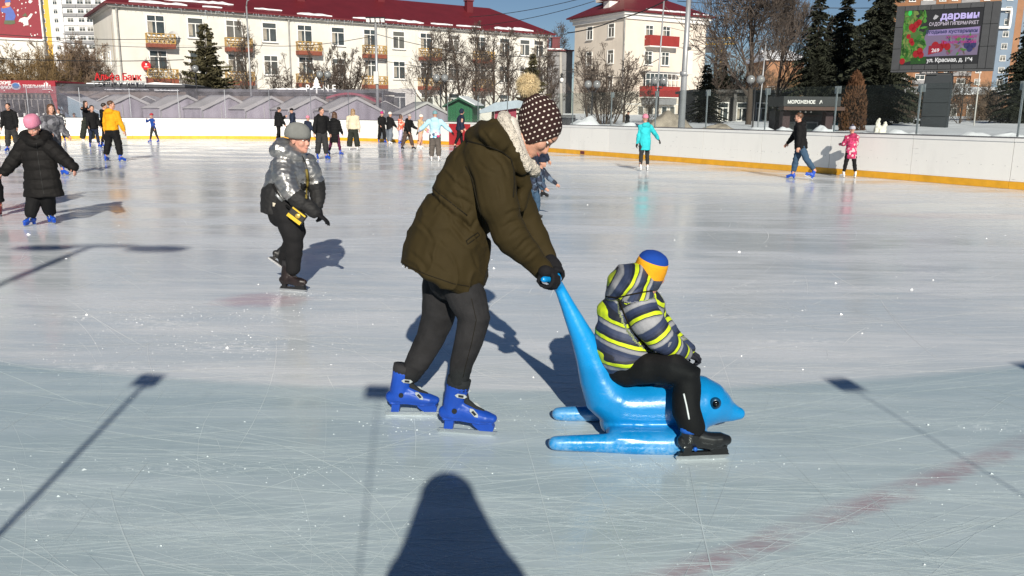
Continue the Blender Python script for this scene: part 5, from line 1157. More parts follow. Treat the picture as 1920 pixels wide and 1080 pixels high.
trace('drawcord', parka, orgW, [(812, 352), (824, 364), (843, 378), (862, 393), (876, 404)], 0.0035, seam_m, parka)
trace('hem_stitching', parka, orgW, [(752, 492), (765, 499), (800, 515), (850, 532), (903, 541)], 0.0022, seam_m, parka)
trace('pocket_flap', parka, orgW, [(874, 452), (884, 444), (896, 436), (899, 441), (888, 450), (877, 458), (874, 452)], 0.0030, seam_m, parka)
trace('zip_placket', parka, orgW, [(958, 297), (963, 320), (964, 345), (962, 370)], 0.0040, seam_m, parka)
# jeans
jeans_m = cloth('jeans_black', (0.022, 0.022, 0.0235), 0.8, var=0.30, vscale=10, bump=0.3, bscale=300)
mb = MB()
legN = [(850, 490, -0.05, 32), (864, 530, -0.08, 37), (877, 562, -0.10, 37), (889, 598, -0.12, 31), (880, 636, -0.13, 27.5), (865, 682, dNr * .95, 22), (860, 715, dNr, 19)]
legF = [(836, 490, 0.07, 36), (830, 540, 0.10, 40), (826, 565, 0.10, 35), (820, 600, 0.12, 31), (806, 636, 0.13, 27), (787, 672, dFr * .95, 24), (771, 700, dFr, 20)]
ptube(mb, YW, legN, n=16); ptube(mb, YW, legF, n=16)
ptube(mb, YW, [(842, 480, 0, 40, 1.3), (845, 520, 0, 44, 1.2)], n=16)
kneeN, kneeF, ankN, ankF = P(889, 604, YW - .12), P(820, 606, YW + .12), P(862, 705, YW + dNr), P(780, 690, YW + dFr)
def jean_folds(me, co, no):
    amp = 0.0018 * vnoise(co, 22, 2)
    for c, w, k in ((kneeN, 0.075, 1), (kneeF, 0.075, 1), (ankN, 0.06, 1.1), (ankF, 0.06, 1.1)):
        e = np.exp(-(np.linalg.norm(co - c, axis=1) / w) ** 2)
        amp += e * k * 0.006 * vnoise(np.stack([co[:, 0] * 6, co[:, 1] * 6, co[:, 2] * 55 + co[:, 0] * 14], 1), 1.0, 6)
    return co + no * amp[:, None]
jeans = soft('jeans', mb, jeans_m, woman, orgW, voxel=0.0075, smooth=3, post=jean_folds)
trace('side_seam', jeans, orgW, [(884, 560), (893, 600), (885, 640), (872, 690), (868, 708)], 0.0016, seam_m, jeans)
# body under the clothes: one continuous figure
fH, uH = nrm([0.60, -0.10, -0.80]), nrm([0.80, 0.05, 0.60]); cH = P(1009, 246, YW); sH = 0.232
mb = MB(); head_shape(mb, cH, fH, uH, sH, 22)
mb.tube([cH - uH * 0.07 - fH * 0.01, P(958, 272, YW), P(925, 300, YW)], [0.055, 0.062, 0.075], 14, roundcap=True)
ptube(mb, YW, [(928, 292, 0, 46, 1.1), (895, 340, 0, 48, 1.1), (865, 390, 0, 46, 1.1), (842, 470, 0, 48, 1.2), (842, 500, 0, 46, 1.3)], n=14)
ptube(mb, YW, [(915, 300, -0.12, 22), (934, 380, -0.19, 17), (956, 438, -0.19, 13), (1019, 508, -0.145, 10)], n=10)
ptube(mb, YW, [(940, 310, 0.12, 22), (984, 408, 0.195, 13), (1012, 465, 0.18, 11), (1030, 492, 0.16, 9)], n=10)
ptube(mb, YW, [(a, b, c, d * 0.75) for a, b, c, d in legN], n=10); ptube(mb, YW, [(a, b, c, d * 0.75) for a, b, c, d in legF], n=10)
wbody = soft('body', mb, skin_m, woman, orgW, voxel=0.0058, smooth=3)
face_bits(wbody, orgW, cH, fH, uH, sH, hair_br, True)
# gloved hands closed round the flukes
glove_m = cloth('glove_black', (0.010, 0.010, 0.012), 0.85)
def fist(name, parent, org, bar0, bar1, wrist, s, m, vox=0.0042):
    bar0, bar1, wrist = map(np.asarray, (bar0, bar1, wrist)); bd = nrm(bar1 - bar0); c = (bar0 + bar1) / 2; out = nrm((wrist - c) - np.dot(wrist - c, bd) * bd); sidev = np.cross(bd, out)
    mb = MB(); br = 0.021
    mb.tube([wrist, wrist * 0.5 + (c + out * (br + 0.02)) * 0.5, c + out * (br + 0.012) + sidev * 0.0], [(0.034, 0.030), (0.040, 0.024), (0.044, 0.020)], 12, up=out, roundcap=True)
    for k in range(4):
        o = (k - 1.5) * s * 0.125; pts = []; rr = []
        for j, ang in enumerate((20, 62, 105, 150, 195, 232)):
            a = R(ang); q = c + bd * o + (out * math.cos(a) + sidev * math.sin(a)) * (br + 0.0125 + (0.004 if j == 1 else 0)); pts.append(q); rr.append((0.0125, 0.0115, 0.0112, 0.0105, 0.010, 0.009)[j] * (0.9 if k == 3 else 1))
        mb.tube(pts, rr, 9, up=bd, roundcap=True)
    tp = [c - bd * 0.030 + out * 0.035, c - bd * 0.052 + out * 0.022 - sidev * 0.02, c - bd * 0.045 - sidev * 0.034 - out * 0.004, c - bd * 0.02 - sidev * 0.032 - out * 0.02]
    mb.tube(tp, [0.015, 0.014, 0.0125, 0.010], 9, up=bd, roundcap=True)
    return soft(name, mb, m, parent, org, voxel=vox, smooth=2)
fist('glove', woman, orgW, P(1018, 523, YD - 0.17), P(1042, 530, YD - 0.04), P(1022, 509, YD - 0.135), 0.18, glove_m)
fist('glove', woman, orgW, P(1046, 522, YD + 0.06), P(1033, 500, YD + 0.16), P(1032, 488, YD + 0.14), 0.18, glove_m)
# knitted hat with a white dash pattern and fur pompom
def knit_mat():
    m = bpy.data.materials.new('hat_knit'); m.use_nodes = True; nt = m.node_tree; b = nt.nodes['Principled BSDF']; b.inputs['Roughness'].default_value = 0.9; b.inputs['Specular IOR Level'].default_value = 0.2
    at = N(nt, 'ShaderNodeAttribute', attribute_name='knit_u'); av = N(nt, 'ShaderNodeAttribute', attribute_name='knit_v')
    row = math_n(nt, 'FLOOR', av.outputs['Fac']); fu = math_n(nt, 'FRACT', math_n(nt, 'ADD', at.outputs['Fac'], math_n(nt, 'MULTIPLY', row, 0.37))); fv = math_n(nt, 'FRACT', av.outputs['Fac'])
    a = math_n(nt, 'ABSOLUTE', math_n(nt, 'SUBTRACT', fu, 0.5)); c = math_n(nt, 'ABSOLUTE', math_n(nt, 'SUBTRACT', fv, 0.5))
    e = math_n(nt, 'ADD', math_n(nt, 'POWER', math_n(nt, 'MULTIPLY', a, 4.3), 2.0), math_n(nt, 'POWER', math_n(nt, 'MULTIPLY', c, 5.6), 2.0))
    k = maprange(nt, e, 0.7, 1.0, 1.0, 0.0)
    col = mixc(nt, k, (0.030, 0.014, 0.013), (0.60, 0.54, 0.48)); nt.links.new(col, b.inputs['Base Color'])
    tc = N(nt, 'ShaderNodeTexCoord'); f, _ = noise_n(nt, tc.outputs['Object'], 220, 2); bp = N(nt, 'ShaderNodeBump', Strength=0.5, Distance=0.004)
    nt.links.new(math_n(nt, 'ADD', f, math_n(nt, 'MULTIPLY', k, 0.8)), bp.inputs['Height']); nt.links.new(bp.outputs[0], b.inputs['Normal']); return m
hatB, hatT = P(1013, 257, YW), P(993, 186, YW); hax = nrm(hatT - hatB); hfw = nrm(np.cross([0, 1.0, 0], hax)); hr0 = mpp(1010, 240, YW)
mb = MB()
mb.tube([hatB - hax * 6 * hr0, hatB + hax * 4 * hr0, P(1013, 240, YW), P(1011, 224, YW), P(1006, 207, YW), P(998, 192, YW), P(992, 182, YW)], [(38.5 * hr0, 35 * hr0), (40 * hr0, 36.5 * hr0), (42 * hr0, 38 * hr0), (42.5 * hr0, 38 * hr0), (38 * hr0, 34 * hr0), (28 * hr0, 27 * hr0), (13 * hr0, 14 * hr0)], 26, up=(0, 1, 0))
def hat_post(me, co, no):
    rel = co - hatB; h = rel @ hax; x = rel @ hfw; y = co[:, 1] - YW
    set_attr(me, 'knit_u', np.arctan2(y, x) / (2 * math.pi) * 24); set_attr(me, 'knit_v', h / 0.0235 + 0.25 * np.sin(np.arctan2(y, x) * 2))
    t = h / (70 * hr0)
    fold = np.exp(-((t - 0.70) / 0.10) ** 2) * vnoise(np.stack([x * 6, y * 12, h * 30], 1), 1, 2) * 0.010
    return co + no * (fold + 0.0015 * vnoise(co, 40, 1))[:, None]
soft('knitted_hat', mb, knit_mat(), woman, orgW, voxel=0.0065, smooth=2, post=hat_post)
fur_m = mat('fur_cream', (0.62, 0.50, 0.30), 0.8, var=0.30, vscale=30)
pc = P(990, 160, YW); mb = MB(); rs = np.random.RandomState(5); pr = 24.0 * mpp(990, 160, YW)
mb.ell(pc, np.eye(3) * pr * 0.72, 16, 12)
for _ in range(2600):
    d = nrm(rs.randn(3)); k = nrm(np.cross(d, rs.randn(3))); ln = pr * (0.82 + 0.30 * rs.rand()); w = 0.0015
    a0 = pc + d * pr * 0.6; tip = pc + nrm(d + k * 0.28 * rs.rand() - Z * 0.06) * ln; mid = pc + d * pr * 0.82
    q = nrm(np.cross(d, k)); mb.add([a0 - k * w, a0 + k * w, mid - q * w, mid + k * w, tip], [(0, 1, 3, 2), (2, 3, 4)])
mb.build('fur_pompom', fur_m, woman, False, orgW, fix=False)
# cream fleece lining of the hood and knitted scarf
fleece_m = cloth('fleece_cream', (0.62, 0.57, 0.49), 0.95, var=0.22, vscale=60, bump=0.9, bscale=140)
mb = MB()
ptube(mb, YW, [(944, 223, -0.11, 12), (954, 248, -0.14, 14), (967, 280, -0.14, 14), (985, 310, -0.10, 14)], n=14)
ptube(mb, YW, [(945, 222, 0.11, 12), (958, 248, 0.14, 16), (976, 282, 0.14, 17), (994, 312, 0.08, 14)], n=14)
ptube(mb, YW, [(947, 222, -0.09, 11), (945, 220, 0, 12), (947, 222, 0.09, 11)], n=12, up=(0, 0, 1))
ptube(mb, YW, [(986, 306, -0.08, 14), (1000, 318, -0.03, 13), (1002, 322, 0.04, 12)], n=12)
soft('fleece_lining', mb, fleece_m, woman, orgW, voxel=0.006, smooth=1, post=lambda me, co, no: co + no * (vnoise(co, 55, 3) * 0.007)[:, None])
mb = MB()
ptube(mb, YW, [(958, 232, -0.04, 14, 1.7), (965, 258, -0.05, 14, 1.9), (975, 288, -0.05, 14, 1.9), (990, 312, -0.03, 12, 1.6)], n=18)
def rib(me, co, no):
    _, s = seg_param(co, [P(966, 232, YW), P(984, 288, YW), P(993, 308, YW)]); return co + no * (0.0022 * np.sin(s / 0.0085 * 2 * math.pi))[:, None]
soft('scarf', mb, cloth('scarf_knit', (0.66, 0.62, 0.56), 0.95, bump=0.5, bscale=200), woman, orgW, voxel=0.0045, smooth=2, post=rib)
# her skates: blue rental boots
for (u0, v0), (u1, v1), dy, (su, sv) in (((816, 809), (933, 817), dNr, (860, 716)), ((717, 778), (826, 779), dFr, (776, 700))):
    a = ground(u0 + 6, v0); b = ground(u1 - 2, v1); L = np.linalg.norm(b - a) / 1.0
    skate(woman, orgW, (a + b) / 2, b - a, Z, L * 0.985, blue_boot, near=True)

# ------------------------------------------------------------------ child riding the dolphin
YC = YD; orgC = P(1200, 700, YC); orgC = np.array([orgC[0], orgC[1], 0.0])
child = thing('person', 'child in navy and lime striped winter jacket sitting astride the blue dolphin', 'child', orgC)
def stripe_mat():
    m = bpy.data.materials.new('striped_jacket'); m.use_nodes = True; nt = m.node_tree; b = nt.nodes['Principled BSDF']; b.inputs['Roughness'].default_value = 0.62; b.inputs['Specular IOR Level'].default_value = 0.35
    at = N(nt, 'ShaderNodeAttribute', attribute_name='stripe'); tc = N(nt, 'ShaderNodeTexCoord')
    nz, _ = noise_n(nt, tc.outputs['Object'], 7, 3); x = math_n(nt, 'FRACT', math_n(nt, 'ADD', at.outputs['Fac'], math_n(nt, 'MULTIPLY', math_n(nt, 'SUBTRACT', nz, 0.5), 0.22)))
    cr = nt.nodes.new('ShaderNodeValToRGB'); cr.color_ramp.interpolation = 'CONSTANT'; E = cr.color_ramp.elements
    cols = [(0.0, (0.62, 0.78, 0.01)), (0.19, (0.028, 0.030, 0.036)), (0.24, (0.23, 0.24, 0.26)), (0.30, (0.33, 0.34, 0.36)), (0.44, (0.25, 0.26, 0.28)), (0.48, (0.035, 0.050, 0.105)), (0.70, (0.024, 0.034, 0.075)), (0.86, (0.012, 0.014, 0.022))]
    E[0].position = 0; E[0].color = rgb(cols[0][1]); E[1].position = cols[1][0]; E[1].color = rgb(cols[1][1])
    for p_, c_ in cols[2:]: e = E.new(p_); e.color = rgb(c_)
    nt.links.new(x, cr.inputs[0])
    f, _ = noise_n(nt, tc.outputs['Object'], 160, 2); c2 = mixc(nt, math_n(nt, 'MULTIPLY', f, 0.35), cr.outputs[0], (0.02, 0.03, 0.05)); 
    nt.links.new(c2, b.inputs['Base Color']); bp = N(nt, 'ShaderNodeBump', Strength=0.2, Distance=0.004); nt.links.new(f, bp.inputs['Height']); nt.links.new(bp.outputs[0], b.inputs['Normal']); return m
spineC = [P(1186, 716, YC), P(1172, 655, YC), P(1178, 590, YC), P(1200, 548, YC)]
armC = [P(1200, 566, YC - .12), P(1216, 605, YC - .17), P(1243, 638, YC - .17), P(1285, 660, YC - .09)]
hoodC = [P(1150, 545, YC), P(1180, 512, YC), P(1212, 500, YC)]
mb = MB()
ptube(mb, YC, [(1188, 697, 0, 42, 1.02), (1176, 665, 0, 56, 1.0), (1170, 632, 0, 56, 1.0), (1176, 592, 0, 56, .98), (1192, 562, 0, 46, .92), (1206, 542, 0, 28, 1.0)], n=24, roundcap=False)
ptube(mb, YC, [(1196, 568, -0.09, 34), (1213, 602, -0.15, 32), (1240, 636, -0.17, 27), (1268, 655, -0.12, 21), (1284, 662, -0.085, 16)], n=16)
ptube(mb, YC, [(1210, 566, 0.09, 32), (1228, 602, 0.15, 28), (1256, 634, 0.16, 24), (1286, 656, 0.06, 16)], n=14)
armCf = [P(1210, 566, YC + .09), P(1228, 602, YC + .15), P(1286, 656, YC + .06)]
hood_pts, _ = ptube(mb, YC, [(1147, 552, 0, 15, 2.6), (1156, 537, 0, 22, 2.6), (1174, 522, 0, 27, 2.4), (1193, 518, 0, 27, 2.1), (1206, 528, 0, 22, 1.9)], n=22)
def jacketC(me, co, no):
    d0, s0 = seg_param(co, spineC); d1, s1 = seg_param(co, armC); d2, s2 = seg_param(co, armCf); d3, s3 = seg_param(co, hoodC)
    pz = 0.088
    st = (s0 + (co[:, 0] - spineC[1][0]) * 0.22) / pz; st = 0.62 - st
    arm_ = (d1 < 0.105) & (co[:, 1] < YC - 0.085); armf = (d2 < 0.10) & (co[:, 1] > YC + 0.085)
    v1 = (s1 - (co[:, 0] - armC[0][0]) * 0.05) / pz; st = np.where(arm_, v1 + 0.15, st); st = np.where(armf, s2 / pz, st)
    hp = P(1175, 525, YC); ax = nrm(np.array([0.80, 0, 0.60])); hs_ = (co - hp) @ nrm(np.array([0.86, 0, -0.50])) / 0.072 + 0.15
    ish = (co[:, 2] > P(1170, 553, YC)[2] + (co[:, 0] - P(1170, 553, YC)[0]) * 0.15); st = np.where(ish, hs_, st)
    set_attr(me, 'stripe', st)
    n2 = vnoise(np.stack([co[:, 0] * 6, co[:, 1] * 8, co[:, 2] * 20 + co[:, 0] * 6], 1), 1.0, 4.0)
    amp = np.where(arm_, 0.006 * vnoise(np.stack([s1 * 26, co[:, 1] * 8, co[:, 0] * 5], 1), 1, 2), 0.010 * n2)
    low = np.exp(-((s0 - 0.10) / 0.10) ** 2); amp = amp + np.where(arm_ | ish, 0, low * 0.012 * n2) + 0.002 * vnoise(co, 30, 1)
    return co + no * amp[:, None]
cj = soft('striped_jacket', mb, stripe_mat(), child, orgC, voxel=0.0075, smooth=3, post=jacketC)
trace('seam', cj, orgC, [(1160, 560), (1166, 576), (1174, 596), (1184, 616), (1196, 634), (1212, 650)], 0.0048, seam_m, cj)
trace('seam', cj, orgC, [(1136, 556), (1155, 558), (1180, 553), (1205, 548), (1226, 545)], 0.004, seam_m, cj)
ptr_m = cloth('snow_trousers_black', (0.0085, 0.0085, 0.0095), 0.7, bump=0.15)
mb = MB(); dS = float(ground(1315, 858)[1]) - YC
ptube(mb, YC, [(1172, 697, -0.06, 28), (1218, 690, -0.13, 29), (1262, 690, -0.17, 30), (1290, 702, -0.19, 27), (1286, 740, -0.20, 27), (1289, 775, dS, 27), (1297, 797, dS, 26)], n=18)
ptube(mb, YC, [(1176, 697, 0.06, 28), (1222, 688, 0.13, 28), (1264, 686, 0.17, 27), (1286, 700, 0.20, 24), (1284, 740, 0.24, 24), (1288, 785, 0.25, 23)], n=16)
ptube(mb, YC, [(1160, 690, 0, 30, 1.5), (1200, 692, 0, 28, 1.5)], n=16)
ct = soft('trousers', mb, ptr_m, child, orgC, voxel=0.0085, smooth=3, post=lambda me, co, no: co + no * (0.008 * vnoise(np.stack([co[:, 0] * 14 + co[:, 2] * 8, co[:, 1] * 9, co[:, 2] * 18], 1), 1, 3))[:, None])
trace('reflective_strip', ct, orgC, [(1282, 738), (1287, 760), (1292, 786)], 0.0042, mat('reflector', (0.75, 0.75, 0.75), 0.3), ct, lift=0.001)
fC, uC = nrm([0.72, 0.66, -0.16]), nrm([0.12, 0.10, 0.98]); cC = P(1220, 513, YC + 0.03); sC = 0.182
mb = MB(); head_shape(mb, cC, fC, uC, sC, 16)
mb.tube([cC - uC * 0.06, P(1206, 548, YC), P(1196, 575, YC)], [0.045, 0.048, 0.06], 12, roundcap=True)
ptube(mb, YC, [(1192, 575, 0, 30), (1178, 620, 0, 36), (1180, 690, 0, 34)], n=12)
ptube(mb, YC, [(1198, 572, -0.09, 18), (1213, 602, -0.15, 17), (1240, 636, -0.17, 15), (1286, 662, -0.085, 10)], n=10)
ptube(mb, YC, [(1210, 572, 0.09, 18), (1228, 602, 0.15, 17), (1256, 634, 0.16, 14), (1288, 657, 0.06, 9)], n=10)
for q in (-1, 1): ptube(mb, YC, [(1176, 695, 0.06 * q, 20), (1264, 690, 0.17 * q, 19), (1288, 704, 0.19 * q, 17), (1288, 795, (dS if q < 0 else .25), 14)], n=10)
cb = soft('body', mb, skin2_m, child, orgC, voxel=0.0065, smooth=2)
face_bits(cb, orgC, cC, fC, uC, sC, hair_br)
gl2 = cloth('glove_dark', (0.014, 0.016, 0.024), 0.8)
for (u, v, dy, sd_) in ((1284, 661, -0.08, 1), (1288, 657, 0.05, -1)):
    mb = MB(); hand_shape(mb, P(u, v, YC + dy), [0.85, 0.05, -0.45], [0.3, 0.1, 0.9], 0.115, 0.8, sd_); mb.build('glove', gl2, child, True, orgC)
# hat in three colour panels: blue crown, yellow band, dark grey rim
hc_, hu_ = P(1219, 506, YC + 0.01), nrm([0.10, -0.30, 0.95]); hf_ = nrm([0.75, 0.62, -0.1]); s_ = mpp(1220, 505, YC)
for nm, col, prof in (('hat_rim', (0.045, 0.055, 0.085), [(-31, .88), (-27, .93), (-18, .96), (-8, .99)]), ('hat_band', (0.74, 0.34, 0.015), [(-9, 1.0), (4, 1.01), (14, .98), (22, .93)]), ('hat_crown', (0.010, 0.055, 0.31), [(21, .945), (27, .86), (32, .70), (36, .42), (37, .12)])):
    hat_lathe(nm, cloth('fleece_' + nm, col, 0.9, bump=0.35, bscale=240), child, orgC, hc_, hf_, hu_, 30 * s_, 31 * s_, [(h * s_, w) for h, w in prof], n=28)
a, b = ground(1267, 862), ground(1366, 858); bt = mat('boot_black_gloss', (0.012, 0.012, 0.013), 0.32, var=0.2, coat=0.2)
hold = mat('holder_black', (0.010, 0.010, 0.011), 0.4)
for q in (-1, 1):
    A = np.array(a); B = np.array(b)
    if q > 0:
        A = A + [0, (0.25 - dS) + 0.03, 0]; B = B + [0, (0.25 - dS) + 0.03, 0]
    L = np.linalg.norm(B - A) * 0.985
    sk = skate(child, orgC, (A + B) / 2 + Z * 0.001, B - A, Z, L, bt, near=True, holder=hold, liner=False, buckles=False, bulk=1.35, shaft=False)
    f_ = nrm(B - A); r_ = np.cross(f_, Z); pp = lambda x, y, d: (A + B) / 2 + f_ * x * L + Z * y * L + r_ * d * L
    mb = MB(); mb.tube([pp(-0.25, 0.55, 0), pp(-0.25, 0.66, 0)], [(0.16 * L, 0.20 * L), (0.165 * L, 0.21 * L)], 16, up=f_); mb.build('boot_collar', mat('boot_trim_blue', (0.015, 0.12, 0.55), 0.35), sk, True, orgC)
    for d in (-1, 1): mb = MB(); mb.tube([pp(-0.19, 0.25, 0.10 * d), pp(-0.19, 0.25, 0.15 * d)], [0.04 * L, 0.036 * L], 10); mb.build('holder_badge', mat('boot_trim_blue', (0, 0, 0)), sk, True, orgC)

# ------------------------------------------------------------------ boy in the silver jacket
YB = float(ground(553, 543)[1]); orgB = ground(553, 543); orgB = np.array([orgB[0], orgB[1], 0.0])
boy = thing('person', 'boy in shiny silver and black puffer jacket with grey beanie and yellow bag', 'boy', orgB)
def silver_mat():
    m = bpy.data.materials.new('silver_puffer'); m.use_nodes = True; nt = m.node_tree; b = nt.nodes['Principled BSDF']
    at = N(nt, 'ShaderNodeAttribute', attribute_name='silver'); tc = N(nt, 'ShaderNodeTexCoord'); k = maprange(nt, at.outputs['Fac'], 0.49, 0.51)
    nt.links.new(mixc(nt, k, (0.0085, 0.0085, 0.009), (0.40, 0.395, 0.385)), b.inputs['Base Color'])
    nt.links.new(maprange(nt, k, 0, 1, 0.0, 0.88), b.inputs['Metallic']); nt.links.new(maprange(nt, k, 0, 1, 0.75, 0.38), b.inputs['Roughness'])
    f, _ = noise_n(nt, tc.outputs['Object'], 42, 4); bp = N(nt, 'ShaderNodeBump', Strength=0.12, Distance=0.012); nt.links.new(f, bp.inputs['Height']); nt.links.new(bp.outputs[0], b.inputs['Normal']); return m
spB = [P(528, 400, YB), P(530, 350, YB), P(545, 300, YB)]; armB = [P(531, 315, YB - .14), P(538, 350, YB - .19), P(560, 375, YB - .2), P(592, 398, YB - .2)]; armB2 = [P(580, 310, YB + .05), P(594, 345, YB + .07), P(597, 385, YB + .0)]
mb = MB()
ptube(mb, YB, [(524, 400, 0, 34, .95), (525, 370, 0, 35.5, .95), (536, 340, 0, 38, .95), (546, 315, 0, 36, .95), (552, 298, 0, 24, 1.0), (555, 288, 0, 17, 1.0)], n=20, roundcap=False)
ptube(mb, YB, [(531, 312, -.10, 22), (534, 335, -.16, 22), (546, 360, -.2, 18), (566, 379, -.21, 16), (590, 397, -.21, 12)], n=14)
ptube(mb, YB, [(576, 308, .06, 20), (590, 338, .09, 18), (596, 362, .07, 15), (596, 383, .0, 12)], n=12)
ptube(mb, YB, [(518, 282, 0, 12, 2.4), (526, 278, 0, 20, 2.0), (540, 284, 0, 22, 1.7), (555, 292, 0, 18, 1.6)], n=16)
def puff(me, co, no):
    d0, s0 = seg_param(co, spB); d1, s1 = seg_param(co, armB); d2, s2 = seg_param(co, armB2)
    a1 = (d1 < 0.125) & (co[:, 1] < YB - 0.08); a2 = (d2 < 0.10) & ~a1
    z = co[:, 2]; zl = P(530, 345, YB)[2] + 0.02 * np.sin(co[:, 0] * 30)
    sil = np.where(z > zl, 1.0, 0.0); sil = np.where(a1, (s1 < 0.26) * 1.0, sil); sil = np.where(a2, (s2 < 0.16) * 1.0, sil); sil = np.where((z > P(530, 303, YB)[2]), 1.0, sil)
    set_attr(me, 'silver', sil)
    q = lambda s, w: (np.abs(np.sin(s / w * math.pi)) ** 0.55 - 0.62)
    amp = np.where(a1, q(s1 + .02, 0.135) * 0.011, np.where(a2, q(s2, 0.12) * 0.010, q(s0 + 0.03, 0.125) * 0.013 * np.clip((s0 - 0.10) / 0.15, 0.15, 1)))
    amp = np.where(z > P(530, 300, YB)[2], 0.004, amp) + 0.008 * vnoise(co, 12, 2) + 0.006 * vnoise(co * np.array([1, 1, 1.6]), 30, 7)
    return co + no * amp[:, None]
bj = soft('puffer_jacket', mb, silver_mat(), boy, orgB, voxel=0.0095, smooth=3, post=puff)
zip_m = mat('zip_black', (0.01, 0.01, 0.01), 0.5)
trace('zip', bj, orgB, [(566, 292), (573, 305), (578, 325), (580, 345), (578, 372)], 0.006, zip_m, bj)
trace('shoulder_strap', bj, orgB, [(574, 318), (577, 340), (576, 358), (573, 372)], 0.011, mat('strap_olive', (0.16, 0.12, 0.02), 0.7), bj, lift=0.004)
trace('shoulder_strap', bj, orgB, [(512, 345), (520, 362), (530, 378), (545, 392), (558, 400)], 0.011, black_cl, bj, lift=0.004)
trace('strap_buckle', bj, orgB, [(519, 364), (524, 370), (529, 376)], 0.014, steel_m, bj, lift=0.008)
trace('fabric_label', bj, orgB, [(514, 380), (514, 387)], 0.020, mat('label_cream', (0.55, 0.5, 0.4), 0.8), bj, lift=-0.010, step=2)
mb = MB()
ptube(mb, YB, [(532, 385, -.06, 24), (540, 410, -.08, 25), (549, 440, -.09, 21), (551, 468, -.09, 17), (550, 503, -.08, 13.5)], n=14)
ptube(mb, YB, [(532, 385, .08, 24), (545, 412, .10, 23), (555, 435, .11, 19), (545, 460, .16, 16), (533, 486, .24, 12)], n=12)
ptube(mb, YB, [(527, 380, 0, 30, 1.1), (530, 400, 0, 27, 1.3)], n=14)
soft('trousers', mb, cloth('trousers_black_matt', (0.012, 0.012, 0.013), 0.8), boy, orgB, voxel=0.0095, smooth=2, post=lambda me, co, no: co + no * (0.009 * vnoise(np.stack([co[:, 0] * 7, co[:, 1] * 7, co[:, 2] * 19], 1), 1, 3))[:, None])
fB, uB = nrm([0.90, -0.42, -0.02]), nrm([0.06, 0, 1.0]); cB = P(561, 263, YB); sB = 0.222
mb = MB(); head_shape(mb, cB, fB, uB, sB, 18)
mb.tube([cB - uB * 0.06, P(555, 292, YB), P(546, 315, YB)], [0.045, 0.05, 0.07], 12, roundcap=True)
ptube(mb, YB, [(548, 312, 0, 26), (532, 350, 0, 26), (530, 385, 0, 26)], n=12)
ptube(mb, YB, [(531, 315, -.12, 13), (546, 360, -.2, 12), (590, 397, -.21, 8)], n=8); ptube(mb, YB, [(576, 312, .06, 13), (594, 355, .08, 11), (596, 383, 0, 8)], n=8)
ptube(mb, YB, [(532, 388, -.06, 18), (549, 440, -.09, 15), (550, 498, -.08, 9)], n=8); ptube(mb, YB, [(532, 388, .08, 18), (555, 435, .11, 14), (533, 486, .24, 9)], n=8)
bb = soft('body', mb, skin2_m, boy, orgB, voxel=0.0062, smooth=2)
face_bits(bb, orgB, cB, fB, uB, sB, hair_br)
hat_lathe('beanie', cloth('beanie_grey', (0.19, 0.195, 0.185), 0.9, bump=0.4, bscale=260), boy, orgB, P(558, 255, YB), nrm([0.9, -0.35, -0.1]), nrm([-0.24, 0.02, 1.0]), 0.096, 0.116, [(-0.012, .92), (-0.010, 1.0), (0.01, 1.04), (0.04, 1.0), (0.075, .86), (0.10, .62), (0.112, .35), (0.116, .1)], n=28)
for (u, v, dy, d, sd_, cu) in ((592, 399, -.21, [0.75, -0.1, -0.5], 1, 0.25), (597, 386, 0.0, [0.25, -0.3, -0.9], -1, 0.5)):
    mb = MB(); hand_shape(mb, P(u, v, YB + dy), d, [0.45, 0.0, 0.8], 0.165, cu, sd_); soft('glove', mb, glove_m, boy, orgB, voxel=0.005, smooth=1)
a, b = ground(531, 541.5), ground(575, 545); L = np.linalg.norm(b - a)
skate(boy, orgB, (a + b) / 2 + [0, -.06, 0.0], b - a, Z, L * 1.12, mat('boot_black_red', (0.013, 0.008, 0.008), 0.45, var=0.6, vscale=14), near=True, holder=hold, buckles=False, bulk=1.2)
fb = nrm([0.75, 0.2, -0.62]); skate(boy, orgB, P(521, 498, YB + 0.27), fb, nrm(np.cross(np.cross(fb, Z), fb)), L * 0.95, black_boot, holder=hold)
# the small yellow and black bag hanging on his hip
bagc = P(557, 404, YB - 0.24); orgG = np.array(bagc); bag = thing('shoulder_bag', 'small yellow and black shoulder bag hanging at the hip of the boy in silver', 'bag', orgG)
Mx = np.array(Matrix.Rotation(R(38), 3, 'Y'))
mb = MB(); mb.box(bagc, (0.15, 0.05, 0.105), M=Mx); me = mb.mesh('pouch', mat('bag_black', (0.014, 0.013, 0.012), 0.6), False, orgG); o = link('pouch', me, bag); bv = o.modifiers.new('round', 'BEVEL'); bv.width = 0.014; bv.segments = 3
yl = mat('bag_yellow', (0.62, 0.42, 0.02), 0.55, var=0.15, vscale=20)
mb = MB(); mb.box(bagc + Mx @ np.array([0.0, -0.027, -0.033]), (0.135, 0.008, 0.030), M=Mx); mb.build('front_band', yl, bag, False, orgG)
mb = MB(); mb.box(bagc + Mx @ np.array([0.0, -0.027, 0.040]), (0.13, 0.006, 0.012), M=Mx); mb.build('zip_band', yl, bag, False, orgG)
mb = MB(); mb.ell(bagc + Mx @ np.array([0.012, -0.03, 0.008]), [(0.026, 0, 0), (0, 0.008, 0), (0, 0, 0.022)], 8, 6); mb.build('charm', mat('charm_gold', (0.55, 0.40, 0.10), 0.35, metal=0.5), bag, True, orgG)
mb = MB(); mb.tube([bagc + Mx @ np.array([-0.07, 0, 0.05]), P(545, 392, YB - 0.22), P(536, 385, YB - 0.20)], [0.009] * 3, 6); mb.build('strap', black_cl, bag, True, orgG)

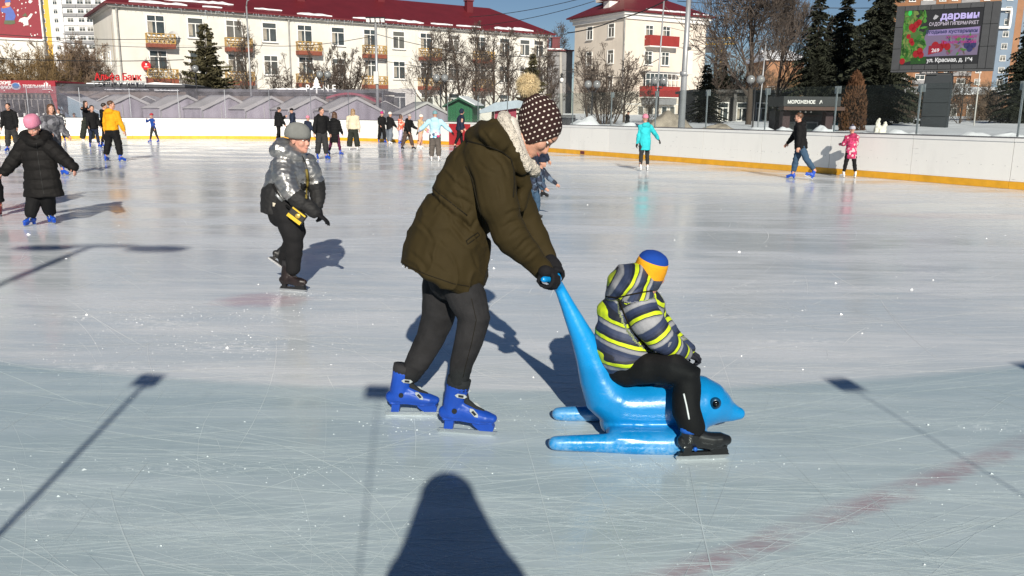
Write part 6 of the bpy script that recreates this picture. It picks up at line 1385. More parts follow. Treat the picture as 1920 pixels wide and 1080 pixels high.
# ------------------------------------------------------------------ girl in the long black quilted coat
YG = float(ground(80, 421)[1]); orgK = ground(80, 421); orgK = np.array([orgK[0], orgK[1], 0.0])
girl = thing('person', 'girl in long black quilted coat and pink beanie with arms held out', 'girl', orgK)
spG = [P(83, 372, YG), P(76, 320, YG), P(67, 262, YG)]
mb = MB()
ptube(mb, YG, [(83, 368, 0, 36.5, .62), (80, 345, 0, 34, .62), (77, 318, 0, 31, .64), (72, 295, 0, 30, .64), (69, 275, 0, 29, .62), (67, 262, 0, 22, .7), (66, 252, 0, 16, .9)], n=20, roundcap=False)
aL = [P(92, 274, YG), P(112, 292, YG - .05), P(138, 314, YG - .12)]; aR = [P(46, 274, YG), P(28, 298, YG - .05), P(8, 322, YG - .10)]
ptube(mb, YG, [(86, 271, 0, 17), (98, 279, -.02, 15), (116, 295, -.06, 13), (137, 313, -.12, 9.5)], n=12)
ptube(mb, YG, [(50, 271, 0, 17), (40, 282, -.02, 15), (26, 301, -.06, 13), (9, 322, -.10, 9.5)], n=12)
ptube(mb, YG, [(47, 257, -.02, 9), (58, 266, -.12, 8), (67, 269, -.14, 7.5), (77, 266, -.12, 8), (87, 257, -.02, 9)], n=10, up=(0, 0, 1))
ptube(mb, YG, [(47, 255, .04, 11), (66, 251, .13, 12), (87, 255, .04, 11)], n=10, up=(0, 0, 1))
def quilt(me, co, no):
    d1, s1 = seg_param(co, aL); d2, s2 = seg_param(co, aR); _, s0 = seg_param(co, spG); q = lambda s, w: (np.abs(np.sin(s / w * math.pi)) ** 0.5 - 0.65)
    arm_ = np.minimum(d1, d2) < 0.115
    amp = np.where(arm_, q(np.where(d1 < d2, s1, s2), 0.105) * 0.012, q(s0, 0.128) * 0.017) + 0.008 * vnoise(co * np.array([1, 1, 1.8]), 12, 2)
    return co + no * amp[:, None]
gj = soft('quilted_coat', mb, cloth('coat_black', (0.0085, 0.0078, 0.0076), 0.7), girl, orgK, voxel=0.0105, smooth=2, post=quilt)
trace('zip', gj, orgK, [(68, 268), (72, 300), (78, 340), (83, 367)], 0.004, zip_m, gj)
mb = MB()
ptube(mb, YG, [(66, 365, 0, 15), (61, 383, -.09, 13), (58, 399, -.13, 11)], n=12); ptube(mb, YG, [(88, 365, 0, 15), (90, 383, .07, 13), (93, 396, .14, 11)], n=12)
soft('trousers', mb, black_cl, girl, orgK, voxel=0.012, smooth=2, post=lambda me, co, no: co + no * (0.008 * vnoise(co, 13, 3))[:, None])
fG, uG = nrm([-0.02, -0.9, -0.42]), nrm([0, -0.3, 1.0]); cG = P(64, 241, YG - 0.05); sG = 0.215
mb = MB(); head_shape(mb, cG, fG, uG, sG, 16); mb.tube([cG - uG * 0.06, P(67, 262, YG), P(68, 275, YG)], [0.045, 0.05, 0.06], 10, roundcap=True)
ptube(mb, YG, [(68, 275, 0, 20, .7), (74, 320, 0, 20, .7), (77, 355, 0, 20, .7)], n=10)
ptube(mb, YG, [(88, 272, 0, 8), (116, 295, -.06, 7), (137, 313, -.12, 5)], n=8); ptube(mb, YG, [(48, 272, 0, 8), (26, 301, -.06, 7), (9, 322, -.10, 5)], n=8)
ptube(mb, YG, [(67, 360, 0, 10), (58, 400, -.13, 7)], n=8); ptube(mb, YG, [(88, 360, 0, 10), (93, 398, .14, 7)], n=8)
hand_shape(mb, P(137, 313, YG - .12), [0.35, -0.25, -0.8], [0.8, 0, 0.4], 0.14, 0.3, -1, n=6); hand_shape(mb, P(9, 322, YG - .10), [-0.7, -0.2, -0.6], [-0.6, 0, 0.6], 0.14, 0.5, 1, n=6)
gb = soft('body', mb, skin2_m, girl, orgK, voxel=0.0068, smooth=2)
face_bits(gb, orgK, cG, fG, uG, sG, hair_br)
hat_lathe('beanie', cloth('beanie_pink', (0.62, 0.23, 0.33), 0.9, bump=0.4, bscale=220), girl, orgK, cG + uG * 0.046, fG, nrm([0, 0.06, 1.0]), 0.094, 0.112, [(0.0, .95), (0.003, 1.0), (0.03, 1.04), (0.07, 1.02), (0.105, .93), (0.128, .76), (0.143, .45), (0.146, .1)], n=26)
a = ground(57, 424); skate(girl, orgK, a, nrm([-0.15, -0.95, 0]), Z, 0.235, blue_boot, near=True)
a = ground(97, 419); skate(girl, orgK, a, nrm([0.75, -0.65, 0]), Z, 0.235, blue_boot, near=True)
# ------------------------------------------------------------------ the other skaters
def pattern_mat(name, cols, scale, stretch=(1, 1, 1), zsplit=None):
    if name in MATS: return MATS[name]
    m = bpy.data.materials.new(name); m.use_nodes = True; nt = m.node_tree; b = nt.nodes['Principled BSDF']; b.inputs['Roughness'].default_value = 0.8
    tc = N(nt, 'ShaderNodeTexCoord'); vo = N(nt, 'ShaderNodeTexVoronoi', Scale=scale); nt.links.new(mapping(nt, tc.outputs['Object'], 0.4, stretch), vo.inputs['Vector'])
    sp = N(nt, 'ShaderNodeSeparateColor'); nt.links.new(vo.outputs['Color'], sp.inputs[0]); cr = nt.nodes.new('ShaderNodeValToRGB'); cr.color_ramp.interpolation = 'CONSTANT'; E = cr.color_ramp.elements
    E[0].position = 0; E[0].color = rgb(cols[0]); E[1].position = 1.0 / len(cols); E[1].color = rgb(cols[1])
    for i in range(2, len(cols)): e = E.new(i / len(cols)); e.color = rgb(cols[i])
    nt.links.new(sp.outputs[0], cr.inputs[0]); out = cr.outputs[0]
    if zsplit:
        sx = N(nt, 'ShaderNodeSeparateXYZ'); nt.links.new(tc.outputs['Object'], sx.inputs[0]); nz, _ = noise_n(nt, tc.outputs['Object'], 6, 3)
        out = mixc(nt, maprange(nt, math_n(nt, 'ADD', sx.outputs[2], math_n(nt, 'MULTIPLY', nz, 0.3)), zsplit[0], zsplit[1]), out, zsplit[2])
    nt.links.new(out, b.inputs['Base Color']); MATS[name] = m; return m
yel = cloth('hoodie_yellow', (0.66, 0.31, 0.012)); teal = cloth('jacket_teal', (0.03, 0.46, 0.50)); pinkhat = cloth('hat_pink', (0.60, 0.22, 0.30)); whitehat = cloth('hat_white', (0.62, 0.58, 0.52)); beige = cloth('jacket_beige', (0.52, 0.38, 0.21)); royal = cloth('top_royal', (0.012, 0.05, 0.24)); grey_j = cloth('jeans_grey', (0.14, 0.16, 0.19)); brown_t = cloth('trousers_brown', (0.085, 0.055, 0.045)); taupe = cloth('trousers_taupe', (0.10, 0.085, 0.075)); maroon = cloth('leggings_maroon', (0.085, 0.016, 0.045)); dgreen = cloth('trousers_dark_green', (0.024, 0.027, 0.021)); denim = cloth('denim_blue', (0.04, 0.078, 0.13)); pinkt = cloth('trousers_pink', (0.62, 0.33, 0.24)); lilac = cloth('trousers_lilac', (0.45, 0.42, 0.58)); magenta = cloth('hat_magenta', (0.42, 0.03, 0.16)); greyhat = cloth('hat_grey', (0.36, 0.33, 0.31)); cyanhat = cloth('hat_cyan', (0.16, 0.30, 0.33)); lightgrey = cloth('jacket_light_grey', (0.37, 0.40, 0.39)); redhat = pattern_mat('helmet_stripes', [(0.45, 0.03, 0.04), (0.02, 0.02, 0.05)], 22, (0.1, 0.1, 1)); cream_v = cloth('fur_vest', (0.60, 0.52, 0.38))
camo = pattern_mat('camo_white_black', [(0.6, 0.6, 0.58), (0.02, 0.02, 0.022), (0.03, 0.03, 0.03)], 13); snowpat = pattern_mat('ski_jacket_pattern', [(0.62, 0.68, 0.72), (0.10, 0.36, 0.52), (0.02, 0.025, 0.08), (0.60, 0.66, 0.7), (0.45, 0.03, 0.12), (0.62, 0.68, 0.72)], 13, (1, 1, 1), (0.98, 1.22, (0.36, 0.58, 0.68)))
pinkpat = pattern_mat('pink_flower_pattern', [(0.40, 0.02, 0.09), (0.46, 0.035, 0.13), (0.24, 0.012, 0.05), (0.55, 0.38, 0.4), (0.40, 0.02, 0.09)], 22); orpat = pattern_mat('orange_pattern', [(0.6, 0.12, 0.05), (0.66, 0.45, 0.36), (0.55, 0.08, 0.06)], 16); navypat = pattern_mat('navy_pattern', [(0.015, 0.022, 0.045), (0.03, 0.05, 0.09), (0.012, 0.016, 0.03), (0.10, 0.14, 0.2)], 16); greypat = pattern_mat('grey_print', [(0.10, 0.10, 0.11), (0.17, 0.17, 0.19), (0.05, 0.05, 0.06)], 12); camot = pattern_mat('camo_green', [(0.09, 0.10, 0.06), (0.04, 0.045, 0.03), (0.14, 0.13, 0.09)], 14)
S = dict
person('boy in bright yellow hoodie and black trousers seen from behind', 213, 303, 113, 165, top=('hoodie', yel), bottom=('loose', black_cl), hair=('short', hair_br), arms=((16, -4, 12), (24, 4, 10)), legs=((15, 2, 8), (10, 4, 10)), turn=-60, lean=4)
person('girl with long brown hair in black jacket over grey printed sweatshirt', 104, 329, 132, 55, top=('jacket', greypat), bottom=('slim', navypat), hair=('long', hair_br), arms=((14, 12, 40), (14, 20, 50)), legs=((6, 6, 8), (6, -4, 8)), lean=6, turn=-15)
person('girl in black and white patterned jacket with dark hair tied back', 116, 265, 60, 20, top=('jacket', camo), bottom=('loose', black_cl), hair=('short', hair_dk), arms=((18, 5, 30), (18, 8, 40)), legs=((6, 4, 5), (5, -3, 5)), turn=-40)
person('teenager in black hooded jacket and dark grey trousers at the far left', 25, 284, 89, 10, top=('jacket', black_cl), bottom=('loose', char_cl), hair=('short', hair_dk), arms=((14, 4, 14), (16, 3, 12)), legs=((6, 3, 4), (7, 2, 4)))
person('girl in black top and wide dark trousers with one hand raised to her face', 165, 267, 77, 70, top=('sweater', black_cl), bottom=('wide', dgreen), hair=('long', hair_dk), boots=white_boot, arms=((14, 6, 16), (60, 110, 120)), legs=((5, 12, 8), (5, -10, 4)), lean=3)
person('child in black jacket standing beside the yellow hoodie', 178, 277, 77, 40, kid=True, top=('jacket', black_cl), bottom=('slim', navy_cl), hair=('short', hair_dk), arms=((12, 4, 30), (12, 6, 30)), legs=((6, 4, 6), (6, -2, 6)))
person('child in black hood half hidden behind the yellow hoodie', 197, 276, 80, 120, kid=True, top=('jacket', black_cl), bottom=('slim', black_cl), hair=('short', hair_dk))
person('child in royal blue top and red striped helmet with a hand at the face', 290, 267, 54, -30, kid=True, top=('sweater', royal), bottom=('slim', char_cl), hat=('helmet', redhat), hair=None, arms=((14, 2, 8), (30, 50, 120)), legs=((6, -12, 4), (6, 14, 6)), lean=4)
person('woman in black puffer jacket with white hood lining facing the boards', 522, 268, 66, 120, top=('puffer', black_cl), bottom=('slim', black_cl), hair=('short', hair_dk), arms=((10, 30, 90), (10, 14, 20)), nod=14, wide=1.1)
person('person in dark jacket and cap standing beyond the boy in silver', 553, 265, 62, -70, top=('jacket', navy_cl), bottom=('slim', char_cl), hat=('cap', black_cl), hair=None)
person('small child in navy coat and pink and dark hat near the far boards', 577, 280, 62, 150, kid=True, top=('jacket', navy_cl), bottom=('slim', black_cl), hat=('beanie', pinkhat), hair=None, boots=white_boot, arms=((16, 14, 20), (16, 14, 20)))
person('young man in black hoodie and dark glasses with charcoal trousers', 604, 299, 96, 38, top=('hoodie', black_cl), bottom=('loose', char_cl), hair=('short', hair_dk), arms=((22, -6, 8), (24, 4, 10)), legs=((4, 5, 5), (4, -5, 6)), turn=20, lean=4)
person('girl with long brown hair in black coat and maroon leggings', 628, 291, 79, 165, kid=True, top=('coat', black_cl), bottom=('slim', maroon), hair=('long', hair_br), arms=((10, 10, 20), (14, 10, 20)), legs=((14, 0, 4), (12, 2, 6)))
person('girl in cream fur jacket and wide dark trousers with long fair hair', 663, 282, 77, 175, top=('vest', cream_v), bottom=('wide', dgreen), hair=('long', hair_bl), boots=white_boot, arms=((12, 6, 10), (12, 2, 8)), legs=((8, 2, 2), (8, -2, 2)))
person('child in black jacket and magenta hat beside the far boards', 716, 268, 58, 30, kid=True, top=('jacket', black_cl), bottom=('loose', black_cl), hat=('beanie', magenta), hair=None, arms=((10, 10, 60), (10, 10, 50)))
person('child in black jacket and white hat with grey jeans', 730, 270, 59, 140, kid=True, top=('jacket', black_cl), bottom=('wide', grey_j), hat=('beanie', whitehat), hair=None, boots=white_boot, arms=((10, 40, 20), (16, 20, 20)))
person('child in orange patterned jacket and lilac trousers', 750, 270, 53, 120, kid=True, top=('jacket', orpat), bottom=('loose', lilac), hat=None, hair=('long', hair_br), arms=((12, 10, 60), (12, 30, 50)))
person('adult in black jacket grey hat and brown trousers pushing off', 764, 280, 68, 60, top=('jacket', black_cl), bottom=('loose', brown_t), hat=('beanie', greyhat), hair=None, arms=((12, 20, 50), (12, 10, 20)), legs=((4, 20, 6), (6, -14, 6)), lean=12, boots=black_boot)
person('child in beige jacket white hat and pink trousers', 787, 278, 62, 110, kid=True, top=('jacket', beige), bottom=('loose', pinkt), hat=('beanie', whitehat), hair=None, boots=white_boot, arms=((14, 30, 30), (14, 20, 20)), gloves=pinkhat)
person('girl in pale blue patterned ski jacket gliding with arms spread', 816, 303, 95, 178, top=('jacket', snowpat), bottom=('loose', taupe), hat=('beanie', cyanhat), hair=None, boots=white_boot, arms=((48, 4, 6), (46, 6, 8)), legs=((4, 3, 4), (4, -3, 4)), gloves=black_cl)
person('person in dark navy hooded jacket skating along the far boards', 860, 280, 76, 110, top=('jacket', navy_cl), bottom=('slim', black_cl), hair=None, hood=True, boots=black_boot, arms=((10, 14, 20), (10, -8, 10)), legs=((4, 16, 8), (5, -16, 10)), lean=8)
person('child in teal jacket and pink hat with white skates by the boards', 1207, 320, 104, 195, kid=True, top=('long', teal), bottom=('slim', char_cl), hat=('beanie', pinkhat), hair=None, boots=white_boot, arms=((12, 2, 8), (40, 4, 6)), legs=((5, -2, 4), (5, 8, 6)), gloves=black_cl, group='skaters along the right hand boards')
person('man in black hooded jacket and blue jeans striding with blue skates', 1505, 337, 125, 250, top=('jacket', black_cl), bottom=('jeans', denim), hair=('short', hair_br), arms=((20, -4, 6), (22, 26, 10)), legs=((4, -26, 12), (4, 14, 6)), lean=8, group='skaters along the right hand boards')
person('small child in pink flowered jacket and striped hat at the boards', 1592, 333, 96, 185, kid=True, top=('long', pinkpat), bottom=('slim', black_cl), hat=('pompom', pattern_mat('hat_stripes', [(0.4, 0.4, 0.45), (0.03, 0.03, 0.06)], 24, (0.1, 0.1, 1))), hair=None, boots=white_boot, arms=((22, 20, 70), (22, 20, 70)), legs=((9, 2, 4), (9, -2, 4)), group='skaters along the right hand boards')
# skaters partly hidden by the woman, and one cut by the left edge
person('child in navy patterned jacket and jeans bending behind the woman in the parka', 995, 410, 118, 60, kid=True, top=('jacket', navypat), bottom=('loose', denim), hat=('beanie', navy_cl), hair=None, boots=black_boot, arms=((16, 42, 12), (10, 20, 30)), legs=((5, 12, 16), (5, -6, 14)), lean=26, group='skaters in the middle of the rink')
person('adult in blue jeans and dark jacket behind the woman in the parka', 1004, 371, 130, 40, top=('jacket', navy_cl), bottom=('loose', denim), hair=('short', hair_dk), boots=black_boot, legs=((14, 4, 6), (6, 0, 4)), arms=((6, 14, 30), (6, 10, 30)), group='skaters in the middle of the rink')
person('adult in light grey jacket and red skates cut by the left edge', -17, 404, 232, 5, top=('jacket', lightgrey), bottom=('loose', black_cl), hat=('beanie', navy_cl), hair=None, boots=red_boot, arms=((11, 8, 12), (10, 8, 14)), legs=((5, 4, 6), (5, -2, 6)), group='skaters in the middle of the rink')
# people beyond the boards: only heads and shoulders show
for (u, v, hp, Y, lb, hd, tp, ht) in ((145, 262, 50, 48.0, 'spectator in brown hat watching from beyond the far boards beside the blue tarpaulin', 0, black_cl, brown_t), (224, 262, 52, 50.0, 'spectator in dark cap leaning beyond the far boards behind the yellow hoodie', 20, black_cl, black_cl), (1174, 250, 42, 44.0, 'pedestrian in black coat walking past the bare trees by the cream building', 80, black_cl, black_cl), (1088, 247, 16, 36.0, None, 0, None, None)):
    if lb: person(lb, u, v, hp, hd, top=('jacket', tp), bottom=('slim', char_cl), hat=('cap', ht), hair=None, skates=False, Y=Y, z0=float(P(u, v, Y)[2]), group='people beyond the boards')
# the photographer, standing just behind the lens: seen only as the long shadow on the near ice
o = person('person in hooded jacket taking the photograph, seen only as a long shadow on the ice', 960, 540, 200, 180, Y=-0.34, top=('jacket', black_cl), bottom=('slim', black_cl), hood=True, hair=None, boots=black_boot, gloves=None) if False else None
def photographer():
    org = np.array([0.17, -0.32, 0.0]); root = thing('person', 'person in hooded coat behind the lens, seen only as a shadow on the ice', 'photographer', org)
    x, y = org[0], org[1]; p = lambda a, b, c: np.array([x + a, y + b, c])
    mb = MB(); head_shape(mb, p(0, 0.02, 1.66), [0, 1, -0.1], [0, 0.1, 1], 0.22, 12); mb.tube([p(0, 0, 1.6), p(0, 0, 1.45)], [0.055, 0.06], 10)
    mb.tube([p(0, 0, 0.9), p(0, 0, 1.2), p(0, 0, 1.42)], [(0.15, .1), (.14, .1), (.17, .1)], 12, up=(0, 1, 0), roundcap=True)
    for s in (-1, 1):
        mb.tube([p(.18 * s, 0, 1.40), p(.21 * s, .02, 1.14), p(.08 * s, .20, 1.33)], [.045, .04, .03], 8, roundcap=True); mb.tube([p(.1 * s, 0, .9), p(.11 * s, 0, .5), p(.12 * s, 0, .14)], [.08, .06, .05], 8, roundcap=True)
        hand_shape(mb, p(.08 * s, .20, 1.33), [-.3 * s, .3, .9], [s, 0, .2], .16, .7, s, n=6)
    soft('body', mb, skin_m, root, org, voxel=.009, smooth=1)
    mb = MB(); mb.tube([p(0, 0, .62), p(0, 0, .9), p(0, 0, 1.15), p(0, 0, 1.34), p(0, 0, 1.46), p(0, 0, 1.55)], [(.27, .19), (.26, .18), (.25, .17), (.28, .15), (.215, .13), (.17, .12)], 16, up=(0, 1, 0))
    for s in (-1, 1): mb.tube([p(.16 * s, 0, 1.40), p(.22 * s, .02, 1.15), p(.10 * s, .17, 1.30)], [.085, .075, .055], 10, roundcap=True)
    mb.tube([p(0, -.02, 1.46), p(0, -.02, 1.58), p(0, -.01, 1.69), p(0, -.0, 1.72)], [(.21, .14), (.165, .14), (.126, .12), (.105, .11)], 14, up=(0, 1, 0))
    mb.ell(p(0, 0, 1.70), np.diag([.118, .12, .115]), 14, 10)
    soft('coat', mb, black_cl, root, org, voxel=.012, smooth=3)
    mb = MB()
    for s in (-1, 1): mb.tube([p(.1 * s, 0, .92), p(.11 * s, 0, .5), p(.12 * s, 0, .2)], [.1, .085, .08], 10)
    soft('trousers', mb, char_cl, root, org, voxel=.012, smooth=2)
    for s in (-1, 1): skate(root, org, p(.12 * s, .05, .001), [0.1 * s, 1, 0], Z, .28, black_boot)
photographer()
# ------------------------------------------------------------------ pavilions, stalls, tents
dkw = mat('pavilion_dark', (.045, .047, .055), .6, var=.2, vscale=1.2); dkg = mat('pavilion_glass', (.03, .036, .045), .12, var=.5, vscale=.7); brf = mat('pavilion_fascia', (.13, .10, .085), .7, var=.15)
def pavilion(label, uL, uR, Y, vtop, nb, rz=0.0, fasc=.75):
    xl, xr = P(uL, 190, Y)[0], P(uR, 190, Y)[0]; top = P((uL + uR) / 2, vtop, Y)[2]; w = xr - xl; t = thing('pavilion', label, 'pavilion', ((xl + xr) / 2, Y, 0), rz)
    mb = MB(); mb.box((0, 3.5, top / 2 - .2), (w, 6.6, top - .1)); mb.build('wall', dkw, t); mb = MB(); mb.box((0, 3.2, top - .03), (w + .5, 7.6, .2)); mb.build('roof', dkw, t)
    mb = MB(); mb.box((0, .12, top - .16 - fasc / 2), (w + .1, .22, fasc)); mb.build('fascia', brf, t)
    for i in range(nb):
        x = -w / 2 + w * (i + .5) / nb; mb = MB(); mb.box((x, .16, (top - fasc) / 2), (w / nb - .25, .06, top - fasc - .5)); mb.build('shop_window', dkg, t)
        mb = MB(); mb.box((x + w / nb / 2, .14, (top - fasc) / 2 - .1), (.14, .14, top - fasc - .2)); mb.build('mullion', mat('mullion_brown', (.11, .07, .05), .7), t)
    return t, w, top
pv, w1, t1 = pavilion('dark low shop pavilion with snow on its roof under the red bank letters', 106, 348, 62, 160, 6)
mb = MB(); rs = np.random.RandomState(3)
def roof_slab(mb, x0, x1, y0, y1, z, n=14):
    vs, fs = [], []
    for i in range(n + 1):
        x = x0 + (x1 - x0) * i / n; e = .04 + .14 * rs.rand() * math.sin(math.pi * (i + .3) / (n + .6)); vs += [(x, y0 - .1 * rs.rand(), z), (x, y1, z), (x, y1, z + e), (x, y0 - .1 * rs.rand(), z + e * .8 + .03)]
    for i in range(n):
        for j in range(4): fs.append((4 * i + j, 4 * i + (j + 1) % 4, 4 * i + 4 + (j + 1) % 4, 4 * i + 4 + j))
    fs += [(0, 1, 2, 3), tuple(4 * n + i for i in (3, 2, 1, 0))]; mb.add(vs, fs)
roof_slab(mb, -2.2, w1 / 2, -.4, 4, t1 + .07); mb.build('roof_snow', roofsnow_m, pv)
mb = MB(); roof_slab(mb, -1.0, 2.2, -.22, .2, t1 - .33); roof_slab(mb, 2.6, 4.4, -.2, .2, t1 - .36); mb.build('ledge_snow', roofsnow_m, pv)
bred = mat('letters_red', (.50, .012, .015), .45); sgn = thing('bank_sign', 'red roof letters reading Альфа Банк above the dark pavilion', 'sign', tuple(P(222, 152.5, 61.0)))
text('lettering', 'Альфа Банк', bred, sgn, (0, 0, .28), (R(90), 0, 0), .68, .05, 'CENTER', .93, .010, 3.35)
mb = MB(); mb.box((0, .08, -.02), (3.9, .06, .06))
for x in np.linspace(-1.8, 1.8, 7): mb.box((x, .08, -.12), (.05, .05, .3))
mb.build('sign_frame', steel_m, sgn)
pv2, w2, t2 = pavilion('dark glass cafe pavilion with white letters behind the middle tents', 350, 716, 64, 170, 9)
mb = MB(); roof_slab(mb, -1, 4, -.3, 2, t2 + .07); mb.build('roof_snow', roofsnow_m, pv2)
wl_ = mat('letters_white', (.74, .73, .70), .5, emit=(1, 1, 1), estr=.12); cs = thing('cafe_sign', 'white standing letters with a fir tree in place of the i on the cafe pavilion', 'sign', tuple(P(600, 166, 63.4)))
for ch, x in (('P', -.92), ('N', .45), ('E', 1.05)): text('letter', ch, wl_, cs, (x, 0, 0), (R(90), 0, 0), .72, .04, 'CENTER', .85)
mb = MB()
for k in range(3): w = .34 - .08 * k; mb.prism([(-w, .06 + .22 * k), (w, .06 + .22 * k), (0, .42 + .22 * k)], -.03, .03, lambda a, c, t: (a - .25, t + .002 * k, c))
mb.box((-.25, 0, -.15), (.10, .06, .42)); mb.build('fir_tree_letter', wl_, cs); mb = MB(); mb.box((.1, .06, -.42), (2.6, .05, .06)); mb.build('sign_rail', dkw, cs)
# striped sweet stall with red fascia
Ys = 50.0; xr = P(105, 165, Ys)[0]; st_ = thing('sweet_stall', 'red stall with snowflake fascia selling chimney cakes at the left edge', 'market stall', (xr - 3, Ys, 0))
zt, zb = P(60, 152, Ys)[2], P(60, 174.5, Ys)[2]; rd = mat('fascia_red', (.27, .012, .024), .55, var=.08)
mb = MB(); mb.box((0, 0, (zt + zb) / 2), (6, .12, zt - zb)); mb.build('fascia', rd, st_); mb = MB(); mb.box((0, 1.7, zt + .0), (6.1, 3.2, .08)); mb.build('roof', rd, st_)
mb = MB(); mb.box((0, 2.9, 1.2), (5.9, .1, 2.4)); mb.box((-2.9, 1.6, 1.2), (.1, 2.5, 2.4)); mb.build('back_wall', dkw, st_); mb = MB(); mb.box((0, .5, .5), (5.6, .7, 1.0)); mb.build('counter', dkw, st_)
mb = MB(); mb.add([(2.62, -.02, zb), (2.98, -.02, zb), (2.98, -.02, 1.2), (2.62, .03, zb), (2.98, .03, zb), (2.98, .03, 1.2)], [(0, 1, 2), (5, 4, 3), (0, 3, 4, 1), (1, 4, 5, 2), (2, 5, 3, 0)]); mb.build('side_drape', rd, st_)
mb = MB()
for x in np.linspace(-2.9, 2.5, 22): mb.box((x, .08, zb - .14), (.10, .03, .26))
mb.build('awning_slats', mat('awning_brown', (.13, .09, .07), .7), st_)
mb = MB(); rs = np.random.RandomState(4)
for x in np.linspace(-2.8, 2.4, 15): L = .3 + .8 * rs.rand(); mb.tube([(x, .3, zb - .35), (x + .02, .3, zb - .35 - L)], [.022, .022], 5)
mb.tube([(-2.9, .3, zb - .35), (2.6, .3, zb - .35)], [.025, .025], 6); mb.build('hanging_rail', mat('rail_pale', (.30, .27, .24), .6), st_)
mb = MB()
for x in (.3, .75, 1.5, 1.9): mb.tube([(x, .4, 1.0), (x, .4, 1.3)], [.08, .06], 8)
mb.build('cups', white_t, st_)
lw = mat('letters_offwhite', (.72, .68, .66), .6); X = lambda u: P(u, 165, Ys - .08)[0] - (xr - 3); Zz = lambda v: P(50, v, Ys)[2]
text('lettering', 'СКИЕ\nНИКИ', lw, st_, (X(-3), -.075, Zz(160.5)), (R(90), 0, 0), .26, .008, 'LEFT', 1.1, .008); text('lettering', 'ТРДЕЛЬНИК', lw, st_, (X(42.5), -.075, Zz(162)), (R(90), 0, 0), .215, .008, 'LEFT', .98, .006)
mb = MB(); el = lambda cx, cz, a, b, k=18: [(cx + a * math.cos(2 * math.pi * i / k), cz + b * math.sin(2 * math.pi * i / k)) for i in range(k)]
mb.prism(el(X(30), Zz(162), .29, .21), -.075, -.062, lambda a, c, t: (a, t, c)); mb.build('emblem_oval', mat('emblem_pale', (.35, .30, .36), .6), st_); mb = MB(); mb.prism(el(X(30), Zz(161), .21, .15), -.085, -.076, lambda a, c, t: (a, t, c)); mb.build('emblem_swirl', mat('emblem_blue', (.04, .12, .30), .6), st_)
mb = MB(); mb.box((X(84), -.07, Zz(160)), (.05, .012, .30)); mb.box((X(87.5), -.07, Zz(159)), (.05, .012, .36)); mb.box((X(90), -.07, Zz(160)), (.05, .012, .30)); mb.box((X(94), -.07, Zz(162)), (.05, .012, .2)); mb.box((X(88), -.07, Zz(167)), (.56, .012, .04)); mb.build('emblem_castle', lw, st_)
mb = MB(); rs = np.random.RandomState(9)
for _ in range(16): mb.prism(el((rs.rand() * 2 - 1) * 2.9, zb + .06 + rs.rand() * (zt - zb - .12), .035, .035, 6), -.070, -.061, lambda a, c, t: (a, t, c))
mb.build('snowflake_print', lw, st_)
# blue tarpaulin shelter
q0 = P(107, 176, 51.5); sh_ = thing('tarpaulin_shelter', 'pale blue grey tarpaulin shelter sloping down right of the red stall', 'shelter', (q0[0], 51.5, 0)); tp_m = mat('tarp_blue_grey', (.20, .28, .34), .7, var=.1, vscale=1.2); zt0 = q0[2]; x1 = P(186, 208, 51.5)[0] - q0[0]
mb = MB(); mb.prism([(0, 0), (0, zt0 - .12), (.22, zt0), (x1, 1.42), (x1 + .1, 0)], 0, .05, lambda a, c, t: (a, t, c)); mb.build('front_sheet', tp_m, sh_); mb = MB(); mb.add([(.0, 0, zt0), (.22, 0, zt0 + .05), (x1, 0, 1.48), (.0, 2.4, zt0), (.22, 2.4, zt0 + .05), (x1, 2.4, 1.48)], [(0, 1, 4, 3), (1, 2, 5, 4)]); o = mb.build('roof_sheet', mat('tarp_edge', (.5, .53, .55), .7), sh_); sol = o.modifiers.new('t', 'SOLIDIFY'); sol.thickness = .05
mb = MB(); mb.prism([(-.05, 0), (-.05, 1.75), (.25, 1.75), (1.75, .3), (1.8, 0)], -.5, -.45, lambda a, c, t: (a, t, c)); mb.build('shading_sheet', mat('tarp_shade_blue', (.06, .10, .15), .7), sh_)  # dark sheet added as the shading on the tarpaulin
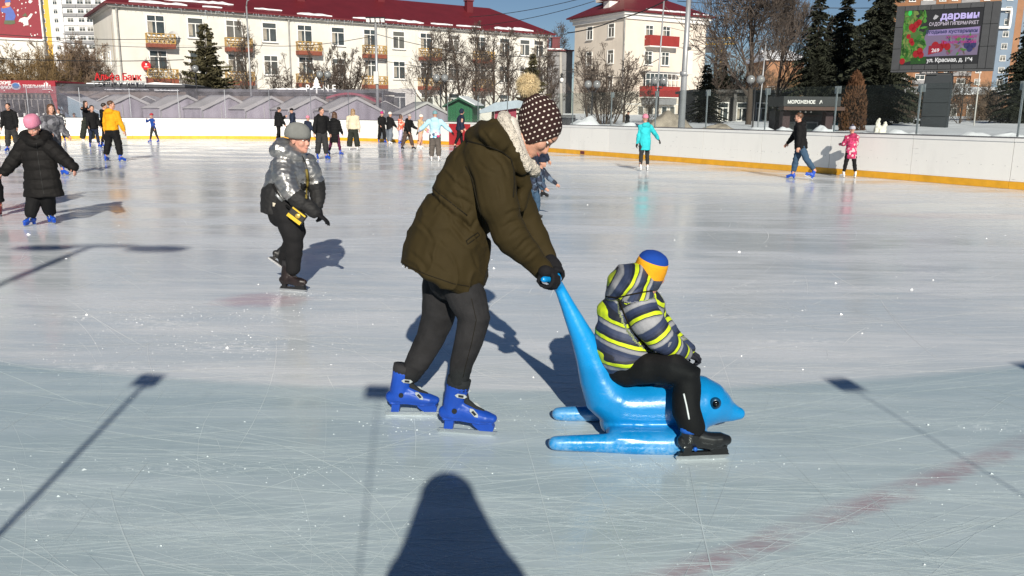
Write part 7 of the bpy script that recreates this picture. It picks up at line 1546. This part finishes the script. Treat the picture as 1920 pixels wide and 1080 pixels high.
# market tents
tent_m = mat('tent_lavender', (.30, .275, .32), .75, var=.08, vscale=1.0, bump=.2, bscale=3); tent_r = mat('tent_roof_grey', (.43, .42, .41), .7, var=.10, vscale=.8, bump=.2, bscale=3); tent_p = mat('tent_pole', (.5, .5, .48), .4, metal=.4)
def make_tent(label):
    t = thing('market_tent', label, 'tent', (0, 0, 0), 0, 'market tents behind the far boards'); W_, D_, He, Hr = 1.75, 2.6, 1.75, 2.52
    mb = MB(); nf = 12; rs = np.random.RandomState(1)
    xs_ = np.linspace(-W_, W_, nf * 2 + 1); top = lambda x: Hr - .05 - (Hr - He) * abs(x) / W_; yy = lambda x: .05 * math.sin(x * 9) + .02
    mb.add([(x, yy(x), 0) for x in xs_] + [(x, yy(x) * .3, top(x)) for x in xs_], [(i, i + 1, i + 2 + nf * 2, i + 1 + nf * 2) for i in range(nf * 2)]); o = mb.build('front_wall', tent_m, t, True); q = o.modifiers.new('t', 'SOLIDIFY'); q.thickness = .02
    for s in (-1, 1):
        mb = MB(); ys = np.linspace(.06, D_, 14); mb.add([(s * (W_ + .02 + .03 * math.sin(y * 8)), y, 0) for y in ys] + [(s * W_, y, He - .02) for y in ys], [(i, i + 1, i + 15, i + 14) for i in range(13)]); o = mb.build('side_wall', tent_m, t, True); q = o.modifiers.new('t', 'SOLIDIFY'); q.thickness = .02
        mb = MB(); k = 6; g_ = [[(s * (W_ + .1) * i / k, -.12 + (D_ + .2) * j / 6, Hr - (Hr - He + .06) * i / k - .05 * math.sin(math.pi * i / k) * (.4 + .6 * math.sin(math.pi * j / 6))) for i in range(k + 1)] for j in range(7)]
        mb.add([v for r in g_ for v in r], [(j * (k + 1) + i, j * (k + 1) + i + 1, (j + 1) * (k + 1) + i + 1, (j + 1) * (k + 1) + i) for j in range(6) for i in range(k)]); o = mb.build('roof_sheet', tent_r, t, True); q = o.modifiers.new('t', 'SOLIDIFY'); q.thickness = .025
        mb = MB(); mb.prism([(0, -.16), (0, 0), (W_ + .1, -(Hr - He) - .06), (W_ + .1, -(Hr - He) - .24)], -.125, -.105, lambda a, c, tt: (s * a, tt, Hr + c)); mb.build('valance', tent_r, t)
        mb = MB(); mb.box((s * (W_ - .02), -.04, He / 2), (.05, .05, He)); mb.build('pole', tent_p, t)
    mb = MB(); mb.box((-.5, -.035, .95), (.05, .02, 1.9)); mb.build('door_strip', tent_r, t)
    return t
tents = [(243, 54, 47, 1.0, 'lavender market tent right of the blue tarpaulin behind the yellow hoodie'), (350, 54, 47, 1.0, 'lavender market tent behind the child in royal blue'), (428, 53, 45, 1.0, 'lavender market tent in the gap before the woman in the black puffer'), (508, 52.5, 43, .98, 'lavender market tent behind the woman in the black puffer'), (590, 51.5, 40, .98, 'lavender market tent behind the young man in dark glasses'), (668, 50, 34, .96, 'lavender market tent behind the girl in the cream fur jacket'), (800, 49.5, 26, .86, 'lavender market tent left of the green hut')]
proto = None
for u, Y, a, s, lb_ in tents:
    if proto is None: o = proto = make_tent(lb_)
    else: o = copy_tree(proto, None, lb_)
    p = P(u, 190, Y); o.location = (p[0], p[1], 0); o.rotation_euler = (0, 0, R(a)); o.scale = (s, s, s)
dk = mat('tent_dark', (.075, .075, .085), .7)
for u, Y, s, lb_ in ((203, 57.5, .95, 'dark grey tent top behind the blue tarpaulin'), (276, 58, .95, 'dark grey tent top between the two leftmost lavender tents'), (722, 54, .86, 'dark grey market tent right of the floodlight mast')):
    t = thing('market_tent', lb_, 'tent', (P(u, 190, Y)[0], Y, 0), R(8), 'dark tents behind the far boards'); t.scale = (s, s, s)
    mb = MB(); mb.prism([(-1.75, 0), (1.75, 0), (1.75, 1.75), (0, 2.6), (-1.75, 1.75)], 0, .05, lambda a, c, q: (a, q, c)); mb.build('front_wall', dk, t)
    for k in (-1, 1): mb = MB(); mb.prism([(0, 2.63), (k * 1.85, 1.72), (k * 1.85, 1.66), (0, 2.56)], -.1, 2.4, lambda a, c, q: (a, q, c)); mb.build('roof_sheet', tent_r, t)
# crimson canopy behind the tents
p = P(662, 190, 57); cn = thing('crimson_canopy', 'wide crimson canopy roof behind the tents left of the floodlight mast', 'canopy', (p[0], 57, 0)); crm = mat('canopy_crimson', (.27, .014, .045), .6, var=.1)
mb = MB(); k = 14; g_ = [(-1.7 + 3.4 * i / k, 2.5 + .42 * math.sin(math.pi * i / k) - .25 * (i / k)) for i in range(k + 1)]
mb.prism(g_ + [(x, z - .14) for x, z in reversed(g_)], -.4, 2.2, lambda a, c, q: (a, q, c)); mb.build('canopy_roof', crm, cn)
for x in (-1.6, 1.6): mb = MB(); mb.box((x, .1, 1.1), (.06, .06, 2.3)); mb.build('pole', tent_p, cn)
# green hut
p = P(862, 205, 46); hut = thing('green_hut', 'small green wooden hut with snowy gable roof beyond the boards', 'hut', (p[0], 46, 0), R(-10)); gm = mat('hut_green', (.009, .11, .04), .6, var=.12, vscale=2)
mb = MB(); mb.box((0, 1.0, .98), (1.35, 1.9, 1.9)); mb.prism([(-.675, 1.93), (.675, 1.93), (0, 2.25)], .06, 1.94, lambda a, c, q: (a, q, c)); mb.build('wall', gm, hut)
for k in range(9): mb = MB(); mb.box((-.62 + k * .155, .035, .98), (.145, .03, 1.86)); mb.build('plank', gm, hut)
for k in (-1, 1): mb = MB(); mb.prism([(0, 2.36), (k * .92, 1.9), (k * .92, 1.82), (0, 2.27)], -.25, 2.1, lambda a, c, q: (a, q, c)); mb.build('roof_board', mat('hut_trim', (.02, .085, .045), .6), hut)
mb = MB(); mb.prism([(0.01, 2.37), (.90, 1.93), (.90, 1.99), (.01, 2.45)], -.2, 2.05, lambda a, c, q: (a, q, c)); mb.build('roof_snow', roofsnow_m, hut)
# pale van roof seen behind the woman's hood
p = P(935, 205, 50); vn = thing('pale_blue_awning', 'pale blue awning with a crimson side behind the hood of the woman', 'awning', (p[0], 50, 0)); mb = MB(); mb.prism([(-1.2, 1.65), (-.2, 2.15), (1.1, 2.3), (2.0, 2.1), (2.0, 1.98), (-1.2, 1.5)], 0, 2.2, lambda a, c, q: (a, q, c)); mb.build('awning_roof', mat('awning_blue', (.36, .42, .48), .6), vn); mb = MB(); mb.box((.4, .4, 1.2), (1.3, .1, 1.5)); mb.build('side_wall', crm, vn)
for x in (-1.1, 1.9): mb = MB(); mb.box((x, .1, .8), (.06, .06, 1.6)); mb.build('pole', tent_p, vn)
# ice cream kiosk on the right
Yk = 39.5; p = P(1521, 215, Yk); kz = P(1521, 181, Yk)[2]; ki = thing('ice_cream_kiosk', 'dark ice cream kiosk with white lettering and brown canopy beside the thuja', 'kiosk', (p[0], Yk, 0)); kd = mat('kiosk_dark', (.009, .012, .014), .5, var=.2); kb = mat('kiosk_brown', (.06, .026, .016), .6, var=.2); km = mat('kiosk_maroon', (.028, .008, .009), .6)  # kiosk colours lowered to hold the shade falling on it
kw = P(1575, 215, Yk)[0] - P(1468, 215, Yk)[0]
mb = MB(); mb.box((0, 1.2, kz - .22), (kw, 2.4, .44)); mb.build('sign_box', kd, ki); mb = MB(); mb.box((-.05, -.1, kz - .55), (kw + .15, .8, .16)); mb.build('canopy', kb, ki)
mb = MB(); mb.box((0, 1.9, kz / 2 - .3), (kw - .2, 1.0, kz - .7)); mb.build('wall', mat('kiosk_wall', (.015, .012, .012), .7), ki)
for x in (-kw / 2 + .2, kw / 2 - .45): mb = MB(); mb.box((x, .3, kz / 2 - .33), (.34, .5, kz - .72)); mb.build('pillar', km, ki)
for x in (-.62, .48): mb = MB(); mb.box((x, 1.36, .95), (.72, .06, .62)); f_ = mb.build('window', mat('kiosk_frame', (.20, .20, .20), .5), ki); mb = MB(); mb.box((x, 1.32, .95), (.58, .04, .48)); mb.build('pane', pane_m, f_)
mb = MB(); mb.box((0, 1.3, 1.55), (1.7, .1, .08)); mb.build('shelf', km, ki)
for k in range(3): mb = MB(); mb.tube([(-.45 + .25 * k, .2, kz - .66), (-.45 + .25 * k, .2, kz - .74)], [.03, .04], 8); mb.build('spotlight', white_t, ki)
text('lettering', 'МОРОЖЕНОЕ', wl_, ki, (-kw / 2 + .18, -.012, kz - .26), (R(90), 0, 0), .215, .01, 'LEFT', .9, .006); text('lettering', 'А', wl_, ki, (.33, -.012, kz - .26), (R(90), 0, 0), .22, .01, 'LEFT', 1.0, .006)
# ------------------------------------------------------------------ advertising screen
Yl, Yr = 50.0, 47.2; TL, BL, TR, BR = P(1672, 16, Yl), P(1670, 132, Yl), P(1866, -4, Yr), P(1862, 128, Yr)
wS = float(np.hypot(BR[0] - BL[0], BR[1] - BL[1])); zb_ = (BL[2] + BR[2]) / 2; zt_ = (TL[2] + TR[2]) / 2; hS = zt_ - zb_; ang = math.atan2(BR[1] - BL[1], BR[0] - BL[0]); mid = (BL + BR) / 2
scn = thing('advertising_screen', 'large outdoor advertising screen on a grey clad pillar showing a garden store advert', 'advertising screen', (mid[0], mid[1], 0), ang)
cab = mat('cabinet_grey', (.042, .044, .047), .5, var=.1); cabd = mat('cabinet_dark', (.045, .047, .05), .55, var=.15); cab2 = mat('cladding_grey_blue', (.022, .027, .031), .6, var=.12, vscale=1.5)
zc_ = (zb_ + zt_) / 2; fl_, fr_, ft_, fb2 = .45, .78, .30, .28
mb = MB(); mb.box((0, .55, zc_), (wS - .04, 1.0, hS - .04)); mb.build('cabinet', cabd, scn)
def panels(x0, x1, z0, z1, nx_, nz_, y=0.0, m=cab, name='cladding_panel', parent=None, t=.05):
    for i in range(nx_):
        for j in range(nz_):
            a, b = x0 + (x1 - x0) * i / nx_, x0 + (x1 - x0) * (i + 1) / nx_; c, e = z0 + (z1 - z0) * j / nz_, z0 + (z1 - z0) * (j + 1) / nz_
            mb = MB(); mb.box(((a + b) / 2, y, (c + e) / 2), (b - a - .025, t, e - c - .025)); mb.build(name, m, parent or scn)
panels(-wS / 2, -wS / 2 + fl_, zb_, zt_, 1, 3); panels(wS / 2 - fr_, wS / 2, zb_, zt_, 2, 3); panels(-wS / 2 + fl_, wS / 2 - fr_, zb_, zb_ + fb2, 6, 1); panels(-wS / 2 + fl_, wS / 2 - fr_, zt_ - ft_, zt_, 6, 1, m=cabd)
sx0, sx1, sz0, sz1 = -wS / 2 + fl_, wS / 2 - fr_, zb_ + fb2, zt_ - ft_
def emat(name, c, s=.34): return mat(name, [q * .25 for q in c], .4, var=0, emit=c, estr=s, spec=.3)
mb = MB(); mb.box(((sx0 + sx1) / 2, .03, (sz0 + sz1) / 2), (sx1 - sx0, .02, sz1 - sz0)); face = mb.build('screen_face', emat('led_dark', (.035, .035, .038)), scn)
Lx = lambda f: sx0 + (sx1 - sx0) * f; Lz = lambda f: sz1 - (sz1 - sz0) * f
def led(name, poly, c, lay): mb = MB(); mb.prism([(Lx(a), Lz(b)) for a, b in poly], .018 - .003 * lay, .0195 - .003 * lay, lambda a, c_, t: (a, t, c_)); return mb.build(name, emat('led_%.2f_%.2f_%.2f' % c, c), face)
led('picture_panel', [(.30, .40), (.98, .33), (.98, .84), (.02, .86), (.02, .45)], (.24, .19, .30), 1); led('picture_panel', [(0, .0), (.14, .0), (.18, .35), (.30, .42), (.26, .86), (.13, .93), (0, .98)], (.09, .20, .05), 2); led('picture_panel', [(.14, .86), (.34, .85), (.34, .98), (.14, .99)], (.03, .10, .025), 2); led('picture_panel', [(.33, .37), (.97, .34), (.97, .46), (.33, .47)], (.36, .28, .55), 3)
rs = np.random.RandomState(6)
def leafp(a, b, w, h, t):
    q = [(1.3, 0), (.5, .45), (-.4, .5), (-1.2, .05), (-.4, -.45), (.5, -.5)]; return [(a + w * (x * math.cos(t) - y * math.sin(t)), b + h * (x * math.sin(t) + y * math.cos(t))) for x, y in q]
for k in range(110):
    a, b = rs.rand() * .30, rs.rand() * .95; w, h = .03 + .05 * rs.rand(), .04 + .06 * rs.rand(); c = [(.10, .33, .05), (.05, .20, .03), (.22, .30, .08), (.03, .11, .02)][rs.randint(4)]; t = rs.rand() * 3; led('leaf', leafp(a, b, .6 * w, h, t), c, 3 + k % 3)
for k in range(44):
    a, b = .55 + .42 * rs.rand(), .50 + .32 * rs.rand(); w, h = .02 + .04 * rs.rand(), .03 + .04 * rs.rand(); c = [(.09, .25, .06), (.30, .10, .24), (.06, .08, .25), (.20, .12, .10), (.28, .24, .33)][rs.randint(5)]; led('leaf', leafp(a, b, .7 * w, h, rs.rand() * 6), c, 3 + k % 3)
dd = lambda a, b, r_, k=12: [(a + r_ * .8 * math.cos(6.283 * i / k), b + r_ * 1.35 * math.sin(6.283 * i / k)) for i in range(k)]
for a, b, r_ in ((.11, .30, .05), (.17, .26, .05), (.20, .22, .045), (.14, .35, .04), (.08, .47, .035), (.12, .55, .04), (.14, .60, .035), (.20, .80, .05), (.25, .75, .05), (.27, .82, .045), (.03, .93, .045), (.44, .66, .06), (.50, .70, .06), (.55, .64, .05), (.60, .68, .05)): led('berry', dd(a, b, r_), (.42, .018, .025), 7)
for a, b, r_ in ((.84, .66, .05), (.88, .72, .05), (.92, .66, .045), (.86, .60, .04)): led('berry', dd(a, b, r_), (.05, .05, .16), 7)
led('price_flash', [(.36, .66), (.50, .62), (.54, .76), (.36, .82)], (.38, .02, .04), 8); led('green_lamp', [(.05, .0), (.09, .0), (.095, .06), (.07, .1), (.045, .06)], (.05, .75, .15), 8)
mb = MB(); pts = [(.405 + .05 * math.cos(q), .13 + .06 * math.sin(q)) for q in np.linspace(0.4, 6.0, 14)]; led('bird_emblem', [(.375, .16), (.40, .09), (.445, .12), (.42, .165), (.39, .18)], (.6, .6, .62), 6)
def ltext(s, a, b, size, c, align='RIGHT', sx=1.0, bold=.0, w=None): text('lettering', s, emat('led_t_%.2f_%.2f_%.2f' % c, c, .55), face, (Lx(a), -.012, Lz(b)), (R(90), 0, 0), size, .002, align, sx, bold, (sx1 - sx0) * w if w else None)
ltext('дарвин', .955, .13, .52, (.55, .48, .85), bold=.018, w=.48); ltext('САДОВЫЙ ГИПЕРМАРКЕТ', .955, .265, .25, (.55, .5, .58), bold=.004, w=.62); ltext('Ягодные кустарники', .955, .405, .27, (.05, .05, .13), bold=.008, w=.65); ltext('от питомника', .955, .51, .23, (.36, .05, .22), bold=.006, w=.38); ltext('Тимирязевский', .955, .60, .23, (.36, .05, .22), bold=.006, w=.44); ltext('269', .45, .745, .27, (.72, .68, .72), 'CENTER', 1.0, .006); ltext('ул. Красная, д. 194', .93, .925, .30, (.74, .74, .74), bold=.008, w=.58)
pz = zb_; pw_ = 1.26; px_ = float((P(1762, 140, 48.4)[0] - mid[0]) * math.cos(ang)) 
mb = MB(); mb.box((px_, .75, pz / 2 - .1), (pw_, 1.2, pz - .15)); pil = mb.build('pillar', cabd, scn); nz_ = 5
for j in range(nz_):
    z0, z1 = pz * .93 * j / nz_, pz * .93 * (j + 1) / nz_
    mb = MB(); mb.box((px_, .125, (z0 + z1) / 2), (pw_ + .02, .05, z1 - z0 - .03)); mb.build('pillar_panel', cab2, pil)
    for s in (-1, 1): mb = MB(); mb.box((px_ + s * (pw_ / 2 + .03), .78, (z0 + z1) / 2), (.05, 1.22, z1 - z0 - .03)); mb.build('pillar_panel', cab2, pil)
mb = MB(); mb.box((px_ - .5, .03, pz - .16), (.95, .04, .26)); mb.build('number_plate', cabd, scn); text('lettering', '(495) 500-59-19', lw, scn, (px_ - .5, .0, pz - .16), (R(90), 0, 0), .13, .003, 'CENTER', .85)
mb = MB(); mb.box((0, .4, zb_ - .06), (wS, .9, .09)); mb.build('bottom_ledge', cabd, scn)
# ------------------------------------------------------------------ masts, lamps, wires
def pole_between(u0, v0, u1, v1, Y): return P(u0, v0, Y), P(u1, v1, Y)
def straight_pole(u, Y, vtop): p = P(u, 200, Y); return np.array([p[0], Y, -.1]), np.array([p[0], Y, P(u, vtop, Y)[2]])
pole_g = mat('pole_grey', (.34, .35, .36), .45, metal=.4, var=.12); pole_k = mat('pole_black', (.02, .02, .022), .5)
a, b = straight_pole(708, 51, 38); fm = thing('floodlight_mast', 'grey floodlight mast with four white lamps in front of the long building', 'floodlight mast', a); mb = MB(); mb.tube([a, b], [.10, .075], 10); mb.build('pole', pole_g, fm, True, a)
mb = MB(); mb.box(b + [0, 0, -.05], (1.1, .08, .07)); mb.build('crossbar', pole_k, fm, False, a)
for k in range(4):
    mb = MB(); mb.box(b + [-.42 + .29 * k, -.12, .02], (.25, .14, .28), M=np.array(Matrix.Rotation(R(25), 3, 'X'))); h_ = mb.build('lamp_housing', pole_k, fm, False, a); mb = MB(); mb.box(b + [-.42 + .29 * k, -.20, -.02], (.21, .012, .23), M=np.array(Matrix.Rotation(R(25), 3, 'X'))); mb.build('lamp_glass', white_t, h_, False, a)
mb = MB(); mb.box(P(706, 146, 51) + [0, -.13, 0], (.28, .14, .72)); mb.build('speaker_box', mat('box_pale', (.55, .54, .5), .6), fm, False, a)
a, b = straight_pole(1283, 32.5, -40); a[0] = P(1277, 235, 32.5)[0]; b[0] = a[0] + .06; tm_ = thing('tall_mast', 'tall galvanised lighting mast with a pale box, standing just beyond the right hand boards', 'mast', a); mb = MB(); mb.tube([a, a * .45 + b * .55, b], [.145, .11, .085], 14); mb.build('pole', pole_g, tm_, True, a)
zj = P(1280, 138, 32.5)[2]; mb = MB(); mb.tube([[a[0] + .02, a[1], zj - .08], [a[0] + .02, a[1], zj + .08]], [.16, .16], 14); mb.build('collar', pole_g, tm_, True, a); mb = MB(); q = P(1291, 118, 32.5); mb.box(q + [.03, -.05, 0], (.20, .16, .86)); mb.build('pale_box', mat('box_pale', (0, 0, 0)), tm_, False, a); mb = MB(); mb.box(q + [-.02, -.08, .52], (.12, .1, .12)); mb.build('camera_unit', pole_k, tm_, False, a)
for nm, lb_, u0, v0, u1, v1, Y, r_, m_ in (('thin_mast', 'thin grey wire mast in front of the red balconies', 1245, 2, 1227, 236, 48, .055, pole_g), ('thin_mast', 'thin pale wire mast right of the screen pillar', 1838, 130, 1826, 236, 55, .05, mat('mast_pale', (.5, .49, .46), .5)), ('utility_pole', 'concrete utility pole with a small lamp right of the dotted hat', 1051, 98, 1053, 236, 58, .13, mat('concrete_pole', (.33, .31, .28), .85)), ('utility_pole', 'dark utility pole with a bracket lamp near the right globe lamps', 1437, 72, 1420, 238, 52, .05, pole_g), ('utility_pole', 'grey street pole with a curved arm beside the young pine', 462, 12, 470, 166, 60, .07, pole_g)):
    b, a = P(u0, v0, Y), P(u1, v1, Y); a[2] = min(a[2], 0) - .1; t = thing(nm, lb_, 'pole', a, 0, 'thin masts and poles beyond the rink'); mb = MB(); mb.tube([a, b], [r_, r_ * .75], 8); mb.build('pole', m_, t, True, a)
    if 'lamp' in lb_ and 'hat' in lb_: q = P(1053, 150, Y); mb = MB(); mb.ell(q + [0, -.18, 0], np.diag([.13, .13, .17]), 12, 8); mb.build('lamp_globe', white_t, t, True, a); mb = MB(); mb.tube([q + [0, -.18, .15], q + [0, -.18, .35], q + [0, 0, .45]], [.14, .1, .04], 8); mb.build('lamp_cap', pole_k, t, True, a)
    if 'arm' in lb_: mb = MB(); mb.tube([b, b + [.1, -.1, .35], b + [.5, -.3, .55]], [.05, .045, .04], 6); mb.build('arm', m_, t, True, a); mb = MB(); mb.ell(b + [.7, -.4, .55], np.diag([.3, .14, .09]), 10, 6); mb.build('lamp_head', pole_k, t, True, a)
globe_m = mat('lamp_globe_grey', (.20, .21, .21), .12, var=.1, spec=.7)
def globe_lamp(label, u, Y, v, twin, clear=True):
    q = P(u, v, Y); t = thing('street_lamp', label, 'street lamp', (q[0], Y, 0), 0, 'globe street lamps round the rink'); z = q[2]; mb = MB(); mb.tube([(0, 0, -.1), (0, 0, .5), (0, 0, z - .35)], [.07, .05, .04], 8); mb.build('pole', pole_k, t, True)
    for x in ((-.24, .24) if twin else (0,)):
        if twin: mb = MB(); mb.tube([(0, 0, z - .4), (x * .7, 0, z - .42), (x, 0, z - .22)], [.03, .03, .03], 6); mb.build('arm', pole_k, t, True)
        mb = MB(); mb.ell((x, 0, z), np.eye(3) * .21, 16, 12); mb.build('globe', globe_m, t, True); mb = MB(); mb.tube([(x, 0, z - .3), (x, 0, z - .17)], [.06, .10], 10); mb.build('globe_collar', pole_k, t, True)
for u, Y, v, tw_, lb_ in ((366, 56, 128, 0, 'single globe lamp beside the young pine'), (607, 52, 140, 1, 'twin globe lamp behind the young man in dark glasses'), (826, 50, 146, 1, 'twin globe lamp above the girl in the pale ski jacket'), (1111, 47, 158, 1, 'twin globe lamp in front of the four storey building corner'), (1236, 46, 151, 1, 'twin globe lamp below the lower red balcony'), (1417, 42, 149, 1, 'twin globe lamp in front of the huge bare tree'), (1783, 60, 178, 0, 'single globe lamp right of the screen pillar')): globe_lamp(lb_, u, Y, v, tw_)
# floodlight mast behind the photographer; its shadow crosses the left of the ice
def shadow_mast(label, gx, gy, z, head, Y0):
    k = (gy - Y0) / SHD[1]; h = k * math.tan(SUN_EL); x = gx - SHD[0] * k; t = thing('floodlight_mast', label, 'floodlight mast', (x, Y0, 0)); mb = MB(); mb.tube([(0, 0, -.1), (0, 0, h)], [.075, .05], 10); mb.build('pole', pole_g, t, True)
    mb = MB(); mb.tube([(head * -.42, -.1, h - .03), (head * -.1, -.1, h + .05), (head * .25, -.1, h + .06), (head * .6, -.1, h - .02)], [.03, .045, .05, .04], 8); mb.build('crossbar', pole_k, t, True)
    for q in (-.42, .42): mb = MB(); mb.ell((head * .12 + q * head, -.16, h - .01), np.diag([.36, .12, .085 if q < 0 else .11]), 16, 10); mb.build('lamp_housing', pole_k, t, True)
e = ground(172, 461); shadow_mast('floodlight mast behind the near boards throwing the long shadow at the left', e[0], e[1], 6, 1.55, -3.4)
cab_m = mat('cable_black', (.014, .014, .015), .6, var=0)
def cable(label, pts, r, sag=0.0):
    p = [P(u, v, Y) for u, v, Y in pts]; out = []
    for a, b in zip(p[:-1], p[1:]):
        for i in range(10): t = i / 10; out.append(a + (b - a) * t - Z * sag * 4 * t * (1 - t))
    out.append(p[-1]); mb = MB(); mb.tube(out, [r] * len(out), 5); o = mb.build('overhead_cable', cab_m, None, True); tag(o, label, 'cable', 'overhead cables')
cable('uppermost of the dark cables crossing the gable of the long building', [(-30, 62, 55), (340, 72, 60)], .022, .2); cable('dark cable just above the bank letters crossing left part of the picture', [(-30, 108, 55), (345, 112, 62)], .028, .15); cable('dark cable running at the middle storey of the long building', [(80, 76, 58), (470, 84, 60), (706, 66, 51)], .018, .3); cable('cable from the floodlight mast to the right along the long building', [(706, 64, 51), (1051, 104, 58)], .018, .5); cable('lower cable from the floodlight mast to the utility pole', [(706, 112, 51), (1051, 122, 58)], .016, .5)
cable('thick black cable rising past the corner of the four storey building to the upper right', [(1064, 62, 60), (1160, 36, 56), (1262, -6, 50)], .04, .12); cable('thin cable against the sky left of the four storey building', [(880, 32, 90), (1110, -8, 80)], .03, .3); cable('second thin cable against the sky left of the four storey building', [(900, 48, 90), (1115, 2, 80)], .03, .3); cable('cable from the thin mast by the red balconies to the four storey wall', [(1240, 108, 48), (1160, 130, 80)], .02, .3); cable('thin cable near the top of the picture over the dark spruces', [(1270, 2, 60), (1700, 14, 60)], .025, .2); cable('pale slack cable sloping down at the right end of the glass', [(1812, 148, 55), (1925, 196, 50)], .02, .2); cable('cable along the crowns of the bare trees right of the dotted hat', [(1040, 128, 60), (1290, 142, 60)], .016, .4)
# tower crane jib
q0, q1 = P(1306, 84, 190), P(1378, 82, 190); cr_ = thing('tower_crane', 'yellow tower crane jib showing behind the bare branches right of the four storey building', 'crane', ((q0[0] + q1[0]) / 2, 190, 0)); cy = mat('crane_yellow', (.50, .30, .02), .6); o3 = np.array([(q0[0] + q1[0]) / 2, 190, 0])
mb = MB(); k = 12
for i in range(k):
    a = q0 + (q1 - q0) * i / k; b = q0 + (q1 - q0) * (i + 1) / k
    for s in (-.5, .5): mb.tube([a + [0, s, 0], b + [0, s, 0]], [.1, .1], 4)
    mb.tube([a + [0, 0, 1.3], b + [0, 0, 1.3]], [.1, .1], 4); mb.tube([a + [0, .5, 0], (a + b) / 2 + [0, 0, 1.3], b + [0, -.5, 0]], [.06] * 3, 4)
mb.build('jib', cy, cr_, False, o3); mb = MB(); mb.box(q0 + [2.2, 0, -.9], (2.4, 1.2, 1.5)); mb.build('counterweight', mat('crane_dark', (.04, .04, .04), .7), cr_, False, o3); mb = MB(); q = q1 * .6 + q0 * .4
for sx_ in (-.6, .6):
    for sy_ in (-.6, .6): mb.tube([[q[0] + sx_, 190 + sy_, 0], [q[0] + sx_, 190 + sy_, q[2]]], [.1, .1], 4)
for i in range(14): z = q[2] * i / 14; mb.tube([[q[0] - .6, 189.4, z], [q[0] + .6, 189.4, z + q[2] / 14]], [.07, .07], 4)
mb.build('mast', cy, cr_, False, o3)
# ------------------------------------------------------------------ snow heaps, bins and small things in the park
dirty = mat('snow_dirty', (.30, .26, .21), .9, var=.4, vscale=1.5, bump=.6, bscale=4)
def heap(label, u, Y, w, h, seed, m=snow_m, dep=1.2):
    p = P(u, 240, Y); rs = np.random.RandomState(seed); n, k = 18, 7; vs = []
    for j in range(k + 1):
        for i in range(n):
            a = 6.283 * i / n; r_ = 1 - j / k * .999; q = 1 + .22 * mnoise.noise(Vector((math.cos(a) * 2 + seed, math.sin(a) * 2, j * .7))); vs.append((math.cos(a) * r_ * w * q, math.sin(a) * r_ * dep * q, h * (1 - r_ ** 1.7) * (1 + .18 * mnoise.noise(Vector((math.cos(a) * r_ * 4, math.sin(a) * r_ * 4, seed)))) - .1))
    mb = MB(); mb.add([np.array(v) + [p[0], p[1], 0] for v in vs], [(j * n + i, j * n + (i + 1) % n, (j + 1) * n + (i + 1) % n, (j + 1) * n + i) for j in range(k) for i in range(n)]); o = mb.build('snow_heap', m, None, True, fix=True); tag(o, label, 'snow heap', 'snow heaps beyond the boards')
for i, a in enumerate((('white snow heap right of the dotted hat beyond the boards', 1100, 40, 1.7, 1.5, snow_m), ('second white snow heap behind the child in teal', 1190, 39, 2.0, 1.25, snow_m), ('brown dirty snow heap left of the tall mast', 1255, 42, 2.0, 1.75, dirty), ('dirty low snow heap right of the tall mast', 1345, 40, 2.6, 1.2, dirty), ('white snow heap by the tall mast foot', 1318, 34, 1.6, .95, snow_m), ('snow heap at the foot of the twin lamp before the huge bare tree', 1425, 35, 2.0, 1.15, snow_m), ('snow heap left of the man in the black hooded jacket', 1470, 33.5, 1.5, 1.15, snow_m), ('snow heap between the kiosk and the man in black', 1545, 34, 1.1, 1.25, snow_m), ('snow heap behind the child in the pink flowered jacket', 1625, 34, 1.4, 1.0, snow_m), ('grey snow heap left of the screen pillar', 1690, 38, 2.2, 1.05, snow_m), ('snow heap right of the screen pillar', 1830, 36, 2.2, 1.0, snow_m), ('long snow heap at the right edge beyond the glass', 1900, 33, 2.4, 1.05, snow_m))): heap(a[0], a[1], a[2], a[3], a[4], i, a[5])
p = P(1650, 232, 40); t = thing('snow_figure', 'white carved snow figure standing in the park between thuja and screen pillar', 'snow figure', (p[0], 40, .7)); t.scale = (.6, .6, .6); mb = MB()
for x, z, r_, h in ((-.15, .35, .28, .5), (.3, .35, .26, .45), (-.15, .95, .18, .35), (.42, .75, .16, .3), (.1, .3, .4, .35)): mb.ell(np.array([p[0] + x, 40, .3 + z]), np.diag([r_, r_, h]), 12, 8)
soft('snow_body', mb, mat('snow_cream', (.72, .69, .60), .8, bump=.5, bscale=6), t, np.array([p[0], 40, .3]), voxel=.04, smooth=1, post=lambda me, co, no: co + no * (.10 * vnoise(co, 5, 2))[:, None])
p = P(1064, 232, 46); t = thing('litter_bin', 'dark grey wheeled litter bin beside the utility pole right of the dotted hat', 'bin', (p[0], 46, 0)); mb = MB(); mb.tube([(0, 0, .12), (0, 0, 1.35)], [(.35, .3), (.45, .38)], 4, up=(0, 1, 0)); mb.build('bin_body', dkw, t); mb = MB(); mb.box((0, 0, 1.42), (.8, .7, .1)); mb.build('lid', cabd, t)
for k in (-1, 1): mb = MB(); mb.tube([(.3 * k - .05, .2, .1), (.3 * k + .05, .2, .1)], [.1, .1], 10); mb.build('wheel', pole_k, t, True)
finish_soft()
finish_traces()
finish_text()
